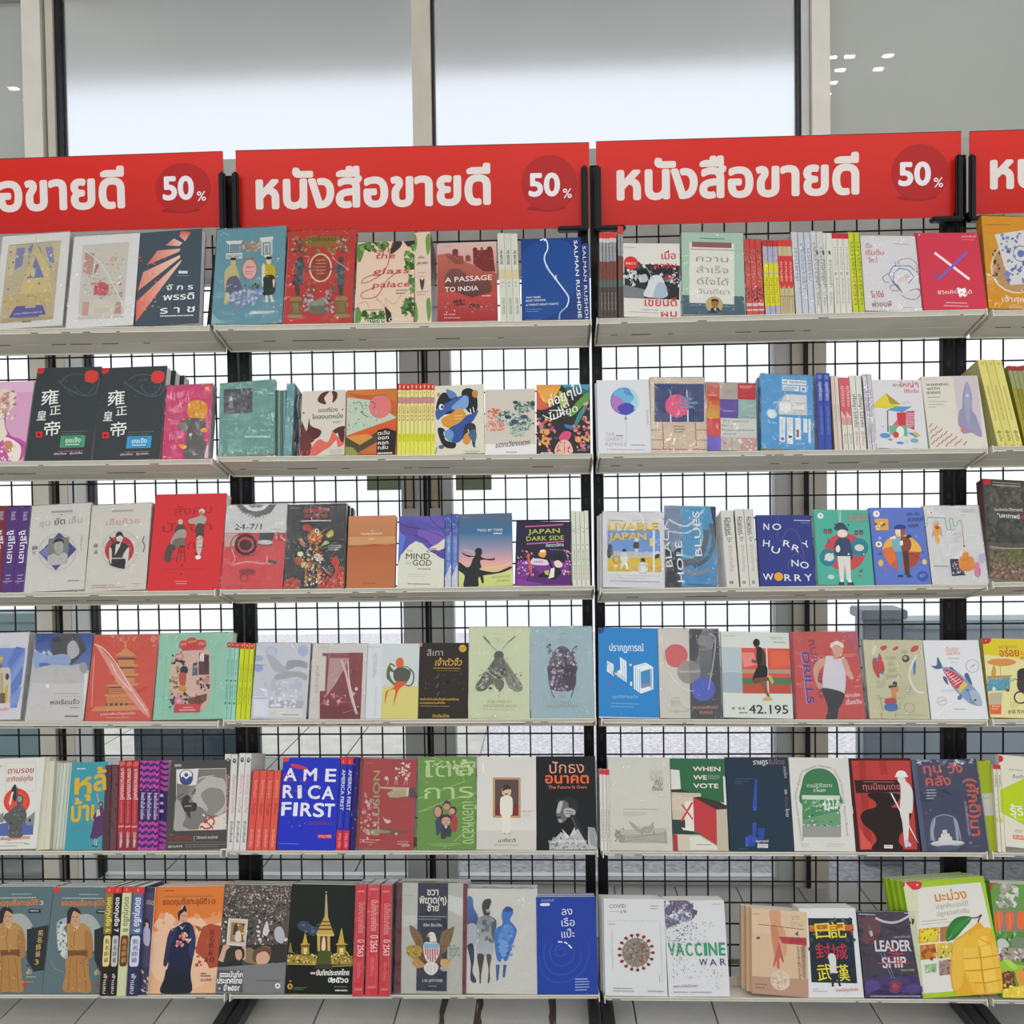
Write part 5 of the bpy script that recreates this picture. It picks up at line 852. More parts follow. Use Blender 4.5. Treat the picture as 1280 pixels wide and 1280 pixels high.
book('n', 2, '976 174 1294 164 1332 588 996 592', '2f3b86', 'navy book with scattered white serif letters and a yellow dot',
 's 2 1105 170 1100 300 1120 330 1150 270 1180 250 1220 280 1245 360 1260 420 #6a74b0;s 2 1160 500 1170 440 1200 405 1240 410 1270 480 #6a74b0;T 1018 260 1050 262 42 e4e6ee |N;T 1072 262 1124 258 42 e4e6ee |O;T 1014 358 1052 362 42 e4e6ee |H;T 1060 392 1108 404 40 e4e6ee |U;T 1132 354 1174 362 40 e4e6ee |R;T 1182 376 1226 392 40 e4e6ee |R;T 1262 368 1294 352 42 e4e6ee |Y;T 1184 474 1226 474 42 e4e6ee |N;T 1232 480 1284 488 42 e4e6ee |O;T 1014 558 1076 556 42 e4e6ee |W;e 1106 536 27 25 #e8a828;T 1142 560 1182 560 42 e4e6ee |R;T 1202 560 1244 560 42 e4e6ee |R;T 1264 558 1308 556 42 e4e6ee |Y;m 1195 196 1290 194 1 6 #c0c8e0;m 1235 212 1285 210 1 4 #8a94c4', t=15)
book('o', 2, '38 240 354 234 396 680 62 688', '4fb09c', 'teal green book with a cartoon man in a navy sweater and red circle',
 'l 3 182 238 190 330 #e0e0d8;l 3 194 238 196 330 #e0e0d8;e 220 490 122 112 #c84c54;e 120 526 50 52 #2f7f94;e 305 460 54 54 #2f7f94;e 128 524 28 24 #d8dcd4;e 305 462 28 20 #d0d8c8;b 160 360 175 320 210 318 235 350 238 362 #3a4a62;n 155 325 240 362 8 9 #2c3a50;e 205 380 30 24 #e8dcd0;b 165 430 185 408 225 405 250 425 268 520 250 535 240 515 175 520 155 480 #33486a;p 175 516 252 514 256 655 230 655 218 560 214 655 190 655 #dcdcd4;p 185 668 215 664 216 684 180 686 #3a4454;p 235 666 268 664 276 684 236 686 #3a4454;p 190 652 212 652 212 668 195 668 #eeeeea;p 238 652 258 652 260 668 240 668 #eeeeea;b 165 470 180 450 192 470 185 492 170 490 #e8e4dc;'
 'r 95 358 118 384 #34505c;r 120 356 144 382 #34505c;r 276 360 296 386 #34505c;r 302 358 326 384 #34505c;T 98 382 142 380 15 d86a60 |พัก;T 280 382 322 380 15 d86a60 |พอ;p 236 262 350 256 356 304 240 308 #6a9a90;T 238 282 348 276 14 c08a7c |อยากเล่า;T 246 304 352 298 14 c08a7c |ในเรื่อง;e 76 278 18 18 #e8ece4;e 78 276 6 7 #4fb09c;e 136 640 20 14 #c0dcd4;l 4 118 410 130 440 #3a3c44;n 275 590 330 640 8 9 #d86060 #34404c;n 90 500 340 560 6 8 #e0e4dc;m 80 252 130 250 1 3 #8acabc', t=16)
book('o', 2, '360 220 680 204 728 662 408 676', '6078c8', 'blue book showing a figure split into blue and brown halves on an orange disc',
 'p 447 470 560 470 555 590 500 560 460 520 #d8683c;b 450 440 480 400 560 370 640 410 668 470 560 480 450 475 #e8b44c;p 448 470 668 472 660 520 630 560 590 582 540 590 490 560 455 510 #cc5c3c;p 448 460 505 445 525 520 485 560 450 500 #e0743c;p 575 480 668 475 640 550 590 580 #a84c3c;b 512 330 530 315 575 318 575 340 545 346 515 350 #2c4488;p 515 345 548 342 548 385 520 375 #ecd8c8;p 548 342 575 342 572 375 550 388 #a85440;b 500 400 520 388 550 392 555 470 510 474 500 440 #78b0c8;b 550 392 590 388 612 420 600 468 558 474 #8a4438;p 522 474 556 474 562 612 540 612 #4a90d0;p 560 474 594 470 602 610 576 612 #4a3c3c;p 535 612 562 610 564 626 530 626 #2c4464;p 585 610 604 608 620 622 586 626 #2c4464;b 545 415 560 410 562 435 548 438 #f0ece4;'
 'T 586 258 660 250 16 2c3454 |เธอ ฉัน;T 592 292 684 284 20 2c3454 |สวรรค์;T 596 328 655 324 20 2c3454 |นรก;e 404 256 20 20 #e8ecf0;e 406 254 6 7 #d89060;p 394 286 474 282 478 350 400 356 #e0a850;n 398 290 474 350 10 12 #5c5048 #f0d098;e 420 438 20 18 #f0ecdc;e 420 438 9 8 #c06a3c;e 425 400 10 10 #9ca8e0;e 428 494 10 9 #8a4a6a;e 432 548 16 20 #d8b868;e 460 580 9 9 #b06a8a;e 678 614 32 30 #3c5cb4;T 662 622 694 618 18 8aa4dc |87;e 688 530 14 16 #e8c890;e 640 382 6 6 #8a9ce0;e 682 472 7 7 #4a5ab0;s 3 600 480 650 500 670 520 #8a3c3c;b 485 395 515 385 520 400 490 404 #e8e4d8;b 580 385 600 370 612 385 590 395 #2c3040;m 400 232 440 230 1 3 #9cacdc', t=16, wrap=0, n=1, dx=-2)
book('o', 2, '684 200 1004 186 1070 652 736 662', 'dcdcdc', 'white wrapped book with a cartoon rocket and coloured winding line',
 's 5 688 325 705 320 708 275 720 268 800 268 812 275 822 330 835 340 845 330 838 280 845 268 855 275 862 310 875 318 888 285 900 278 908 290 #7ab0a4;l 4 908 288 924 430 #c86a84;e 925 432 6 6 #4c2c34;e 728 240 20 18 #e4e6e4;e 730 238 6 7 #d89070;m 895 212 980 206 1 4 #9a9a9c;m 905 224 995 218 1 4 #a8a8aa;m 900 244 935 242 1 4 #b0b0b2;b 745 300 760 284 780 305 795 350 798 380 780 375 745 378 735 385 738 345 #c8b0cc;b 745 310 765 302 786 320 788 360 765 375 745 360 #e8b040;e 764 326 12 12 #b8443c;b 755 380 770 376 782 400 770 428 757 410 #e8b850;'
 't 850 345 876 343 13 b0b0b0 |นัก;t 856 370 906 366 13 b0b0b0 |ดับฝัน;t 866 392 906 388 13 b0b0b0 |อยาก;t 866 414 896 412 13 b0b0b0 |เขียน;p 838 512 890 508 936 604 852 612 #403c58;n 840 515 930 604 30 7 #d8d4e0;b 900 500 915 490 912 470 948 468 950 490 975 500 990 540 970 575 920 580 892 550 #e8983c;s 3 910 520 940 510 960 530 930 545 915 535 #c87028;s 3 905 550 940 570 970 550 #c87028;b 985 540 1000 525 1015 540 1022 600 1000 615 985 590 #e08aac;n 985 540 1018 610 8 7 #c86490;e 1030 500 22 32 #c8bcdc;m 745 552 828 545 1 6 #9a9a9c', t=16, wrap=1)
book('o', 2, '1022 60 1420 56 1440 650 1092 656', '5c5650', 'large dark photo book of a ruined hillside, right of the rocket cover',
 'p 1022 60 1420 56 1430 430 1070 440 #4e4a46>#4a4a44;n 1035 90 1290 430 150 30 #45453f #53524a #5a5952 #3e4040;n 1080 90 1280 200 30 22 #5e5a54 #66625a;b 1022 60 1060 56 1072 62 1070 88 1032 92 #d0303a;m 1085 76 1260 72 1 5 #b0a898;m 1085 92 1262 94 1 5 #c0b8a0;T 1104 252 1275 244 15 d8d8d4 |บันทึกประวัติศาสตร์;T 1122 290 1256 290 22 f0f0ec |"มหากาพย์;T 1258 290 1290 290 22 d04038 |แดง;p 1080 470 1290 460 1290 484 1084 480 #8a7c74;p 1085 500 1300 480 1300 656 1092 656 #7a6a5c;n 1085 470 1290 560 90 16 #5c5c40 #6e6c4c #7c7458 #4c4a3a;n 1090 560 1290 650 90 16 #a07c70 #b89a8c #6a5a4a #55503c #8a6458;e 1215 500 50 36 #66683f;n 1180 480 1270 560 30 14 #5a5c3a #75784c;s 5 1085 465 1180 472 1290 462 #b0a4a0', t=32, inset=.02, pages='8a8480', spine='6a4a46')
# ----------------------------------------------------------------- fourth shelf
book('p', 3, '-220 106 172 112 118 626 -290 626', 'dddce2', 'white wrapped book with blue fan shapes and small towers, leftmost on fourth shelf',
 'p -60 196 148 208 100 558 -80 560 #7d98d8;p 95 196 148 210 60 330 40 300 #6484cc;p 148 230 140 300 50 440 40 400 #8aa4e0;p 138 310 125 420 48 500 45 460 #6a88cc;p 128 430 110 520 40 560 40 530 #8ca4dc;p 48 450 125 330 122 340 48 458 #5c78c0;b 0 330 20 320 55 325 62 380 55 540 0 560 #d8d0c4;e 42 374 11 20 #3a3c44;r 0 350 20 540 #c8b48c;p 30 430 48 420 40 520 24 530 #d8b440;r 0 470 30 540 #7a6040;e 5 262 14 9 #e8c840;e 5 278 12 8 #d8b438;r 0 300 12 320 #8a7040;r -40 530 60 580 #e6dce0;T 0 576 52 572 14 d04860 |คลัง;m -50 186 60 190 1 4 #c4c0cc', t=22, wrap=1)
book('p', 3, '214 108 556 108 492 626 146 628', 'c8c6c6', 'grey-white wrapped book with a dark blue sky and wide-spaced lettering',
 'p 214 108 556 108 530 350 500 330 470 290 420 300 380 260 300 280 250 240 205 200 #34509a>#6a8ac4;b 300 160 340 120 420 110 480 130 510 200 480 240 430 290 380 290 320 250 #4c5054;b 400 180 440 150 470 200 460 240 410 260 #bcbcbc;b 205 220 250 225 300 240 380 230 420 260 400 300 300 320 230 330 200 290 #9ab0d8;d 270 240 40 30 16 14 #c8d0e0 #a8b8dc;b 230 290 280 285 310 310 260 330 #5a74c0;p 204 330 540 330 492 626 146 628 #d4d2d0;b 205 330 280 300 400 300 530 330 540 400 200 400 #c8c6c6;b 470 300 500 280 520 310 505 345 480 340 #a8a6a8;m 325 464 470 464 1 4 #9a9898;m 370 480 470 480 1 3 #a8a6a6;T 296 530 468 526 20 4a4a4c |พลเรือนจิ๋ว;m 415 546 468 546 1 5 #8a8888;m 385 594 462 594 1 8 #5a5858;e 282 422 12 12 #f0f0f0;p 500 350 522 346 500 620 492 622 #eceae8', t=18, wrap=1)
book('p', 3, '560 114 944 110 898 622 500 626', 'd95a48', 'coral red wrapped book with a golden pagoda',
 'p 740 150 752 150 750 200 742 200 #dc9a5c;p 748 186 690 240 810 240 #dc9a60;p 680 240 816 238 812 250 684 252 #c87a4c;r 695 252 802 262 #5a3c34;r 700 262 795 290 #d8985c;p 670 292 822 290 812 304 680 304 #dc9a60;r 692 306 800 316 #6a4a3c;r 690 316 798 345 #d8985c;p 660 348 826 345 812 360 675 360 #dc9a60;r 682 362 800 368 #7a5040;r 680 368 800 400 #d8985c;p 625 412 826 402 812 416 640 424 #dc9a60;r 645 424 800 432 #6a4a3c;r 645 432 798 460 #d4905a;p 612 468 826 462 806 480 630 486 #dc9a60;r 632 486 800 520 #d4905a;r 630 520 760 540 #6a4a3c;r 640 520 650 540 #d8985c;r 670 520 680 540 #d8985c;r 700 520 710 540 #d8985c;r 730 520 740 540 #d8985c;p 560 540 800 530 830 560 540 568 #dc9a60;m 640 440 790 450 2 3 #6a4a3c;'
 'T 595 592 802 584 12 f0d8cc |ราชวงศ์เหนือแผ่นดิน;m 625 602 765 600 1 4 #f0b8a8;p 560 160 600 190 760 380 885 560 890 610 830 560 700 400 600 230 #e8a094;s 6 562 170 620 200 700 300 800 470 870 570 #f4dcd4;s 5 660 280 700 360 780 450 #f6e4dc;s 4 560 240 550 400 545 540 #f0c0b4;n 660 116 815 150 14 10 #f0b0a0 #e88878;n 880 120 935 180 6 16 #e89080', t=20, wrap=1)
book('p', 3, '950 108 1380 108 1352 618 906 620', '9ed0b8', 'mint wrapped book with an ornate oval of figures and peonies',
 'l 2 990 240 960 600 #84bca4;l 2 1005 420 1000 600 #84bca4;l 2 1280 330 1262 600 #84bca4;b 1062 190 1072 155 1105 150 1118 138 1150 134 1175 150 1210 150 1224 180 1206 210 1205 222 1090 222 1085 212 #d04a50;T 1072 182 1104 178 12 f0d060 |สยาม;T 1118 168 1166 162 12 f0d060 |สวรรค์;T 1178 180 1214 178 12 f0d060 |ฝัน;m 1100 190 1190 204 3 2 #b83440;b 1045 230 1080 215 1230 215 1245 250 1248 420 1235 520 1180 575 1050 560 1012 500 1008 330 #dcbcac;'
 'n 1020 220 1100 300 20 14 #2c3440 #3a4048 #24303a;e 1066 248 26 22 #d88a90;e 1066 248 14 12 #e8b0b0;n 1150 230 1240 280 12 12 #3a3438 #4a3a3c;e 1202 254 18 26 #e8e4dc;r 1178 280 1240 360 #6a3440;r 1210 240 1238 340 #4c3438;n 1010 310 1060 460 22 13 #8a7a54 #d8ccb0 #5c4c3c #b0a078;e 1092 330 24 26 #2c2830;b 1062 350 1100 348 1104 390 1095 425 1070 420 #c05c44;b 1070 420 1100 425 1102 455 1060 450 #d89c3c;p 1145 290 1170 285 1172 360 1140 365 #5c6478;n 1140 290 1175 365 8 9 #c8ccd8 #3c4454;n 1190 370 1240 450 14 13 #34303a #4c3a3c;e 1224 392 18 22 #d88a90;b 1165 395 1178 390 1182 415 1168 420 #a86a40;'
 'n 1012 465 1110 550 26 14 #2c3440 #3a4048;e 1062 510 28 24 #d88a94;e 1062 510 14 12 #ecb4b4;p 1110 500 1228 470 1225 510 1180 545 1120 530 #7a4c34;n 1120 480 1220 540 10 12 #8a6040 #5c3a2c;p 1035 530 1195 530 1185 580 1030 580 #d04a50;m 1085 548 1145 548 1 5 #f0d0c8;m 1062 562 1160 562 1 6 #f0d0c8', t=26, wrap=1)
spines('q', 3, '116 156 188 156 164 614 86 616', 3, '9cd4c0', 'three narrow mint spines with red tops beside the ornate mint book',
 'r 0 0 100 7 #d23a40;e 50 3 20 1 #e8a8a4;l 8 95 7 95 100 #6a9c8c;T 34 22 34 44 36 6c9c8c |สยามในฝัน;e 50 50 20 1.2 #3c5450;T 34 55 34 74 34 5c8a7c |นักเขียน;e 50 79 24 1.6 #5a7c74')
spines('q', 3, '190 158 278 160 248 616 164 614', 3, 'ccd824 c6d420', 'three lime yellow spines with red tops on the fourth shelf',
 'r 0 0 88 8 #d23a40;e 44 3.5 18 1.2 #e8a8a4;l 8 95 8 95 100 #8a9418;T 32 28 32 52 40 b0a820 |กรุงเทพ;T 32 58 32 80 34 90a020 |นักเขียน')
book('q', 3, '292 158 608 160 584 608 250 612', 'd2d4dc', 'pale silver wrapped book with grey ribbons and bubbles',
 'e 378 210 36 34 #b8c0d8;e 378 210 24 22 #c8cedf;e 562 205 30 34 #b4bcd8;e 300 250 30 18 #a8b8d8;e 298 310 30 24 #a0b0dc;l 3 275 290 345 292 #8a94a8;b 350 230 400 250 440 290 470 310 470 335 400 330 370 290 #b8bac0;b 470 270 530 260 584 275 584 310 530 300 470 320 #a4a6aa;b 400 350 470 330 540 330 586 350 580 382 530 360 470 370 400 380 #b0b2b4;b 380 370 420 400 450 460 400 470 370 430 #c4c8d0;e 530 410 28 30 #c0c8dc;n 300 400 560 540 40 22 #dcdee6 #c4c8d4 #e6e8ee;p 362 500 570 500 560 556 358 560 #b8bac4;n 370 470 530 540 20 16 #f0f2f4 #e0e2e8;p 356 545 568 545 564 600 352 600 #e0e0de;r 268 478 356 600 #e4e6f0;m 272 486 352 486 1 6 #8a9cc8;m 365 572 410 582 2 2 #b0ada4;m 440 580 540 580 1 5 #9a978c', t=18, wrap=1)
book('q', 3, '626 166 944 160 930 608 592 612', 'dad5ce', 'off-white wrapped book with a maroon photographic block',
 'p 680 222 918 216 906 608 660 610 662 448 692 446 702 240 680 240 #9c5058>#7a3038;p 835 216 918 216 908 560 900 500 840 400 #8c3c44;n 670 460 905 560 60 14 #b05058 #c87a7c #90343c #e0b0ac;e 880 432 9 10 #e8d8d4;p 662 530 906 540 906 608 660 610 #7c3038;p 720 250 840 250 760 400 700 480 #c09a9c;s 14 790 260 820 350 850 480 885 580 #dcc0c0;s 6 830 270 840 400 880 560 #f0e0e0;T 642 300 634 460 16 b8b2a8 |หลังรุ่ง;m 648 460 640 540 8 2 #c8c2b8;m 655 186 720 182 1 5 #c4beb4', t=18, wrap=1)
book('q', 3, '948 164 1256 160 1242 606 930 610', 'cdd6d6', 'pale blue and yellow book with an abstract orange and olive figure',
 'p 946 164 1036 163 1024 608 930 610 #d6dade;r 950 180 1020 188 #c4ccd0;T 985 220 975 365 16 a8b4ba |ปฏิวัติในชีวิต;m 962 350 975 356 1 2 #c4ccd0;T 992 420 985 590 10 bcc4ca |นักเขียนร่วมสมัย;p 1036 416 1250 416 1242 606 1024 608 #d6cc7a;b 1108 335 1075 290 1085 280 1062 320 1060 370 1085 390 1105 415 1110 405 1085 370 1078 330 #5c6c40;s 9 1108 300 1085 285 1065 320 1066 365 1085 390 1108 412 #5c6c40;s 8 1195 310 1218 340 1215 390 1195 412 1170 408 #54645c;b 1115 265 1135 246 1156 256 1158 290 1140 315 1118 300 #e0663c;b 1100 330 1130 305 1175 310 1202 340 1175 392 1110 385 #5a5850;s 6 1130 305 1180 300 1200 330 1195 360 #70804c;b 1108 392 1175 390 1170 405 1130 440 1100 530 1098 535 1105 480 1110 440 1070 445 1050 520 1048 515 1056 450 1100 425 #dc5c34', t=15)
book('r', 3, '22 158 312 156 304 604 8 608', '2c2520', 'black book with gold Thai title and drifting white shards',
 'b 14 158 38 158 34 178 14 182 #c87a78;e 277 190 22 22 #dca83c;m 264 184 290 194 2 4 #8a6420;t 66 236 160 234 30 b8b4ac |สีเทา;I 112 294 268 292 32 dcae4a |เจ้าตัวจิ๋ว;m 102 306 262 308 1 7 #a07c34;m 122 322 262 322 1 4 #7a6434;n 30 340 290 480 26 5 #5c5c54 #444840 #6a6c5c;l 3 120 370 138 345 #8a8c84;l 3 120 425 135 402 #8a8c84;l 3 125 470 138 450 #8a8c84;e 188 392 12 12 #1a1512;T 24 500 254 498 10 d8b04c |คนตัวเล็กในเมืองใหญ่กับแสงสีทอง;T 24 522 172 520 10 d8b04c |บทเพลงยามค่ำคืน;m 24 532 198 532 1 4 #a88a44;T 98 600 196 598 14 d8a848 |นักเขียนไทย', t=15)
book('r', 3, '318 66 672 58 676 600 308 606', 'd4dbb8', 'pale green book with an engraved moth',
 't 458 108 526 106 8 b0b49a |อัลเฟรด;t 462 138 522 136 10 b0b49a |หมู่เกาะ;t 466 156 520 154 10 b0b49a |มลายู;s 3 476 202 440 170 412 140 400 118 #4c4c48;s 6 440 160 410 130 400 118 #54544e;s 3 506 202 540 160 570 130 588 116 #4c4c48;s 6 545 155 575 128 588 116 #54544e;b 470 215 490 206 515 215 520 240 500 262 475 262 462 240 #5c5c58;b 470 250 440 290 400 350 360 400 352 430 370 446 410 440 450 400 500 370 545 350 540 300 510 250 490 240 #6c6c66;b 510 240 550 290 590 350 628 400 630 435 600 446 560 430 530 380 540 340 530 290 #8f9082;'
 'n 375 320 520 435 70 12 #c4c8ac #3c3c3a #8a8c80 #b0b49c;n 470 250 545 350 30 9 #a4a694 #44443f #7c7c72;n 550 330 625 435 50 7 #a8ab96 #6e7068 #c0c4a8;b 470 380 495 370 520 385 520 420 500 440 480 432 465 405 #77776c;l 2 430 300 530 370 #d8dcc0;l 3 420 330 480 370 #d0d4b8;s 3 470 250 450 330 520 370 545 340 #35353a;s 3 515 250 550 320 600 420 #4c4c48;e 497 440 6 10 #7a6a74;l 3 492 462 492 480 #b09c90;t 420 515 572 512 18 b8b49a |THE MALAY;t 396 540 598 538 18 b8b49a |ARCHIPELAGO;m 392 550 600 549 1 3 #b8b49a', t=26, wrap=1)
book('r', 3, '678 62 1040 54 1058 600 680 602', 'a6bfc6', 'pale blue book with an engraved purple beetle',
 't 830 106 898 104 8 8fa4aa |อัลเฟรด;t 834 138 894 136 10 8fa4aa |หมู่เกาะ;t 838 156 892 154 10 8fa4aa |มลายู;s 5 815 225 800 200 780 180 778 172 #4c4a54;s 5 920 225 930 195 945 182 952 172 #4c4a54;n 775 168 806 220 6 10 #4c4a54;n 925 170 955 215 6 10 #4c4a54;l 4 828 175 832 190 #d0dce0;l 4 890 172 888 188 #d0dce0;b 822 205 850 178 885 180 915 205 935 250 945 290 795 290 805 240 #6e6472;b 790 290 945 290 950 340 945 410 915 440 860 445 800 430 788 370 #5c4c60;b 860 300 940 296 946 350 944 400 910 420 880 380 #4c3c52;n 795 200 940 290 60 13 #a09aa8 #54485c #c8c4cc #7c7286;n 790 300 870 400 30 14 #8c8496 #4c3e54 #b4b0bc;n 800 395 900 440 24 12 #a8a4b0 #6a5e72 #c8c4cc;s 6 860 190 880 240 890 300 #3a3040;l 4 888 200 888 290 #3c3244;'
 's 5 795 400 800 440 820 482 #4c4a54;s 5 945 400 930 440 920 482 #4c4a54;s 4 790 290 785 350 790 400 #4c4a54;T 860 482 880 482 16 9aa0a4 |II;t 798 516 916 514 18 a8aaa8 |THE MALAY;t 772 540 962 538 18 a8aaa8 |ARCHIPELAGO;n 930 520 1030 600 18 10 #c0d4da #b4cad2;l 3 970 280 972 300 #e0eaee;l 3 992 276 996 298 #e0eaee', t=26, wrap=1)
book('s', 3, '40 70 386 66 400 600 40 606', '2d86cc', 'bright blue book with folded white number shapes, first in the right centre bay, fourth shelf',
 'b 28 70 68 70 68 95 55 106 28 106 #2a2f70;o 48 88 12 12 3 #6a74b0;T 104 210 306 206 34 e4eef4 |ปรากฏการณ์;p 90 268 128 290 130 360 88 332 #e8f0f4;p 128 318 166 350 162 362 120 350 #6a8ca0;p 165 244 204 270 206 396 178 376 150 360 150 330 168 320 #e8f0f4;p 128 340 170 372 206 396 206 376 160 340 #cfdde4;l 2 104 280 104 340 #4a98cc;l 2 116 288 116 350 #4a98cc;l 2 180 260 182 376 #4a98cc;l 2 192 268 194 384 #4a98cc;r 222 284 234 296 #e8f0f4;r 226 390 238 414 #e8f0f4;p 246 296 318 274 362 300 364 430 290 458 248 430 #e8f0f4;p 288 330 345 310 346 412 290 428 #4a8cc0;p 290 400 340 398 346 412 292 428 #8a8cb4;l 3 258 304 258 432 #5a9ccc;l 3 270 310 270 440 #5a9ccc;l 3 282 316 282 448 #5a9ccc;l 2 258 300 320 282 #5a9ccc;l 3 354 306 354 430 #5a9ccc;l 3 348 310 348 424 #5a9ccc;'
 'e 108 404 10 10 #7a6a9c;T 122 490 272 486 14 8cc4e4 |ยุคดิจิทัลสมัย;m 112 516 280 534 2 7 #6ab0dc;l 2 172 560 172 590 #6ab0dc;l 2 252 570 252 590 #6ab0dc;s 2 60 200 100 260 90 300 #3a92d4;l 2 40 580 395 572 #3c90d0;p 40 600 398 596 400 600 40 606 #e4e8ea', t=18, wrap=0)
book('s', 3, '392 76 746 76 774 608 402 608', 'd8d4ca', 'half cream, half charcoal wrapped book with red, grey and blue discs',
 'p 574 78 746 76 774 608 584 608 #4a4e52;p 650 78 720 78 700 420 600 420 #7a8084>#60666a;e 498 240 70 70 #d86a6c;e 575 336 69 70 #a49c98;p 574 270 600 272 640 300 642 350 620 390 584 405 #8c8a8a;e 660 436 72 70 #5468c8;p 640 110 730 140 700 200 620 160 #8a8e92;s 8 700 110 730 140 715 300 690 440 #a8acb0;T 515 340 640 336 10 e4e0dc |โลกสามศูนย์;T 614 132 700 126 14 b89a8c |A WORLD;T 628 178 690 172 14 b89a8c |OF THREE;T 634 208 694 204 12 b89a8c |ZEROS;T 596 554 748 550 18 d89a74 |MUHAMMAD;T 636 582 716 580 18 d89a74 |YUNUS;m 476 488 520 488 1 4 #aaa69c;m 466 504 524 532 4 4 #b4b0a6;m 450 564 570 564 1 4 #b4b0a6;m 484 574 520 574 1 4 #b4b0a6;s 4 410 130 460 340 540 430 600 450 #e8e6e0', t=18, wrap=1)
book('s', 3, '766 106 1164 104 1196 618 778 612', 'd6dbd4', 'pale book with a running man over a red track photograph',
 'p 768 200 884 200 890 350 772 350 #b8c4ca;p 772 350 890 346 894 470 774 468 #a4b4bc;s 3 770 350 830 345 890 350 #c8d0d4;p 886 202 1170 200 1184 470 894 472 #d8584c;p 886 230 960 228 980 300 900 320 #e88a84;p 1060 220 1165 216 1172 300 1060 320 #e0664a;p 888 330 1178 326 1180 350 890 354 #b09a80;p 890 380 1180 372 1182 418 893 420 #5a7a58;p 893 420 1182 418 1184 470 894 472 #c05044;p 1030 202 1038 202 1050 472 1042 472 #d6dbd4;m 780 130 845 130 1 4 #b0b4b0;m 1060 132 1142 140 2 3 #a0a4a0;m 1075 162 1142 162 1 4 #6a6e6c;'
 'e 975 170 20 25 #2c2220;p 965 190 988 185 995 215 972 215 #6a4030;b 985 195 1010 205 1026 250 1030 300 1000 320 980 300 974 240 #26262c;b 1010 215 1030 240 1026 290 1005 318 990 312 1010 280 #5c3828;b 950 270 978 278 980 292 950 288 #7a4c38;b 985 310 1030 305 1042 340 1030 385 970 410 952 395 960 360 #24242a;b 960 385 1010 375 1055 375 1075 395 1070 410 1040 395 990 410 958 412 #7a4a34;b 1045 370 1060 365 1078 400 1070 414 1058 400 #c8b068;b 1000 400 1020 405 1040 450 1055 490 1045 495 1020 450 #8a5640;b 1008 508 1040 488 1068 500 1066 512 1030 514 #c8b078;'
 'T 828 566 846 566 22 3c3e42 |‹;T 866 566 908 566 22 3c3e42 |‹‹;T 932 588 1166 588 52 34363a |42.195;m 872 582 925 578 1 6 #6a6c70', t=15)
book('s', 3, '1166 106 1568 104 1624 622 1206 622', 'cc5452', 'red wrapped book with a woman runner in a white vest and purple English title',
 'p 1166 106 1190 106 1216 622 1206 622 #9a3a40;p 1480 104 1568 104 1590 300 1530 180 #c05a70;X 1282 155 1352 500 38 93345c |RUNNING;X 1240 232 1272 532 46 c8b8e8 |DRILLS;X 1244 230 1276 530 42 4c3c9c |DRILLS;e 1450 180 38 16 #e6e2e0;b 1420 178 1450 166 1486 180 1486 225 1470 252 1440 250 1424 215 #d8a894;b 1412 190 1450 158 1488 180 1488 200 1450 180 1420 200 #e8e4e2;b 1385 255 1430 250 1470 265 1500 270 1498 470 1430 470 1370 440 1375 320 #ded8e2;b 1320 300 1350 270 1385 262 1380 300 1348 340 1340 400 1370 420 1360 445 1335 430 1312 350 #d8a894;b 1480 270 1510 275 1530 330 1552 380 1535 390 1505 350 #d8a894;p 1430 250 1460 250 1465 270 1430 268 #d0a08c;'
 'b 1365 440 1490 468 1488 520 1465 560 1450 622 1388 622 1400 560 1380 500 #34363c;m 1480 240 1570 250 2 3 #e8b8b0;n 1570 365 1590 400 6 7 #e8a8a0;T 1504 495 1588 490 18 f0e4e4 |เจาะลึก;T 1508 538 1602 532 20 f4ecec |เรื่องวิ่ง', t=18, wrap=1)
book('t', 3, '330 146 670 140 728 608 362 614', 'cfccaa', 'khaki wrapped book with hand-drawn vegetables and a cook in a trolley',
 'b 385 200 400 178 412 185 395 232 380 230 #e0e0d4;b 430 190 450 178 470 184 455 205 438 206 #c84848;b 500 200 525 180 536 190 515 205 #c84848;b 605 205 620 178 650 174 645 200 615 214 #d05048;e 570 212 20 14 #b8b8a0;b 385 262 400 255 430 300 425 350 418 376 395 340 384 300 #cc4444;b 420 235 430 232 454 310 448 340 430 345 418 290 #cc4444;p 385 262 420 250 412 270 388 275 #5878b8;p 418 320 455 350 440 350 425 345 #5878b8;e 578 254 22 22 #3c3c3c;e 574 250 12 12 #b0b09c;b 622 260 636 262 636 330 625 350 #5a7cc0;T 463 262 520 258 20 b0a884 |ตะลุย;T 475 300 512 296 20 b0a884 |ครัว;T 478 338 522 332 20 b0a884 |ทัวร์;T 462 374 548 368 20 b0a884 |ซูเปอร์ฯ;'
 'p 408 384 455 382 460 430 410 434 #c0c0a0;e 515 404 14 12 #3a3030;b 485 420 510 410 535 420 530 455 500 460 #d8945c;p 475 418 530 412 520 425 480 432 #4a3a34;p 492 455 520 452 524 490 500 492 #d89460;b 455 500 490 488 518 492 520 520 460 525 #c84448;b 455 530 520 518 530 555 500 568 460 562 #4a78b8;l 3 400 480 425 480 440 560 #7a7c70;l 3 410 495 550 490 545 550 440 560 #8a8c7c;l 3 432 580 434 610 #8a8c7c;l 3 520 575 515 605 #8a8c7c;o 602 544 30 28 3 #a0a08a;m 545 405 630 480 6 3 #b8b698;m 520 584 700 580 1 3 #a8a68a;s 12 640 230 600 330 610 400 650 450 690 450 #ecead8;s 5 660 200 690 300 700 430 #e4e2cc', t=16, wrap=1)
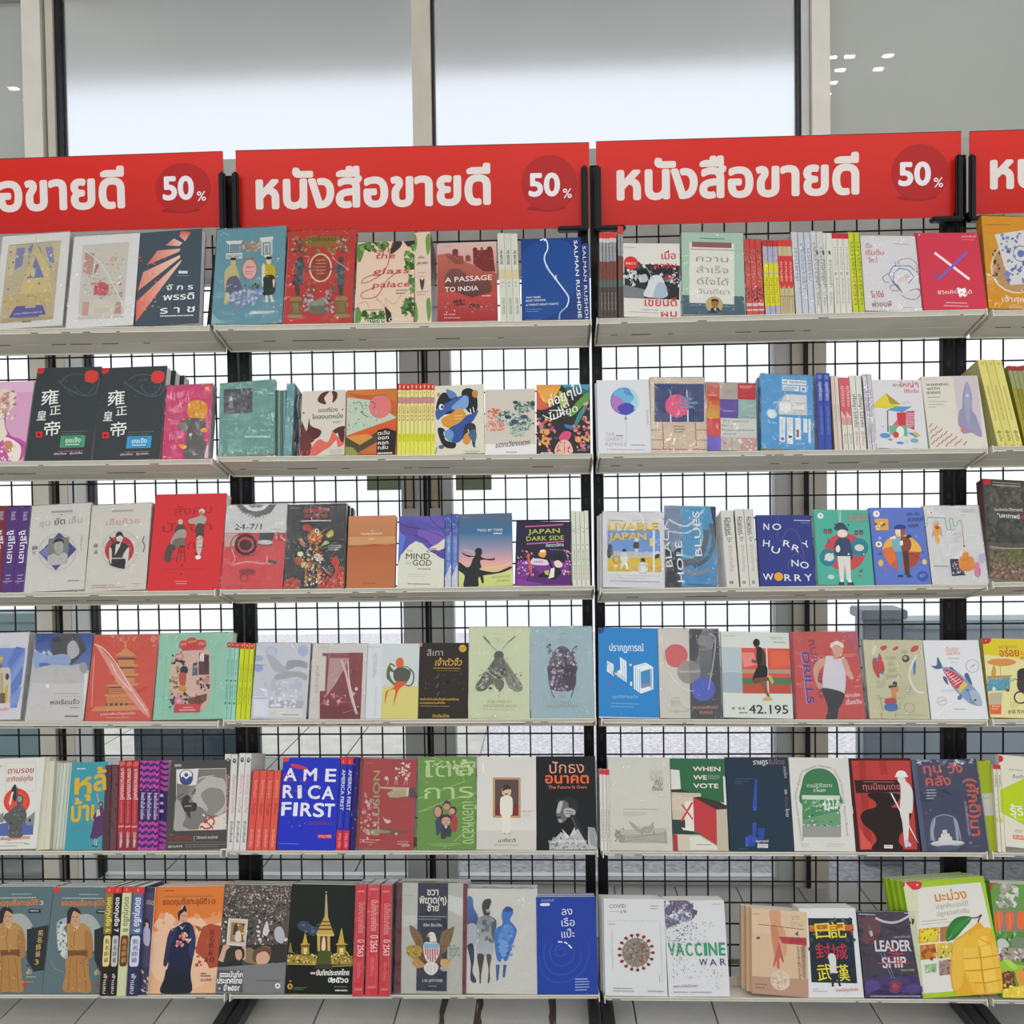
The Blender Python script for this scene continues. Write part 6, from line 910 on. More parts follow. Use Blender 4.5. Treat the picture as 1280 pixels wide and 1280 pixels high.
book('t', 3, '674 136 1008 130 1066 600 732 604', 'e2e3e6', 'white book with a mackerel showing its striped red flesh',
 'T 818 200 890 196 20 d89a92 |ปั้นสาย;T 820 224 900 220 20 d89a92 |ปลาหิน;m 830 240 895 236 1 5 #a8a4a4;m 845 264 880 262 1 4 #b4b0b0;b 728 288 760 285 765 235 792 285 795 300 760 308 #4c6890;b 795 300 850 300 900 335 960 390 1010 450 1028 500 1020 522 960 510 900 460 860 420 820 350 #8aa0c0;b 800 310 850 318 920 370 890 420 860 410 820 350 #c8485c;l 4 815 330 835 322 #f0dcdc;l 4 825 345 850 330 #f0dcdc;l 4 835 360 868 340 #f0dcdc;l 4 845 375 885 350 #f0dcdc;l 4 855 390 900 362 #f0dcdc;l 4 862 405 910 374 #f0dcdc;s 3 805 315 850 360 890 395 #f0dcdc;p 920 375 945 395 900 450 885 425 #d8c060;b 800 350 820 360 830 400 805 375 #4c6890;b 835 300 850 295 870 318 #4c6890;b 925 345 945 330 970 390 960 395 #4c6890;'
 'p 930 420 960 430 940 440 #5c78a0;b 960 430 1005 440 1028 500 1018 520 985 505 955 460 #a8b8cc;e 988 488 7 7 #34465c;b 885 470 905 455 910 480 890 488 #5c78a0;s 3 950 440 965 490 985 505 #4c6890;o 972 286 38 38 3 #a8a4a8;s 3 960 300 985 275 975 290 #c08080;o 792 496 28 24 3 #d8a8b0;s 4 775 505 800 490 812 495 #d89aa4;m 865 540 930 540 1 5 #b0b0b4;m 790 430 870 440 2 3 #c8c8cc;s 8 760 580 800 540 860 500 #f2f2f4', t=15)
book('t', 3, '1026 142 1400 140 1440 610 1090 612', 'e0c930', 'yellow book with a parasol, drinks and a bicycle, far right of fourth shelf',
 'p 1030 240 1300 260 1330 610 1090 612 #e6dc9c;b 1016 142 1076 138 1078 160 1060 174 1020 176 #c8303a;r 1045 152 1050 160 #f0c0c0;T 1128 202 1240 194 16 a8a83c |พลังวันเสาร์;T 1136 250 1254 244 38 b8402c |อร่อย;T 1264 236 1300 234 16 c87c30 |ใน;T 1262 268 1300 266 20 b8402c |กรุง;b 1060 290 1090 268 1140 264 1200 264 1235 280 1200 300 1130 308 #d8904c;l 3 1138 300 1142 370 #b08a4c;b 1090 330 1100 305 1114 330 1110 370 1088 370 #c8a04c;p 1062 370 1200 360 1198 378 1064 385 #b09060;p 1066 388 1200 378 1196 450 1070 458 #5a9cb4;n 1066 385 1200 455 24 12 #68a8bc #4c8ca8 #7a8c60 #88bcc8;p 1075 472 1155 462 1148 560 1085 570 #c0b498;p 1082 540 1150 535 1150 592 1090 594 #e0683c;m 1095 545 1142 560 2 4 #e8e0d0;e 1104 445 8 14 #e0e8e8;e 1186 450 10 9 #6a5c3c;'
 'b 1245 330 1280 315 1300 330 1300 400 1250 400 1240 365 #3a3436;b 1240 395 1280 390 1300 420 1300 460 1250 450 #443c3e;o 1258 490 34 34 8 #3c3834;m 1200 520 1250 545 3 3 #b0a064;T 1192 586 1280 582 18 6a5c3c |ชาลี ทิวา;n 1205 350 1240 420 8 7 #8a7a4c #5c5034', t=18, spine='a4962c')
# ----------------------------------------------------------------- fifth shelf
book('u', 4, '-170 96 268 98 208 636 -230 640', 'e0ded6', 'white book with a saluting figure on a red disc, leftmost on fifth shelf',
 'u 32 126 212 300 2 #c0bcb0;T 44 190 198 188 26 b03438 |ตามรอย;T 38 238 192 236 22 b03438 |อาทิตย์อุทัย;e 98 358 78 78 #dc4834;e 98 358 60 60 #e05440;b 66 290 90 255 98 300 92 355 78 350 #34363a;p 100 270 104 270 108 390 100 390 #4c4e50;p 70 300 80 300 60 380 52 370 #ececec;b 95 330 118 318 138 335 132 370 110 380 98 360 #565858;e 116 345 14 18 #9a9a96;b 50 420 90 385 130 385 155 430 150 480 130 565 48 565 52 500 20 460 30 430 #5c5e5c;n 40 400 150 560 30 11 #4a4c4a #6e706c #7c7e78;p 130 490 196 480 192 556 130 556 #5868a8;p -10 490 50 480 48 560 -10 560 #5868a8;p 150 465 205 420 198 500 155 500 #8a8c8c;e 175 472 8 10 #3a3c3e;p -10 440 20 420 20 480 -10 480 #8a8c8c;'
 'T -50 586 172 580 14 c84a44 |สายสัมพันธ์สู่ยุคดวงอาทิตย์;m 30 600 150 600 1 4 #b0aca0;m -30 616 100 616 1 5 #a8a49a;m 140 606 170 605 1 5 #8a8880;m -60 140 10 150 3 4 #c8a49c', t=22)
spines('u', 4, '244 110 326 106 290 632 212 634', 1, 'd6d4c0', 'thick cream book edge beside the red disc cover on the fifth shelf', 'l 4 60 0 60 100 #c4c2ae', inset=.01)
spines('u', 4, '330 104 440 98 380 612 290 622', 5, 'd4dacc d0d6c8 d8dccc ccd4c4', 'five pale green-white spines leaning beside the turquoise book', 'l 6 95 0 95 100 #a0a89c', inset=.022, depth=.08)
book('u', 4, '430 96 642 96 604 614 382 616', '3f9aa8', 'turquoise book with chunky yellow Thai letters and a woman raising her arm',
 'm 460 130 512 130 1 8 #c8dce0;X 446 285 540 280 92 dcae30 |หุ;X 560 270 632 262 90 dcae30 |ล้;X 424 448 596 440 88 dcae30 |บ้าน;t 420 506 540 500 30 5c8a98 |อลหม่าน;s 7 590 350 580 310 577 285 #c8a490;b 585 345 600 335 610 345 608 365 592 368 #2c2430;e 598 352 8 11 #b08a78;b 570 395 590 370 612 372 615 430 560 440 555 420 #5c3868;p 575 385 590 375 598 420 570 435 #d8c0a0;b 565 430 625 425 625 520 590 540 570 555 535 545 545 510 #5a3464;s 4 566 550 562 575 560 595 #d8c8b8;s 4 580 550 575 575 570 600 #d8c8b8;e 556 592 10 4 #2c2830;e 572 598 8 4 #2c2830', t=16, maxrot=.05)
spines('u', 4, '626 128 706 128 694 630 608 636', 2, '55383c 6a444a', 'two very dark leather-brown spines right of the turquoise book',
 'n 0 0 100 100 40 16 #2c2228 #3c2a34 #6e4c50 #241c22;l 8 96 0 96 100 #1a1416')
spines('u', 4, '708 106 826 98 816 632 694 634', 3, 'b8343c b4323a', 'three crimson spines with white Thai titles, fifth shelf',
 'b 10 3 50 0 96 3 90 5 20 6 #d8605c;l 6 97 2 97 100 #6a1c24;T 30 9 30 44 48 f0dcdc |นางงามวรรณคดี;T 36 46 36 70 24 d08a8c |รวมบทวิจารณ์;r 8 73 94 75 #d89494;T 36 80 36 97 32 e8c8c8 |นักเขียน;r 0 84 100 100 #8a3440;T 36 84 36 97 32 e8c8c8 |นักเขียน')
SP_ = ''.join('b 0 %d 30 %d 60 %d 100 %d 100 %d 60 %d 30 %d 0 %d #3a2470;' % (y, y-2, y+1, y-1, y+2, y+4, y+1, y+3) for y in range(3, 100, 7))
spines('u', 4, '824 106 946 98 926 630 816 634', 3, 'c04aa0 b848a0', 'three purple and magenta striped spines on the fifth shelf', SP_ + 'r 0 34 92 68 #2a2058;T 30 36 30 66 44 d8d0f0 |ข้าพเจ้าเป็นข้าวเปลือก')
book('u', 4, '934 108 1008 98 974 630 926 632', 'b84aa0', 'striped purple and magenta cover edge right of the three striped spines',
 ''.join('b 926 %d 950 %d 980 %d 1008 %d 1006 %d 975 %d 950 %d 926 %d #3a2470;' % (y, y-6, y+4, y-4, y+10, y+18, y+8, y+14) for y in range(112, 620, 34)) + 'p 934 290 1000 286 992 460 930 462 #2a2058;r 946 304 968 322 #c8c0e0;r 946 350 968 366 #b0a8d0;r 946 396 968 414 #c8c0e0;n 940 470 985 620 8 10 #d868b8 #8a3490', t=20, inset=.012)
book('u', 4, '1012 96 1388 92 1358 620 982 622', '4c4846', 'dark grey book with a grey outline map torn by a red hammer symbol',
 'r 1034 114 1074 130 #a8a49c;u 1046 146 1340 508 4 #d8d4cc;p 1060 150 1340 150 1336 506 1028 506 #7c7876;b 1150 230 1200 190 1290 200 1336 230 1330 400 1250 420 1200 380 1160 360 1130 300 #b8b4ae;b 1120 280 1150 225 1220 195 1200 215 1160 250 1140 320 1120 330 #8a8682;b 1075 350 1090 315 1110 300 1130 320 1120 345 1165 350 1160 395 1130 400 1130 440 1110 420 1105 400 1080 400 #3c3836;b 1195 290 1250 260 1320 280 1330 360 1270 420 1220 440 1230 380 1200 330 #8c8884;b 1040 340 1060 330 1100 420 1085 480 1120 500 1100 506 1034 506 1036 420 #a8a4a0;s 4 1055 312 1090 290 #2c2a2a;s 4 1060 330 1100 310 #2c2a2a;s 5 1140 295 1160 265 1150 300 #3c3a38;m 1095 364 1135 366 1 5 #c8c4c0;m 1236 186 1275 188 1 4 #c8c4c0;'
 'p 1048 150 1178 142 1165 240 1130 245 1050 230 #e0dcd6;e 1104 184 42 36 #4c5a90;e 1104 180 34 28 #e4e2e0;b 1065 205 1085 190 1104 205 1125 190 1145 200 1130 235 1104 240 1078 232 #3c4c84;e 1104 180 12 12 #4c5a90;p 1190 470 1340 410 1336 508 1175 508 #dcd4c8;s 9 1196 486 1215 500 1246 496 1268 470 1264 444 1246 428 1228 424 #c8302c;l 8 1222 458 1264 502 #c8302c;p 1204 462 1226 440 1238 450 1216 474 #c8302c;l 8 1196 484 1186 500 #c8302c;n 1200 420 1336 500 12 10 #e8e0d4 #c8bcb0;'
 'T 1002 566 1145 564 18 a83c34 |โลกาภิวัตน์สังคม;r 1150 542 1154 572 #a8a49c;T 1164 560 1290 560 12 d8d4cc |วิจักขณ์ พาณิชย์;l 2 1000 578 1360 580 #8a8682;T 1000 608 1082 606 11 e0dcd4 |สยามราช;m 1100 592 1340 604 2 4 #8a8682;m 1006 532 1030 532 1 4 #8a8682', t=20)
spines('v', 4, '100 66 178 64 150 636 72 636', 2, 'dcdad6 d8d6d2', 'left pair of white spines with black round logos, fifth shelf',
 'e 50 7 28 2.6 #3c3c3e;e 50 6.6 15 1.3 #b0b0b0;l 6 96 0 96 100 #9a9894;T 34 22 34 62 44 d8a0a0 |เจียงเหว่ย จอมทัพ;T 34 70 34 92 32 4c4c4c |สำนักพิมพ์')
spines('v', 4, '188 58 262 56 228 632 150 634', 2, 'dcdad6 d8d6d2', 'right pair of white spines with black round logos, fifth shelf',
 'e 50 7 28 2.6 #3c3c3e;e 50 6.6 15 1.3 #b0b0b0;l 6 96 0 96 100 #9a9894;T 34 22 34 62 44 d8a0a0 |เจียงเหว่ย จอมทัพ;T 34 70 34 92 32 4c4c4c |สำนักพิมพ์')
book('v', 4, '262 60 366 60 360 300 262 300', 'd8a4b4', 'pale pink wrapped book top sticking up behind the red spines', 'r 300 130 370 150 #e8c4cc', t=10, wrap=1, inset=.03)
spines('v', 4, '268 154 438 148 402 622 230 626', 4, 'dc5448 e05a4c', 'four bright red spines beside the big blue English-titled book',
 'l 6 95 1 95 100 #7a1c1c;n 20 4 80 96 14 12 #f07060 #e86a58;T 34 42 34 56 34 8a4030 |บ้านเรา;T 34 12 34 34 28 f0a090 |จิตวิทยา;T 34 74 34 96 28 f0b0a0 |นักเขียนไทย')
book('v', 4, '446 82 784 78 752 624 408 628', '1d2fc0', 'vivid blue book with huge white capital letters and red scratches',
 'b 440 84 478 80 478 100 460 108 440 106 #e0402c;X 450 222 522 220 74 e8eaf4 |A;X 568 220 642 218 74 e8eaf4 |M;X 696 220 756 220 74 e8eaf4 |E;X 444 324 502 322 74 e8eaf4 |R;X 534 324 554 322 74 e8eaf4 |I;X 592 324 660 324 76 e8eaf4 |C;X 676 326 744 326 74 e8eaf4 |A;X 436 428 490 426 76 e8eaf4 |F;X 506 428 526 428 76 e8eaf4 |I;X 548 428 612 428 76 e8eaf4 |R;X 624 430 684 430 78 e8eaf4 |S;X 690 430 746 430 76 e8eaf4 |T;b 495 120 540 125 585 140 580 152 520 145 495 135 #d83440;n 450 180 540 300 16 8 #d83440 #a83070;n 520 180 660 300 18 8 #d83440 #7040c0;n 440 310 640 500 20 7 #5a50d8 #7a5ae0;'
 'T 592 480 738 474 18 8a3c78 |รวมทุกบทละคร;r 650 534 734 556 #d83440;T 656 552 728 550 12 e8b8b8 |ภาณุ ตรัย;m 424 590 545 590 1 5 #6a7ce0', t=18)
spines('v', 4, '786 78 866 78 832 632 756 632', 2, '2030b4 1c2cac', 'two blue and red spines right of the vivid blue book',
 'r 0 0 94 8 #dc3430;T 30 4 30 7 20 f0e0e0 |•;l 8 97 0 97 100 #101a70;T 30 14 30 58 56 e4e6f4 |AMERICA FIRST;T 34 60 34 76 24 4c5ad0 |รวมทุกบท;r 0 79 94 100 #d42c3c;T 34 82 34 97 34 e8a8a8 |ภาณุ ตรัย')
book('v', 4, '866 86 896 84 868 624 836 628', '2a1c70', 'narrow dark violet edge of a further copy beside the blue and red spines',
 'n 838 100 896 600 26 10 #4a3cb0 #1a1250 #8a80d8', t=10, inset=.008)
book('v', 4, '908 86 1238 84 1216 624 872 622', 'b23a3a', 'red wrapped book with a vertical English title and a pointing hand',
 'p 908 86 926 86 890 622 872 622 #8a2c30;n 905 320 960 600 20 14 #d8a8a4 #e8ccc8 #c87870;X 968 168 968 170 1 b23a3a |.;p 1015 255 1195 255 1190 308 1080 318 1060 295 1100 280 1090 268 1018 264 #c8bc98;b 1065 290 1100 275 1150 270 1180 285 1170 305 1120 318 1080 310 #b8ac88;p 1178 256 1190 256 1185 306 1174 306 #e0d8c4;p 1192 256 1232 254 1230 320 1188 308 #5c4040;s 3 1042 208 1058 192 1070 210 1060 245 #d8c8b4;b 1048 205 1058 190 1068 206 1058 216 #e0d4c4;s 3 1105 240 1116 200 1122 240 #d8c8b4;b 1108 200 1116 188 1124 204 1114 212 #e0d4c4;s 3 1160 240 1176 200 1180 240 #d8c8b4;b 1166 200 1176 190 1186 206 1172 214 #e0d4c4;n 1115 112 1205 190 26 14 #e8d0cc #d8a4a0 #f0e0dc;b 940 518 1000 500 1100 500 1178 515 1110 530 1000 530 #7a5844;b 940 518 1000 506 1090 520 1000 530 #a89478;e 975 525 8 9 #e0d4c4;e 1116 530 7 8 #e0d4c4;b 1035 430 1050 445 1085 455 1070 470 1052 465 #e0d0c0;'
 'T 924 530 1000 155 1 b23a3a |.;X 1012 540 1020 158 40 a8a878 |ILLUSION;n 920 300 1010 540 26 16 #e0c8c0 #c89a90 #d8b4ac;m 898 566 1022 580 2 5 #e0a09c;m 1124 572 1190 586 2 4 #e8c0bc;T 1148 606 1194 602 14 e8ccc8 |หนังสือ;m 930 112 985 112 1 4 #d08a88', t=18, wrap=1)
book('w', 4, '12 80 356 80 352 634 8 634', '6f9c3e', 'green wrapped book with outlined pale Thai letters and four cartoon people',
 'm 60 100 125 104 1 5 #a8c880;t 48 204 350 196 66 c4dc9c |โตตั้;t 48 204 76 204 66 c4dc9c |ใ;t 256 192 344 190 50 c4dc9c |อ;t 48 334 340 328 66 c4dc9c |การ;t 276 352 276 600 66 c4dc9c |เมืองหลวง;l 4 8 412 120 370 200 340 355 300 #b4d08c;l 4 8 330 60 318 #b4d08c;l 4 130 290 290 230 240 140 #b4d08c;l 4 240 140 350 180 #b4d08c;l 3 90 82 170 110 240 150 #b4d08c;l 4 225 585 350 470 #b4d08c;l 4 270 500 352 540 #b4d08c;l 3 150 634 180 615 #b4d08c;m 55 520 58 600 6 2 #a8c880;m 90 596 260 606 2 5 #a8c880;'
 'n 60 110 350 150 30 14 #d4e4bc #b8d090;b 110 390 130 372 155 385 160 430 145 450 115 440 106 415 #4c3430;e 130 410 21 30 #d8a888;b 115 460 145 450 165 480 150 520 125 550 118 500 #34406c;b 160 365 180 342 205 360 200 385 165 385 #4a3430;e 182 380 20 18 #d8a080;b 195 395 220 378 240 395 235 425 205 420 #2c2428;e 214 408 18 18 #dca888;b 205 430 235 430 245 460 240 520 222 530 208 500 #b83440;b 140 445 175 425 210 440 205 470 150 470 #28222a;e 178 465 27 24 #e0b090;p 152 488 175 500 200 488 212 520 205 560 180 555 172 572 148 565 146 520 #2c2a34;p 168 492 188 492 178 512 #e8e4e0;e 165 462 3 3 #2c2024;e 190 462 3 3 #2c2024;p 170 476 188 476 180 482 #a84a40', t=16, wrap=1)
book('w', 4, '364 82 712 84 712 634 358 634', 'dcd9d0', 'cream book with a white suited figure before a framed picture',
 'p 358 520 712 518 712 634 358 634 #d0ccc4;r 458 208 618 444 #c89c70;r 468 218 608 434 #5c4a46;p 468 380 500 360 500 434 468 434 #7a3430;p 570 360 608 372 608 434 570 434 #7a3430;u 458 208 618 444 3 #a87c54;b 512 268 535 248 560 262 566 295 550 305 512 300 #3a302c;b 512 275 535 265 562 275 562 305 545 320 525 318 510 300 #d8b8a0;b 520 268 545 256 562 275 535 278 512 290 #3a302c;r 526 302 546 308 #3a302c;b 500 335 522 318 550 316 572 335 572 420 560 440 560 520 545 534 515 534 510 440 500 420 #e6e2d6;l 2 536 430 536 530 #c8c4b8;e 525 538 8 5 #a8a49a;e 552 538 8 5 #a8a49a;m 630 402 700 408 2 4 #c0bcb2;m 630 422 680 440 3 3 #c8c4ba;T 488 588 590 586 14 3c3834 |นาคีราวี;m 465 602 610 604 1 5 #a8a49a;l 8 396 120 402 178 #f0eeea', t=16)
book('w', 4, '712 80 1060 78 1076 636 714 636', '15171a', 'black book with orange title and a man holding a phone',
 't 792 182 996 178 52 e0a08c |ปักธง;X 768 242 1022 240 46 e86a3c |อนาคต;T 784 274 1012 272 18 e87a50 |The Future Is Ours;b 830 350 860 330 920 325 960 350 960 400 940 420 900 400 870 360 850 370 #2a2a2c;b 838 380 852 350 880 345 905 370 900 440 870 475 845 470 835 440 830 415 #6a6a6a;b 838 385 850 352 870 352 860 400 850 420 835 415 #b4b4b2;p 835 440 860 436 858 448 838 450 #34342f;p 845 455 870 460 860 475 845 472 #a8a8a4;b 875 400 905 388 940 400 944 425 920 440 890 440 #b0b0ae;l 4 885 404 935 412 #4c4c4c;l 4 890 420 938 424 #4c4c4c;p 910 430 945 430 1010 540 1025 600 990 610 950 520 #26262a;p 918 440 930 440 995 590 985 600 #4a4a4c;'
 'p 790 600 860 530 900 560 960 510 990 560 1020 610 1020 500 1060 505 1074 560 1074 632 790 634 #b8b8ba;n 800 560 1010 630 50 12 #8a8a8e #d4d4d6 #a0a0a4 #6c6c70;p 862 505 920 560 890 570 #d8d8da;p 940 500 905 565 950 540 #c8c8ca;l 5 862 505 915 560 #3a3a3c;p 1022 505 1060 505 1075 620 1035 600 #9a9a9c;T 786 594 1010 590 14 e8e8e4 |แด่นักฝันและนักสู้ทุกคน', t=18)
spines('x', 4, '38 146 104 144 108 632 52 634', 3, 'dad8d0', 'three thin white red-topped spines, middle of the fifth shelf',
 'r 0 0 100 7 #d23a44;r 0 0 100 1 #e87070;l 6 95 7 95 100 #9a988e;n 14 32 86 48 8 20 #b8b8b8 #d0c8c8;T 34 50 34 88 34 9c9a94 |นักปรัชญา', maxrot=.08)
book('x', 4, '92 82 462 82 476 636 108 636', 'dbdace', 'cream wrapped book with a faint sketch of a ruined stone tomb',
 'T 346 188 418 186 22 c0bcae |ประชา;T 346 222 420 220 22 b0ac9e |ธิปไตย;T 374 250 420 248 20 54524a |ที่ไม่;T 358 282 420 280 20 44423c |ตั้งมั่น;m 185 390 392 394 1 5 #b4b0a4;m 184 410 328 428 3 4 #c0bcb0;p 180 540 440 520 446 590 180 590 #bcb6a8;b 140 530 180 520 200 560 190 585 170 590 136 550 #a8a294;p 170 515 440 500 442 530 175 545 #ccc6b8;s 5 135 550 240 560 330 545 440 530 #a09a8c;s 5 180 590 280 570 445 590 #a8a294;b 220 465 250 480 290 520 270 525 240 500 #b4aea0;b 275 525 300 500 340 490 365 465 360 500 345 528 300 530 #b0aa9c;n 280 490 370 530 16 9 #989284 #ccc6b8 #b4aea0;n 140 510 200 580 14 11 #989284 #c4beb0;l 5 430 515 435 585 #a49e90;l 5 205 530 200 590 #c0baac;s 5 200 150 196 180 #e8e6dc;s 5 250 160 246 215 #e8e6dc', t=16, wrap=1)
book('x', 4, '466 94 780 92 816 642 478 642', '2f6a44', 'green, red and cream book with a ballot box and bold white English title',
 'p 466 160 520 165 528 280 468 282 #dcdcd6;p 470 282 528 278 600 304 470 296 #3c3832;p 470 298 645 302 648 322 600 326 606 520 476 460 #c8bca8;r 484 310 530 330 #d4c8b4;p 470 326 600 328 600 420 472 400 #d2c6b2;p 474 460 605 462 606 545 478 545 #35423a;p 600 328 640 322 790 360 800 395 738 398 #3a342e;p 600 326 738 398 742 608 608 520 #c03c40;p 738 398 802 394 814 640 744 640 #c4b8a4;p 550 352 600 345 606 520 552 515 #e4e0da;p 528 505 552 510 606 520 606 528 540 520 #e8e6e0;l 9 533 370 598 458 #d8342c;l 11 596 356 528 470 #d8342c;p 478 545 640 548 742 608 744 640 478 642 #cfc6b4;p 478 545 504 548 508 642 480 642 #b03840;p 576 560 640 556 744 616 748 632 580 632 #dedbd0;m 618 602 710 606 1 5 #8a8478;p 774 196 786 200 800 366 784 366 #e0e0da;p 756 350 800 366 790 370 #e8e8e2;'
 'X 600 168 758 168 26 ece8e0 |WHEN;X 602 220 680 220 26 ece8e0 |WE;m 686 192 755 214 4 2 #b8c8b8;X 602 270 748 270 26 ece8e0 |VOTE', t=16)
book('x', 4, '790 96 1160 94 1200 654 822 654', '1f3346', 'dark teal-navy book with blue bar shapes and a vertical thin title',
 'T 958 140 1044 136 24 e0dcdc |ราษฎร;T 1048 138 1142 136 24 8a6a74 |ธิปไตย;m 845 224 955 240 2 4 #4c6074;m 845 254 890 254 1 4 #4c6074;p 968 228 980 228 978 400 952 402 #2f4fa8;p 958 398 978 394 976 416 956 416 #3a60b8;p 950 488 976 486 972 580 955 580 #3050a4;p 984 520 1028 516 1018 590 990 592 #2a48a0;p 924 560 968 556 966 625 928 620 #2c4cac;p 910 572 926 570 928 628 912 628 #3a60c0;p 950 570 985 572 985 600 950 600 #3558b4;T 974 602 1048 600 10 e0e4e8 |รัฐศาสตร์;r 982 610 1044 634 #d4d8d8;m 988 616 1038 628 2 4 #8a9098;T 1134 150 1142 220 14 b8b4bc |การเมือง;T 1142 290 1144 318 14 d8d4d8 |และ;T 1144 330 1146 395 14 7a5c66 |สังคม;T 1148 402 1152 450 14 d8d4d8 |ไทย;m 870 638 930 638 1 4 #4c6488', t=15, maxrot=.05)
book('x', 4, '1164 96 1520 92 1562 650 1204 650', 'dbd9d2', 'white book with a green arched window picture and curved lettering',
 'b 1246 380 1246 250 1270 190 1330 160 1400 170 1450 220 1468 300 1470 380 #3f7a50;p 1246 330 1468 330 1476 585 1252 590 #4c8a5c;p 1246 322 1470 320 1470 345 1246 348 #c8d8c8;n 1250 350 1470 400 20 16 #a8c4ac #7aa484;n 1370 340 1466 420 16 13 #d8e4d8 #e4ece4;l 7 1380 350 1382 400 #dce8dc;l 7 1405 350 1407 405 #dce8dc;l 7 1430 350 1432 405 #dce8dc;l 7 1452 345 1455 400 #dce8dc;n 1250 400 1470 500 60 12 #5c9468 #8ab494 #3a6c48 #c4d4c4;p 1250 470 1420 420 1474 430 1474 500 1252 500 #6c9c74;n 1252 470 1474 510 40 8 #d0dcd0 #3f6a48;p 1252 504 1476 500 1476 568 1254 574 #9a9a94;p 1254 570 1476 566 1476 590 1254 592 #dbd9d2;'
 'T 1276 276 1424 270 18 c4d8c4 |การปฏิวัติสยาม;T 1316 302 1386 298 13 e8f0e8 |ปี ใหม่เก่า;m 1234 500 1226 580 8 2 #b4b0a4;T 1250 590 1210 330 14 b0aca0 |La Révolution siamoise de;T 1213 330 1245 190 14 b0aca0 |1932 d\'après;T 1250 185 1330 148 14 b0aca0 |le Lieutenant;T 1340 146 1420 160 14 b0aca0 |Lieutenant;T 1430 165 1470 240 14 b0aca0 |Colonel;T 1474 250 1510 560 14 b0aca0 |Colonel Henri Roux;m 1240 608 1290 620 2 4 #c0bcb0;m 1390 604 1500 618 2 4 #c0bcb0', t=15)
book('y', 4, '236 84 602 80 672 634 280 640', '3a1416', 'maroon book with a black urn silhouette and a white pith-helmeted man',
 'p 260 98 600 94 650 620 306 626 #bc3c38;p 300 100 340 98 380 620 330 620 #a83230;p 420 98 460 96 470 180 430 180 #a83230;p 306 500 340 560 400 620 310 626 #d8584c;p 276 216 540 212 545 286 286 294 #2c1416;b 360 294 470 290 545 300 530 345 495 375 560 380 612 410 590 480 545 540 540 580 560 622 380 625 405 570 380 520 330 480 310 430 340 395 400 375 400 345 365 320 #24100f;T 328 272 545 268 28 c8686c |ทุนนิยมเดช;m 330 222 510 228 1 6 #a85a58;m 480 284 540 286 1 7 #8a5c5c;e 552 190 40 8 #e0deda;b 522 186 530 160 552 155 575 165 582 190 #e8e6e2;b 530 200 545 195 575 205 578 220 600 240 620 290 618 400 600 410 600 470 592 590 575 600 560 470 545 400 548 300 545 240 532 220 #dcdad6;l 8 492 292 560 420 #e4e2de;p 560 400 660 588 640 560 550 410 #dcdad8;p 580 560 615 590 610 605 575 602 #c8c4d8;r 450 596 502 616 #e0dcd6;m 458 602 496 608 1 4 #8a8480;l 8 258 370 264 415 #e0d0cc;m 280 130 350 128 1 4 #902c30', t=18, maxrot=.12)
book('y', 4, '614 92 990 88 1078 640 672 634', '3a3f60', 'navy wrapped book with orange Thai title and a glass dome',
 'p 614 92 640 92 700 634 672 634 #50587c;n 640 88 990 128 26 20 #a8acb8 #8088a0 #d0d4dc #5c6484;X 690 174 790 168 44 d8604c |ทุน;X 835 174 915 168 44 d8604c |วัง;X 702 248 848 244 44 d8604c |คลัง;m 702 270 760 320 4 6 #b8bccc;X 930 208 1012 208 1 3a3f60 |.;X 932 208 966 440 52 d8604c |(ศักดิ);X 958 456 972 546 52 d8604c |นา;T 924 340 952 545 12 b4b8c8 |ประวัติศาสตร์กับเศรษฐกิจ;'
 'b 728 580 722 500 735 450 770 425 820 422 865 440 895 490 906 580 #4c5270;b 732 560 728 500 745 450 755 450 742 520 748 570 #b0b4c4;b 862 445 885 470 895 560 880 565 872 500 #a8acbc;s 4 728 570 724 500 740 448 780 424 830 424 880 455 906 570 #b8bccc;p 795 510 822 508 824 530 838 530 840 548 852 550 855 572 770 576 772 555 785 552 786 532 796 530 #e4e2dc;l 2 795 530 824 530 #a8a8a8;e 826 588 104 18 #c8c8cc;e 826 582 96 12 #e0dedc;e 826 612 80 14 #50587a;T 956 594 976 592 10 a8acbc |วิทย์;m 958 606 1020 608 1 4 #6a7090', t=18, wrap=1, maxrot=.14)
book('y', 4, '992 100 1090 100 1140 642 1084 642', 'a4b41c', 'lime green cover edge with a grey band behind the navy dome book',
 'p 1020 300 1100 298 1108 430 1046 432 #c4c4b8;m 1036 325 1080 325 1 5 #9a9a8c;r 1000 96 1050 106 #b83034', t=14, inset=.014)
spines('y', 4, '1086 128 1142 128 1166 646 1128 648', 2, 'dcd8c4 e0dcc8', 'two thin cream red-topped spines, right end of fifth shelf',
 'r 0 0 100 5 #d03038;l 8 95 4 95 100 #7c7a58;T 34 12 34 26 34 6a685c |การเรียน;m 30 40 70 60 4 1 #b8b49c;r 0 62 60 66 #c4cc40', maxrot=.12)
book('y', 4, '1142 106 1500 104 1530 650 1152 650', 'e0dccb', 'cream and lime book with brush lettering, cut by the right edge of the fifth shelf',
 'p 1130 320 1300 230 1500 260 1510 500 1300 520 1140 452 #b8d01c;b 1130 116 1160 114 1168 130 1162 148 1135 152 #d03038;m 1200 188 1280 184 1 6 #b0ac9c;T 1222 240 1290 236 14 6a685c |ดื่มน้ำ;T 1206 462 1330 456 44 f0eee4 |รุ้ริน;m 1240 480 1280 480 1 5 #d4e084;m 1230 546 1280 556 2 5 #b4b0a0;p 1218 578 1500 576 1500 602 1218 602 #e0703c;T 1224 596 1300 596 12 f0e0d0 |พิมพ์ครั้ง', t=16)
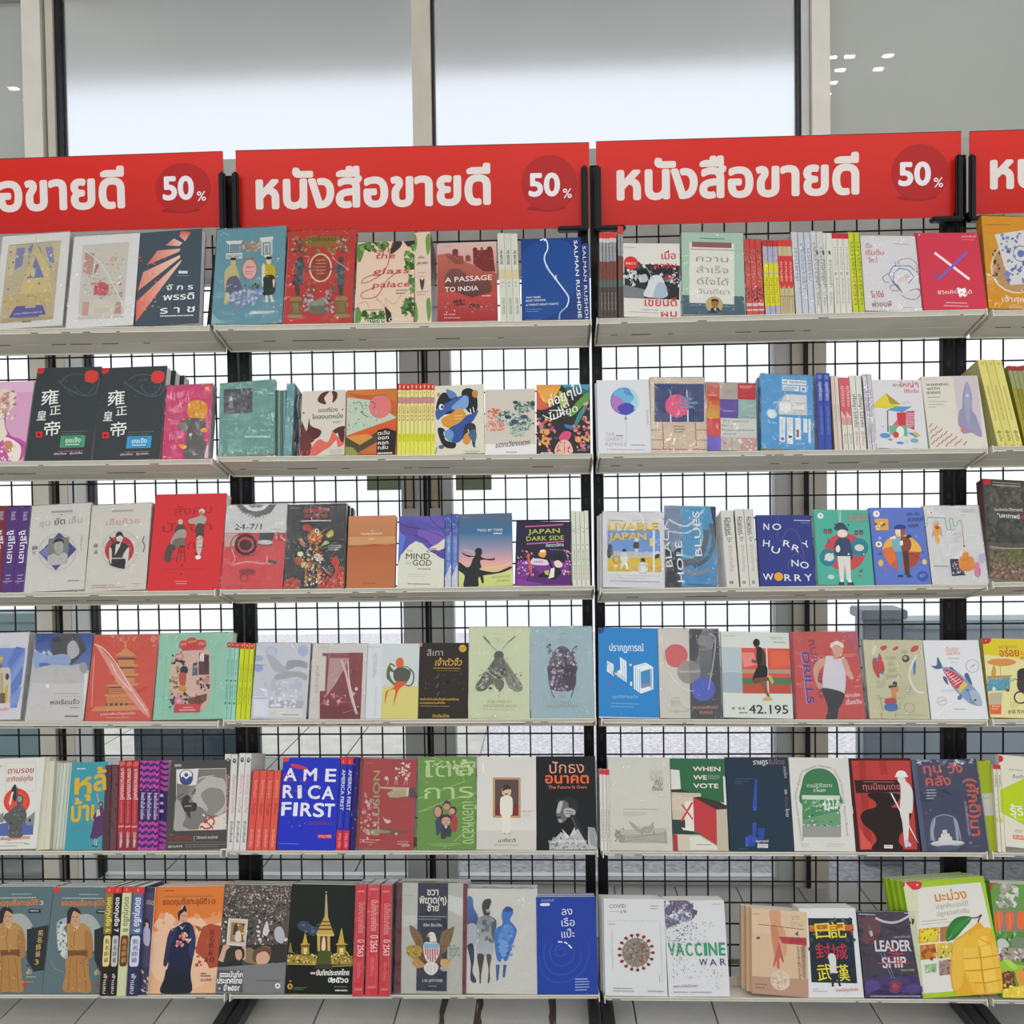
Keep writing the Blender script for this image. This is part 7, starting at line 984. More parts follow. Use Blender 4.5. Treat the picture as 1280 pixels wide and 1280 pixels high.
# ----------------------------------------------------------------- bottom shelf
def hero(dx):
    X = lambda s_: ' '.join(str(float(v)+dx) if i % 2 == 0 else v for i, v in enumerate(s_.split()))
    return ('b '+X('335 330 350 285 410 262 470 250 540 250 590 310 600 380 560 460 480 540 400 520 350 470')+' #a8b0ac;b '+X('350 330 375 290 400 330 405 420 380 500 350 460 340 400')+' #c8d0cc;n %d 290 %d 480 26 12 #5c6e64 #8aa094 #44584c;' % (345+dx, 410+dx)
    + 's 8 '+X('260 500 290 560 340 600 400 610')+' #62747a;s 5 '+X('300 520 330 570 380 590')+' #7a8a90;p '+X('560 340 690 315 700 560 660 580 600 590 560 520')+' #2a2e30;n %d 330 %d 560 18 14 #24282a #34383a;' % (555+dx, 690+dx)
    + 'b '+X('412 215 440 208 470 225 478 290 460 312 430 308 418 280')+' #c89c7c;b '+X('400 240 415 210 450 205 476 230 474 245 440 228 425 260 412 330 398 310')+' #2a2426;b '+X('385 330 400 300 398 250 412 240 420 290 400 360')+' #2c2628;p '+X('428 262 440 260 440 264 428 266')+' #3c2820;p '+X('452 262 466 262 466 266 452 266')+' #3c2820;p '+X('440 288 456 288 448 294')+' #9a5040;'
    + 'b '+X('395 320 420 300 450 318 490 300 540 345 552 440 545 500 515 510 505 470 410 470 400 400')+' #b98a52;b '+X('505 350 545 370 552 470 530 510 505 480')+' #a87844;p '+X('430 310 450 322 475 306 455 340')+' #d8b888;s 4 '+X('450 330 440 400 445 460')+' #8a6030;p '+X('402 462 520 458 518 505 405 508')+' #7c5030;s 3 '+X('404 478 460 482 520 476')+' #5c3820;b '+X('400 505 515 502 530 600 540 700 460 705 376 698 390 600')+' #b08048;s 4 '+X('420 510 412 600 405 695')+' #8a6030;s 4 '+X('455 510 455 600 460 700')+' #94683a;s 4 '+X('490 508 505 600 512 696')+' #8a6030;n %d 320 %d 700 30 9 #c89c60 #a4743c #8f6434 #d0a870;' % (395+dx, 525+dx)
    + 'm %d 124 %d 124 1 7 #a0acac;m %d 146 %d 150 1 8 #b0b8b4;X %s 620 194 24 d88c44 |ยอดกุนซือทะลุมิติ;' % (470+dx, 590+dx, 370+dx, 620+dx, '%d 196' % (364+dx)))
book('A', 5, '-60 80 318 84 244 716 -140 716', '5d7278', 'grey-blue novel numbered 3 with a man in tan robe, leftmost on bottom shelf',
 hero(-400).replace(' 620 194 24', ' 222 194 24') + 'X 236 194 258 194 24 c8b8a0 |3;r 172 220 242 242 #1c2022;m 180 226 234 232 1 7 #c8ccc8;T 228 380 256 376 30 d8b46c |荊;T 222 420 250 416 30 d8b46c |名;T 216 462 244 458 30 d8b46c |師;T 212 502 240 498 30 d8b46c |爺;T 208 548 230 546 28 c8b040 |3;T 160 606 188 602 20 d8c884 |ฟ้า;m 158 616 215 618 1 6 #b0b89c;m 120 645 200 648 1 6 #d88070;e 148 668 12 10 #c03c38', t=26, n=2, pages='e4e2da')
book('A', 5, '322 84 655 84 584 716 250 716', '5d7278', 'grey-blue novel with a man in tan robe, beside the numbered spines',
 'b 318 84 352 78 356 108 340 116 318 112 #dc3c34;' + hero(0) + 'r 574 220 640 242 #1c2022;m 582 226 625 232 1 7 #c8ccc8;T 560 606 588 602 20 d8c884 |ฟ้า;e 566 668 12 10 #c03c38', t=26, n=2, pages='e4e2da')
V6 = lambda b1, b2, tc, bc, bt, nm: ('r 0 0 100 6 #dc3a34;T 34 1.5 34 4.5 20 f0c8c4 |•;r 0 6 100 44 %s;r 0 44 100 100 %s;X 28 10 28 42 46 %s |ยอดกุนซือ %s;b 12 47 50 45.5 88 47 90 60 88 72 50 73.5 12 72 10 60 %s;T 28 49 52 49 2 %s |.;T 26 53 76 53 4.2 %s |荊;T 26 58.5 76 58.5 4.2 %s |名;T 26 64 76 64 4.2 %s |師;T 26 69.5 76 69.5 4.2 %s |爺;T 34 80 34 98 30 d8d4cc |ฟ้าแลบ;l 3 96 6 96 100 #1c1814' % (b1, b2, tc, nm, bc, bt, bt, bt, bt, bt))
for i, (q, c, lab, a) in enumerate([
  ('626 118 676 118 640 766 588 766', '8a7838', 'olive and brown spine numbered 6 on the bottom shelf', V6('#8a7838', '#2c1c14', 'e8d864', '#e8d48c', '3c2c14', '6')),
  ('678 118 722 118 688 766 640 766', '1e1c20', 'black spine numbered 7 on the bottom shelf', V6('#1c1a1e', '#1c1a1e', 'e8e4e8', '#c8c4c4', '34302c', '7')),
  ('724 116 782 116 744 766 688 766', 'd4d8a8', 'pale green spine numbered 8 on the bottom shelf', V6('#d4d8a8', '#ccd0a0', '7c8860', '#6a3c20', 'd8a060', '8')),
  ('782 118 856 118 806 764 744 766', '4a5a8c', 'slate blue spine numbered 9 on the bottom shelf', V6('#5a6a94', '#2a3458', 'dcdcec', '#d0d4e4', '2c3458', '9'))]):
    spines('A', 5, q, 1, c, lab, a, inset=-.012, depth=.105, maxrot=.09)
book('A', 5, '856 120 914 88 872 722 806 762', '3c3a54', 'dark violet cover edge with a pale figure, right of the spine numbered 9',
 'p 856 150 914 118 880 560 810 600 #4c4664;b 860 300 875 295 885 320 880 350 860 345 #2c2430;b 862 320 876 318 878 340 866 345 #d8b09c;b 855 350 885 350 880 440 850 440 #b8b0cc;n 815 600 880 720 20 12 #8a7ca0 #d8b8a0 #5c4c74;T 866 210 905 196 22 c8a890 |ยอด', t=12, inset=-.004, spine='2c3458')
book('A', 5, '918 88 1370 84 1330 716 876 722', 'e08a4a>e8b890', 'orange novel numbered 10 with a woman in a dark blue robe holding flowers',
 'b 916 88 955 86 955 108 940 118 916 112 #dc3c34;p 918 88 1370 84 1365 230 1200 290 1150 260 1050 300 905 330 #e07c34;b 905 330 1000 250 1060 290 1180 270 1240 320 1360 300 1350 450 1300 600 1100 700 900 600 #ecc0a0;n 900 250 1330 400 20 30 #e8a070 #f0c8a8 #e89458;m 975 108 1030 108 1 5 #7c4020;m 975 142 1260 146 1 8 #b06c40;X 964 196 1226 192 26 8c4420 |ยอดกุนซือทะลุมิติ;X 1238 192 1278 192 26 8c4420 |10;'
 'p 1170 420 1200 330 1250 310 1330 330 1320 560 1240 575 1220 530 1160 480 #b04c34;n 1160 320 1280 560 22 16 #a84430 #b85840;T 1244 380 1272 376 30 4c2018 |荊;T 1242 418 1270 414 30 4c2018 |名;T 1240 458 1268 454 30 4c2018 |師;T 1236 498 1264 494 30 4c2018 |爺;T 1222 538 1268 534 28 4c2018 |10;'
 'b 1062 250 1075 205 1100 200 1110 240 1112 300 1098 312 1070 300 #d8a488;b 1055 250 1070 228 1082 225 1088 240 1070 255 1062 300 #241c24;b 1075 235 1085 215 1096 198 1106 222 1106 240 1092 236 #241c24;p 1078 262 1088 260 1088 264 1078 266 #3c2420;p 1096 262 1106 262 1106 266 1096 266 #3c2420;p 1084 292 1098 292 1090 298 #b04038;b 1060 320 1100 300 1140 320 1160 400 1150 480 1130 600 1128 716 958 718 980 620 1000 540 970 555 985 440 1000 370 1030 340 #1e2440;b 1130 320 1155 360 1158 440 1140 520 1120 480 1125 400 #2c3664;b 1000 370 1035 335 1050 350 1010 460 995 545 975 550 #2a3054;p 1062 320 1085 335 1108 305 1080 345 #dcd0d0;d 1045 310 15 15 10 9 #c07884 #e0a8a8;d 1080 380 18 18 10 10 #e8a080 #d86c84;d 1105 395 26 28 18 12 #e8b488 #d87890 #f0d0b0 #c84c64;d 1070 430 28 20 16 11 #d87890 #e8a4a8 #c85c70;p 985 580 1130 600 1128 716 960 718 #1c2230;s 5 1030 350 1010 340 1005 325 #d8a488;'
 'm 1190 600 1225 602 1 8 #8c6450;m 1188 614 1250 618 1 8 #8c6450;T 1188 650 1252 646 14 7c5444 |荊名師爺', t=28, n=2, dx=0, pages='e4e2da')
book('B', 5, '96 104 496 102 448 748 44 750', '8a8684', 'photo book of a dense crowd with a framed portrait held up high',
 'p 96 104 496 102 470 470 66 480 #5a5350;n 92 108 486 200 420 7 #b09a8c #3a3432 #d8c8bc #6a5c56 #948074 #2c2828 #c0aa9c;n 86 200 480 310 330 9 #a89084 #34302e #d0beb2 #5c504c #201e20 #8a7a72 #4a4240;n 80 310 470 470 180 13 #2c2a2c #4a4444 #8c7c74 #e0d8d0 #1e1c1e #6c625c;b 330 360 350 320 360 370 350 405 325 400 #d4d0cc;b 395 370 430 350 455 400 440 450 400 430 #b8b8bc;'
 'p 66 470 470 455 462 600 50 610 #34322f;b 220 500 250 480 290 500 320 470 370 480 360 560 300 590 220 590 #8a7a5c;p 120 308 236 312 222 474 108 468 #dcd8cc;p 126 316 228 320 216 464 116 458 #c8c0ac;p 138 332 216 336 206 450 130 446 #9c7448;n 140 340 212 446 24 11 #c8a070 #7c4c2c #e8dcc8 #5c3824;b 155 350 172 345 175 400 150 405 #4a3428;b 165 390 190 385 195 440 160 440 #d8d0bc;p 60 560 90 470 115 462 130 480 108 500 90 570 #d0a890;p 200 465 225 470 222 550 205 555 #d0a890;b 165 490 195 478 215 500 212 540 190 556 165 540 #2c2424;b 162 505 182 492 200 505 200 540 182 556 165 540 #d0a48c;p 85 590 130 560 210 560 230 600 200 610 60 612 #28282a;b 265 510 310 475 365 480 365 530 320 560 270 560 #6c4c38;b 290 520 340 500 365 540 330 580 290 570 #d8aa90;b 215 610 300 590 330 610 330 635 240 630 #d8b098;b 350 600 380 565 400 600 400 625 360 628 #c8a088;p 200 560 340 590 330 630 250 630 210 600 #4c4834;'
 'p 50 600 462 560 446 748 44 750 #7c7c7e;r 48 612 210 744 #54565a;u 50 614 208 742 2 #8a8c90;r 70 632 122 656 #e4dcd8;m 76 640 116 648 1 7 #b05050;X 126 656 204 654 24 f0f0ec |บันทึก;X 56 694 200 690 25 f0f0ec |ประเทศไทย;T 62 730 74 730 14 e0e0dc |¥;X 94 734 108 734 24 f0f0ec |ปี;X 118 734 186 732 24 f0f0ec |๒๕๕๙;m 286 666 428 670 1 6 #5a5a5c;e 412 698 16 16 #e8e8e4;e 412 698 7 7 #6a6a6c;m 385 738 430 738 1 5 #5c5c5e', t=22, n=2, dx=1, pages='e4e2da')
book('B', 5, '500 96 880 106 852 752 454 748', '11150f', 'black photo book of a golden spired pavilion glowing at night',
 'p 500 96 880 106 870 400 480 360 #161f18;b 530 340 560 320 600 340 650 370 660 400 600 395 540 370 #3c4a60;n 540 330 740 410 26 14 #4c5a70 #34405a #60708a;e 700 148 4 6 #a8b8c0;p 696 160 704 160 710 300 690 300 #b8a878;p 692 290 708 290 730 360 745 400 640 400 662 350 #c8a850;p 672 330 720 330 716 322 678 322 #6a5020;p 660 352 732 352 726 344 668 344 #6a5020;p 650 376 742 376 736 366 656 366 #6a5020;p 640 400 750 400 742 412 648 412 #dcc068;p 646 412 664 412 664 500 648 500 #c8ac60;p 706 412 722 412 724 500 708 500 #c8ac60;p 664 412 706 412 708 500 662 500 #6c3c20;b 680 420 692 425 695 490 672 490 #e8d0a8;'
 'p 573 395 577 395 590 455 608 462 545 464 560 452 #c8a840;r 550 465 600 478 #7c6428;p 552 478 598 478 600 520 550 520 #a89040;r 566 482 586 516 #e8d878;p 789 365 793 365 808 452 830 462 755 464 770 450 #c8a840;r 765 465 815 478 #7c6428;p 765 478 815 478 818 525 764 525 #a89040;r 780 482 802 520 #e8d878;p 484 450 490 450 500 510 474 510 #8a7830;p 470 520 860 528 858 580 466 575 #a08a3c;n 468 505 858 580 150 9 #d8c058 #4c4420 #e8dc90 #7c6c2c #2c2c18;p 650 500 725 500 730 580 640 580 #4a5424;l 3 468 578 640 580 #e0cc70;l 3 720 590 856 585 #e0cc70;p 640 582 730 582 740 604 630 604 #3a3a1c;'
 'r 606 624 636 636 #e0b8b0;X 642 642 836 640 22 f0f0ea |บันทึกประเทศไทย;X 712 682 728 682 18 f0f0ea |ปี;X 730 684 832 682 26 f0f0ea |๒๕๖๐;e 484 708 16 17 #c89c3c;e 484 708 7 8 #3c2c14;T 480 684 490 684 12 c8c8c0 |¥;m 505 712 582 722 2 5 #4c7a50;m 748 706 828 708 1 4 #8a8a84;m 754 724 828 724 1 9 #d8d8d0', t=22, n=2, dx=1, pages='e4e2da')
spines('B', 5, '878 112 940 114 924 776 854 776', 1, 'd8303c', 'left one of the three tall red wrapped spines, bottom shelf',
 'u 18 6 82 94 2 #e88080;T 34 16 34 44 44 e8a0a0 |บันทึกประเทศไทย;T 34 50 34 65 46 f4e4e4 |ปี 2563;T 40 70 40 84 22 e89090 |นักเขียน;n 0 0 100 100 10 10 #e0444c #c8283a', inset=-.012, depth=.11, wrap=1, side='d8d0d0', maxrot=.06)
spines('B', 5, '946 112 1018 116 1006 776 930 776', 1, 'dc3440', 'middle one of the three tall red wrapped spines, bottom shelf',
 'u 18 4 82 92 2 #e88080;T 34 14 34 42 44 f0b4b4 |บันทึกประเทศไทย;T 34 46 34 61 46 f4e4e4 |ปี 2563;T 40 66 40 82 22 e89090 |นักเขียน;n 0 0 100 40 16 12 #f08888 #e8606c #d83a48', inset=-.012, depth=.11, wrap=1, side='d8d0d0', maxrot=.06)
spines('B', 5, '1026 116 1090 118 1080 778 1010 778', 1, 'd8303c', 'right one of the three tall red wrapped spines, bottom shelf',
 'u 18 6 82 94 2 #e88080;T 34 17 34 45 44 e8a0a0 |บันทึกประเทศไทย;T 34 50 34 64 46 f4e4e4 |ปี 2563;T 40 70 40 86 22 e89090 |นักเขียน;n 0 0 100 100 10 10 #e0444c #c8283a', inset=-.012, depth=.11, wrap=1, side='d8d0d0', maxrot=.06)
book('C', 5, '36 80 448 78 444 736 8 738', 'bcbeb4', 'silver and navy book with an American eagle emblem and maroon borders',
 'p 36 80 64 80 50 736 8 738 #6a2c34;p 420 80 448 78 444 736 418 736 #7a2c38;p 64 80 156 80 142 736 50 736 #c4c6bc;p 330 80 420 80 416 736 326 736 #c0c2b8;p 66 280 150 270 148 330 62 350 #d0d2ca;p 332 150 420 170 418 280 330 240 #d8dad2;p 156 76 332 76 326 720 142 720 #2a2e44;X 210 154 274 152 32 e8e4dc |ขวา;X 164 204 322 200 32 e8e4dc |พิฆาต(ๆ);X 210 250 276 248 30 e8e4dc |ซ้าย;m 158 278 322 294 2 8 #8a8c98;T 186 342 296 340 13 e8e8e4 |ลิขิต ธีรเวคิน;m 74 154 132 154 1 4 #a0a49c;'
 'b 104 338 140 355 175 400 185 460 180 500 160 490 135 440 112 390 #8a6a40;s 3 110 350 150 400 178 470 #5c4428;s 3 120 380 150 420 172 490 #5c4428;b 368 338 345 350 300 370 285 420 280 480 290 500 315 490 350 430 365 370 #8a6a40;s 3 358 350 315 400 290 480 #5c4428;s 3 350 390 320 440 296 492 #5c4428;p 180 470 290 470 300 530 270 560 190 560 160 540 #6a4c2c;b 210 395 225 376 250 378 262 410 262 435 228 438 222 405 208 402 #ece8dc;p 206 396 218 390 222 402 208 406 #d8a83c;e 228 396 3 3 #1c1c1c;p 228 432 264 430 268 442 222 444 #b0883c;b 190 440 232 436 275 440 282 470 278 510 250 555 232 560 205 545 188 500 #e8e4dc;p 190 442 278 440 278 470 190 472 #8cbcd4;' + ''.join('l 7 %d 472 %d %d #c0404a;' % (x, x+2, 510+(28 if 205 < x < 262 else 0)+ (18 if 220 < x < 250 else 0)) for x in range(198, 276, 14)) +
 'b 188 580 210 555 235 550 262 558 276 580 262 612 232 628 200 612 #e8e4dc;s 3 215 570 208 610 #b8b4a8;s 3 232 570 232 620 #b8b4a8;s 3 250 570 256 608 #b8b4a8;b 84 475 110 456 165 460 180 490 160 510 160 540 130 540 100 515 #b49838;n 90 460 175 530 26 13 #9a8430 #c8ac48 #86702c;b 120 550 150 535 190 560 185 580 150 588 125 570 #c8984c;b 288 545 300 530 345 540 345 565 310 580 290 570 #d8b060;b 288 580 325 570 340 590 315 604 290 595 #b8b8b0;n 336 450 408 525 30 9 #9aa098 #868c84 #a8aea4;s 4 320 560 360 520 400 460 #8a9088;T 178 668 300 664 13 e4e0d8 |ร. สง. สุชาติ บำรุงสุข;m 216 688 264 688 1 6 #9a9cac', t=24, n=2, dx=0, wrap=1, pages='e8e6e0')
book('C', 5, '446 106 862 106 860 728 442 732', 'd8d7d0', 'off-white wrapped book with blue and grey watercolour figures',
 'b 446 170 465 155 480 180 482 220 510 280 500 330 446 335 #4c7cb8>#34508c;b 446 330 500 330 498 440 460 460 446 440 #b8bcc0;b 446 450 480 440 488 520 478 600 495 640 500 664 480 668 465 640 468 560 452 480 #2c3450;b 532 210 548 175 580 168 588 190 575 230 582 250 570 275 545 268 #34383e;p 556 232 578 232 576 250 560 250 #b8b4b0;b 505 300 530 275 560 268 600 280 618 310 612 370 590 400 600 440 596 500 510 505 500 450 520 400 510 350 490 450 490 480 500 360 #8a9098>#c0c4c6;b 590 290 618 300 615 370 600 420 590 370 #54585c;b 505 505 545 505 540 560 530 620 528 666 520 668 518 600 #4c4440;b 560 505 590 508 580 580 582 640 575 670 568 660 572 590 #54504e;n 510 280 600 440 20 18 #70787e #a8aeb4 #5c646a;'
 'b 660 230 685 212 715 225 718 255 700 290 710 310 735 340 738 370 715 440 690 520 670 540 655 520 640 545 620 520 608 440 606 380 625 340 655 320 650 270 #3c78c8;b 660 235 690 215 716 235 700 245 670 245 #2a4488;b 665 330 700 320 720 360 690 430 650 440 630 400 #5c98d8;b 640 430 690 430 680 500 650 510 #7cacdc;p 615 560 640 560 630 650 620 655 #3868a8;p 660 560 680 560 668 636 656 630 #3c5c9c;n 620 330 720 500 18 18 #4c88d0 #78acdc #2c60b0;n 750 150 820 220 12 12 #f0f0ea #e8e8e2', t=22, n=2, wrap=1, pages='e8e6e0')
book('C', 5, '852 164 1206 164 1222 746 862 736', '2140a0', 'royal blue book with spiral ripples and large white Thai title',
 'T 884 194 960 192 12 8ca0d8 |สำนักพิมพ์;b 882 204 930 202 934 210 930 218 882 218 #e0e4f0;t 1006 274 1070 272 34 e0e4f0 |ลง;t 1006 342 1084 340 34 e0e4f0 |เรือ;t 1006 410 1084 408 34 e0e4f0 |แป๊ะ;l 8 984 434 1010 436 #e8eaf4;l 8 1022 436 1040 446 #e8eaf4;l 8 1046 452 1066 474 #e8eaf4;s 7 990 480 1020 470 1030 500 1000 520 970 505 975 465 1010 450 #3454b4;s 9 950 450 935 500 960 560 1020 575 1070 540 1080 480 #3050b0;s 10 910 440 900 520 940 610 1030 625 1110 570 1120 490 #2f4eae;s 11 870 520 890 610 960 670 1060 660 1130 610 1160 540 #2d4cac;s 10 1160 440 1170 500 1150 580 #2d4cac;m 1086 652 1160 652 1 7 #b0bce0;m 1086 668 1170 716 4 6 #a0b0dc', t=18, n=2, pages='e8e6e0')
book('D', 5, '70 168 426 168 450 742 78 746', 'dcdcde', 'white book with a round grey and red spiked virus, bottom shelf',
 't 104 226 202 222 22 54545a |COVID;l 2 108 246 165 246 #8a8a90;t 172 256 204 254 18 54545a |19;m 345 208 392 224 2 4 #7a7a80;l 1.5 95 302 400 298 #a8a8ac;l 1.5 195 300 196 308 #8a8a90;l 1.5 300 299 301 308 #8a8a90;m 98 320 140 320 1 4 #8a8a90;T 128 590 122 360 8 b0b0b4 |THE INVISIBLE ENEMY OF MANKIND;l 1.5 403 300 418 660 #a8a8ac;m 104 420 110 520 12 2 #c0c0c4;l 3 400 620 404 660 #8a8a90;' + ''.join('l 6 %.0f %.0f %.0f %.0f #a8483c;e %.0f %.0f 11 9 #8c302c;' % (262+82*math.cos(a), 488+86*math.sin(a), 262+96*math.cos(a), 488+100*math.sin(a), 262+100*math.cos(a), 488+104*math.sin(a)) for a in [i*2*math.pi/17 for i in range(17)]) +
 'e 262 488 82 86 #8a847a;d 262 488 72 76 90 12 #6e685e #a8a296 #5c564c #98907e #7c766a;d 262 488 74 78 30 8 #a03c34 #8c302c #b85048;m 126 698 240 700 1 5 #a0a0a4;m 126 712 250 716 1 8 #b0b0b4;m 330 710 425 710 1 6 #a0a0a4', t=20, n=2, dx=-4, pages='e8e6e0')
book('D', 5, '428 172 780 168 820 740 454 742', 'dddde0', 'white book with a virus breaking into fragments above a green and purple title',
 'b 428 240 430 185 470 172 560 172 590 200 610 250 600 280 540 300 470 330 440 330 #6c6478;e 446 190 16 16 #dddde0;e 588 205 14 14 #5c5468;e 612 240 12 12 #5c5468;p 598 225 625 232 620 262 600 250 #5c5468;n 430 180 600 290 70 13 #8c86a0 #5a5268 #7c7690 #a8a4b8;d 520 270 70 40 60 12 #a8aac0 #c8ccdc #8a88a0 #e0e2ea;n 440 300 620 420 120 7 #5a5866 #8a8a9c #c0c2cc #74748a;n 480 400 700 440 50 5 #5a5866 #8a8a9c;n 600 300 720 400 30 4 #6a6a78 #9a9aa8;n 470 510 600 640 50 5 #54545c #8a8a94 #a0a0a8;n 600 560 790 700 36 5 #5c5c64 #9a9aa4 #7a6a70;'
 'X 456 502 496 500 72 3c9c74 |V;X 502 502 546 500 72 3c9c74 |A;X 560 502 596 500 72 3c9c74 |C;X 616 502 652 500 72 3c9c74 |C;X 668 500 682 500 72 3c9c74 |I;X 696 500 742 498 72 3c9c74 |N;X 756 498 790 498 72 3c9c74 |E;n 460 430 640 510 26 5 #e4e4e8 #2c7c58;T 638 560 686 558 38 54487c |W;T 700 560 740 558 38 54487c |A;T 762 558 796 556 38 54487c |R;T 480 690 628 686 12 9a9aa0 |สงครามวัคซีนโควิด-19;m 482 712 565 714 1 7 #a8a8ae;l 2 575 704 576 724 #a8a8ae;m 586 712 710 710 1 7 #a8a8ae;m 710 190 765 188 1 4 #b0b0b4', t=20, n=2, dx=0, pages='e8e6e0')
book('D', 5, '944 236 1276 240 1282 746 952 742', 'd8b898', 'tan book with a drooping hand and a red label, bottom shelf',
 'p 944 236 1276 240 1278 400 948 380 #dcc0a0;p 950 640 1282 640 1282 746 952 742 #b8927c;b 1052 246 1115 246 1120 320 1145 360 1155 440 1152 500 1140 512 1128 470 1130 440 1110 520 1100 580 1085 560 1075 480 1062 400 1060 330 #d49c7c;b 1060 340 1090 330 1110 400 1090 500 1078 480 1065 400 #c88868;b 1108 430 1125 480 1138 540 1130 548 1112 520 1112 580 1100 586 1095 540 1080 580 1076 560 1095 480 #c06858;p 1105 396 1270 394 1272 440 1130 436 #b84448;T 1175 430 1268 426 22 702c34 |เกิดใหม่;l 4 985 330 1260 345 #7c6250;t 1184 292 1232 288 24 a89880 |จาก;t 1178 330 1246 328 24 b09c84 |นิทาน;p 1205 376 1222 355 1222 388 #54403a;T 1216 450 1226 640 12 6a5044 |และกลับสู่บ้านเกิด;T 1236 450 1246 632 12 6a5044 |เมืองในม่านหมอก;b 975 410 992 404 995 414 980 420 #6a4034;m 952 268 1000 268 1 4 #9a7c64;'
 'e 1116 655 56 58 #d8c4ac;d 1116 655 50 50 50 12 #e0d0bc #c4ac90 #d0bca4;o 1116 655 54 56 3 #e8dccc;m 970 682 1038 702 2 6 #8c6854', t=20, n=2, dx=-7, pages='d8c8ae')
book('E', 5, '-55 224 282 224 332 756 -8 756', 'e0e0e2', 'white book with yellow and red Chinese characters over a night scene',
 'p 0 284 262 286 292 672 22 666 #242c38;n 5 290 262 420 50 18 #2c3a44 #48606c #5a4c44 #74848c #34444c;p 5 328 270 324 272 360 8 366 #c86434;n 8 330 270 362 16 12 #e08c44 #a84c2c;n 15 400 280 660 50 20 #1c2430 #2c3848 #384a5c #242c38;T 48 400 136 396 84 e4d838 |日;T 138 398 230 394 84 e4d838 |記;T 52 520 140 516 80 c03444 |封;T 146 526 238 522 80 c03444 |城;T 62 650 150 644 84 e4d838 |武;T 168 654 250 648 84 e4d838 |漢;b 120 510 145 495 165 520 168 580 172 625 135 620 130 560 #d8dce0;p 135 610 170 612 150 690 142 690 #28303c;p 160 612 180 612 195 686 186 690 #28303c;e 150 686 10 4 #1c1c22;e 190 684 9 4 #1c1c22;T 166 720 298 716 13 d07078 |โลกเมื่อถูกกักขัง;m 30 704 66 704 1 4 #a0a0a4;m 28 716 116 716 1 4 #b0b0b4', t=20, n=2, dx=0, pages='e8e6e0')
book('E', 5, '290 244 626 244 684 756 342 756', '3b3346', 'dark purple wrapped book with cracked white English title struck in red',
 'p 330 640 670 620 684 756 342 756 #4a3078>#2e1f52;n 300 260 430 430 30 22 #6a3c44 #4c3244 #7c4448;b 330 300 380 270 430 320 420 400 380 440 330 420 #6c3c44;n 420 250 620 400 20 30 #443a52 #3a3244 #4c4258;s 14 400 280 460 305 530 305 600 268 #d8d0dc;l 4 300 256 400 262 #e8e0e8;l 4 570 250 626 256 #e8e0e8;p 362 360 380 356 386 388 370 392 #c8ccd4;l 3 360 320 370 360 #8a8c94;X 402 480 612 478 62 ece8ec |LEADER;X 446 578 586 574 60 ece8ec |SHIP;n 410 500 600 580 12 8 #3b3346 #2c2638;l 7 470 440 520 480 560 540 450 520 570 490 #d0344c;l 7 415 550 600 552 #d0344c;l 6 480 490 560 500 #d0344c;T 510 402 608 398 10 c0b8c8 |นักรบหนึ่งในแสน;T 550 598 632 596 10 d0c8a0 |วิทยากร ชั้นนำ;l 3 430 490 500 640 #8c98c8;l 3 450 490 515 640 #8c98c8;b 485 670 500 655 535 655 552 672 545 720 490 720 #7c3454;b 500 680 515 668 535 682 530 705 505 705 #c03c60;o 518 672 36 26 3 #7c3c78;b 340 670 400 650 430 690 380 720 342 720 #5c4494;b 560 690 620 670 682 690 684 720 560 722 #54408c;m 370 740 668 744 1 7 #c8c0d8', t=16, wrap=1, pages='e8e6e0')
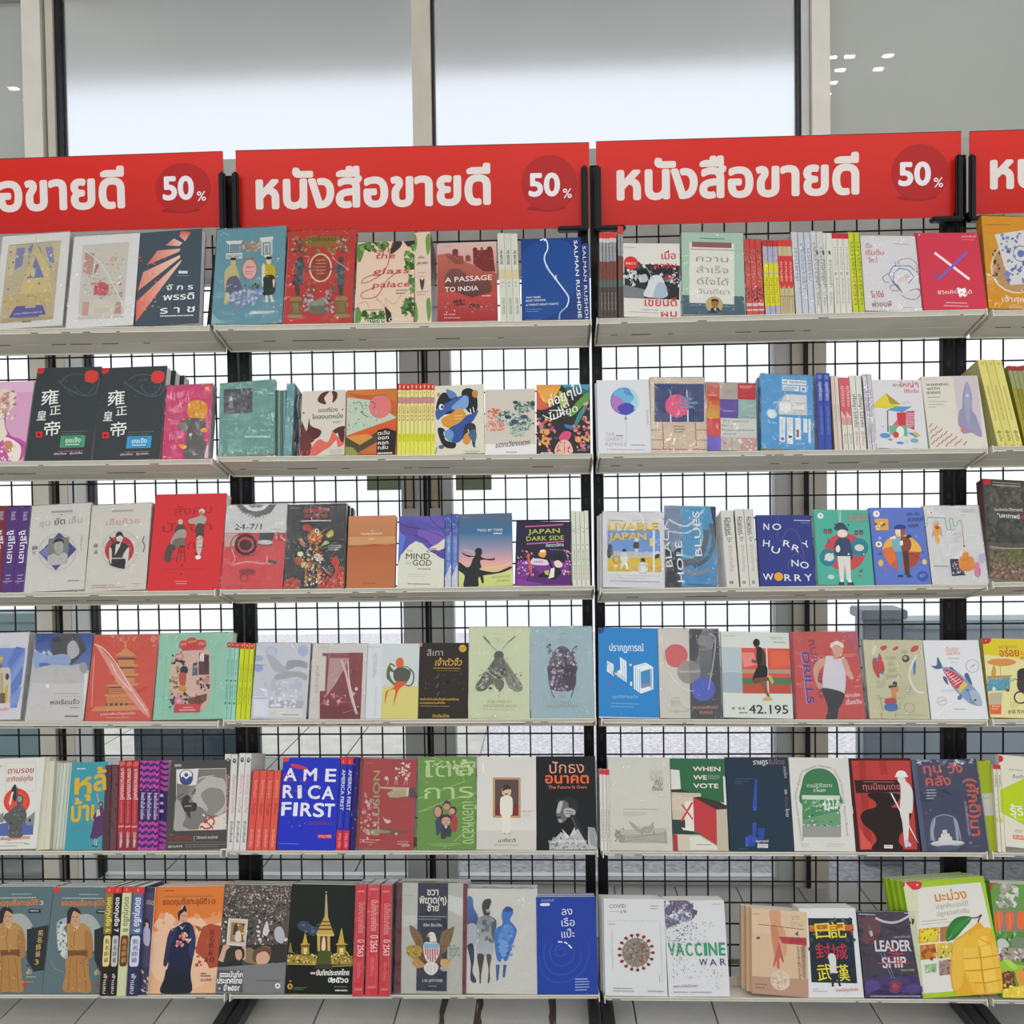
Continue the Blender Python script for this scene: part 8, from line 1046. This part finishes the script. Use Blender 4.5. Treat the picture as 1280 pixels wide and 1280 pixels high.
book('E', 5, '548 78 1062 88 1170 784 696 770', 'a8cc2c', 'large lime and white book with a big cut yellow mango and green leaf',
 'p 638 122 1042 124 1128 560 1140 700 1100 750 694 742 #e4e2da;p 548 78 640 82 696 770 690 770 #d8dcb8;b 536 82 545 70 560 75 562 100 545 118 538 104 #c83440;b 568 82 620 80 668 92 668 116 655 130 618 132 600 118 #d83844;e 642 104 8 6 #f0c0bc;X 760 214 954 212 42 dc8c40 |มะม่วง;T 764 258 962 254 20 a8a49c |ปลูกกินเองได้;T 770 302 968 298 20 a8a49c |ปลูกขายทำเงิน;m 672 322 830 330 1 5 #d89aa0;m 676 340 860 344 1 4 #b8b4ac;r 658 366 780 452 #d8a83c;e 722 400 56 24 #e8d838;e 720 430 52 22 #e0cc30;n 660 368 780 450 14 12 #b88430 #e8d858 #6a6a30;p 786 368 860 366 850 452 788 452 #b07840;p 666 462 760 462 764 548 674 548 #c87c34;n 670 464 762 546 16 16 #a85c24 #e0a050 #8c4c20;p 768 462 860 462 860 548 772 550 #d8b848;n 770 464 860 548 16 14 #e8c830 #f0e8a0 #4c7c3c;p 698 578 768 576 770 626 704 628 #98bc88;n 700 590 768 626 10 12 #6c9c5c #c8d8c0;p 782 562 858 562 858 648 786 648 #a08c84;n 784 564 856 646 16 11 #7c4c48 #d0ccc8 #b05040;m 696 580 760 584 1 4 #b0aca4;p 694 740 860 746 862 770 698 768 #a8cc2c;'
 'b 826 450 830 380 870 330 920 315 975 325 970 350 930 390 880 440 850 452 #2f7c34;s 4 835 445 890 390 972 328 #8cc078;b 850 420 870 380 920 340 950 345 900 400 #3f8c40;s 7 975 330 1010 332 1040 316 #6a4430;s 9 1040 318 1022 345 1018 365 #6a4430;b 870 460 930 420 985 385 1020 362 1050 390 1080 500 1060 700 1010 768 900 770 865 730 850 640 855 540 #e4ac2c;b 870 480 920 440 960 430 930 560 920 700 880 740 860 650 #ecbc48;b 925 520 960 440 1010 405 1085 398 1108 450 1135 600 1150 720 1130 776 1000 772 960 710 925 620 #eeb838;'
 'p 1012 452 1062 444 1070 492 1018 500 #f4cc54;p 930 500 1010 506 1016 560 925 562 #f0c450;p 1028 505 1085 500 1092 556 1034 566 #f4cc5c;p 925 566 1024 570 1028 632 932 630 #f4c850;p 1036 572 1094 566 1105 630 1040 638 #f2c450;p 1098 500 1116 500 1126 556 1100 560 #f0c048;p 1102 572 1130 568 1136 632 1110 634 #f0c048;p 940 640 1030 644 1032 706 965 700 #f2c44c;p 1042 646 1108 640 1116 706 1046 712 #f4cc5c;p 1000 712 1040 716 1044 768 1010 768 #f0be44;p 1056 720 1120 712 1126 772 1062 772 #f2c650;p 1090 400 1104 440 1110 490 1080 480 #e8b03c;s 4 1020 505 1032 640 1050 772 #c88418;s 4 925 564 1020 568 1135 562 #c88418;s 4 935 634 1030 640 1140 634 #c88418;s 4 990 708 1050 714 1145 706 #c88418;s 4 1012 450 1090 495 #d09020', t=18, n=3, dx=-6, maxrot=.16)
book('E', 5, '1066 90 1500 94 1560 792 1172 788', '6aa03c', 'green book with photo tiles of mushrooms and vegetables, rightmost on bottom shelf',
 'p 1066 90 1500 94 1504 112 1070 108 #b8b8ac;b 1066 112 1080 104 1122 108 1124 138 1075 144 #d03440;p 1085 112 1290 112 1300 262 1100 262 #6a9c4c;d 1190 150 60 40 26 22 #c8c4bc #e0dcd4 #a8a49c;d 1180 210 66 40 30 24 #b8b4ac #dcd8d0 #8c8c84;p 1100 266 1400 268 1410 394 1116 396 #8a8478;b 1105 300 1125 272 1150 285 1156 340 1140 392 1118 385 #e8703c;b 1172 300 1190 275 1215 285 1222 340 1200 392 1180 380 #e8703c;b 1240 300 1260 275 1290 285 1296 340 1270 385 1246 370 #e8703c;s 3 1128 290 1140 380 #f0a078;s 3 1195 290 1200 380 #f0a078;p 1118 400 1400 400 1410 492 1128 490 #5c8c48;n 1120 402 1300 490 22 20 #6ca454 #8cbc70 #3c6c34;b 1130 450 1165 440 1195 470 1190 490 1135 490 #c8ccc4;b 1215 440 1250 430 1290 440 1290 490 1220 490 #7c8a70;p 1130 496 1400 496 1410 570 1140 570 #a89c90;'
 'n 1132 498 1300 570 30 18 #c8bcb4 #8c746c #e0d8d0 #6c4c50;b 1140 600 1180 560 1240 590 1290 600 1250 640 1150 630 #98c440;b 1170 570 1210 570 1250 610 1220 620 #b0d858;p 1150 640 1230 630 1240 740 1165 750 #6c4428;n 1150 635 1238 755 50 12 #8c5c30 #4c2c18 #a87440 #c08c50;b 1240 640 1280 620 1300 700 1260 710 #e09c44;p 1170 740 1290 710 1400 740 1400 785 1174 785 #ecd048;n 1180 715 1290 780 20 16 #f4e070 #e8c040', t=20, maxrot=.14)
all_text()
for l in LABS:
    if len(l.split()) > 16: print('LONG', len(l.split()), l)
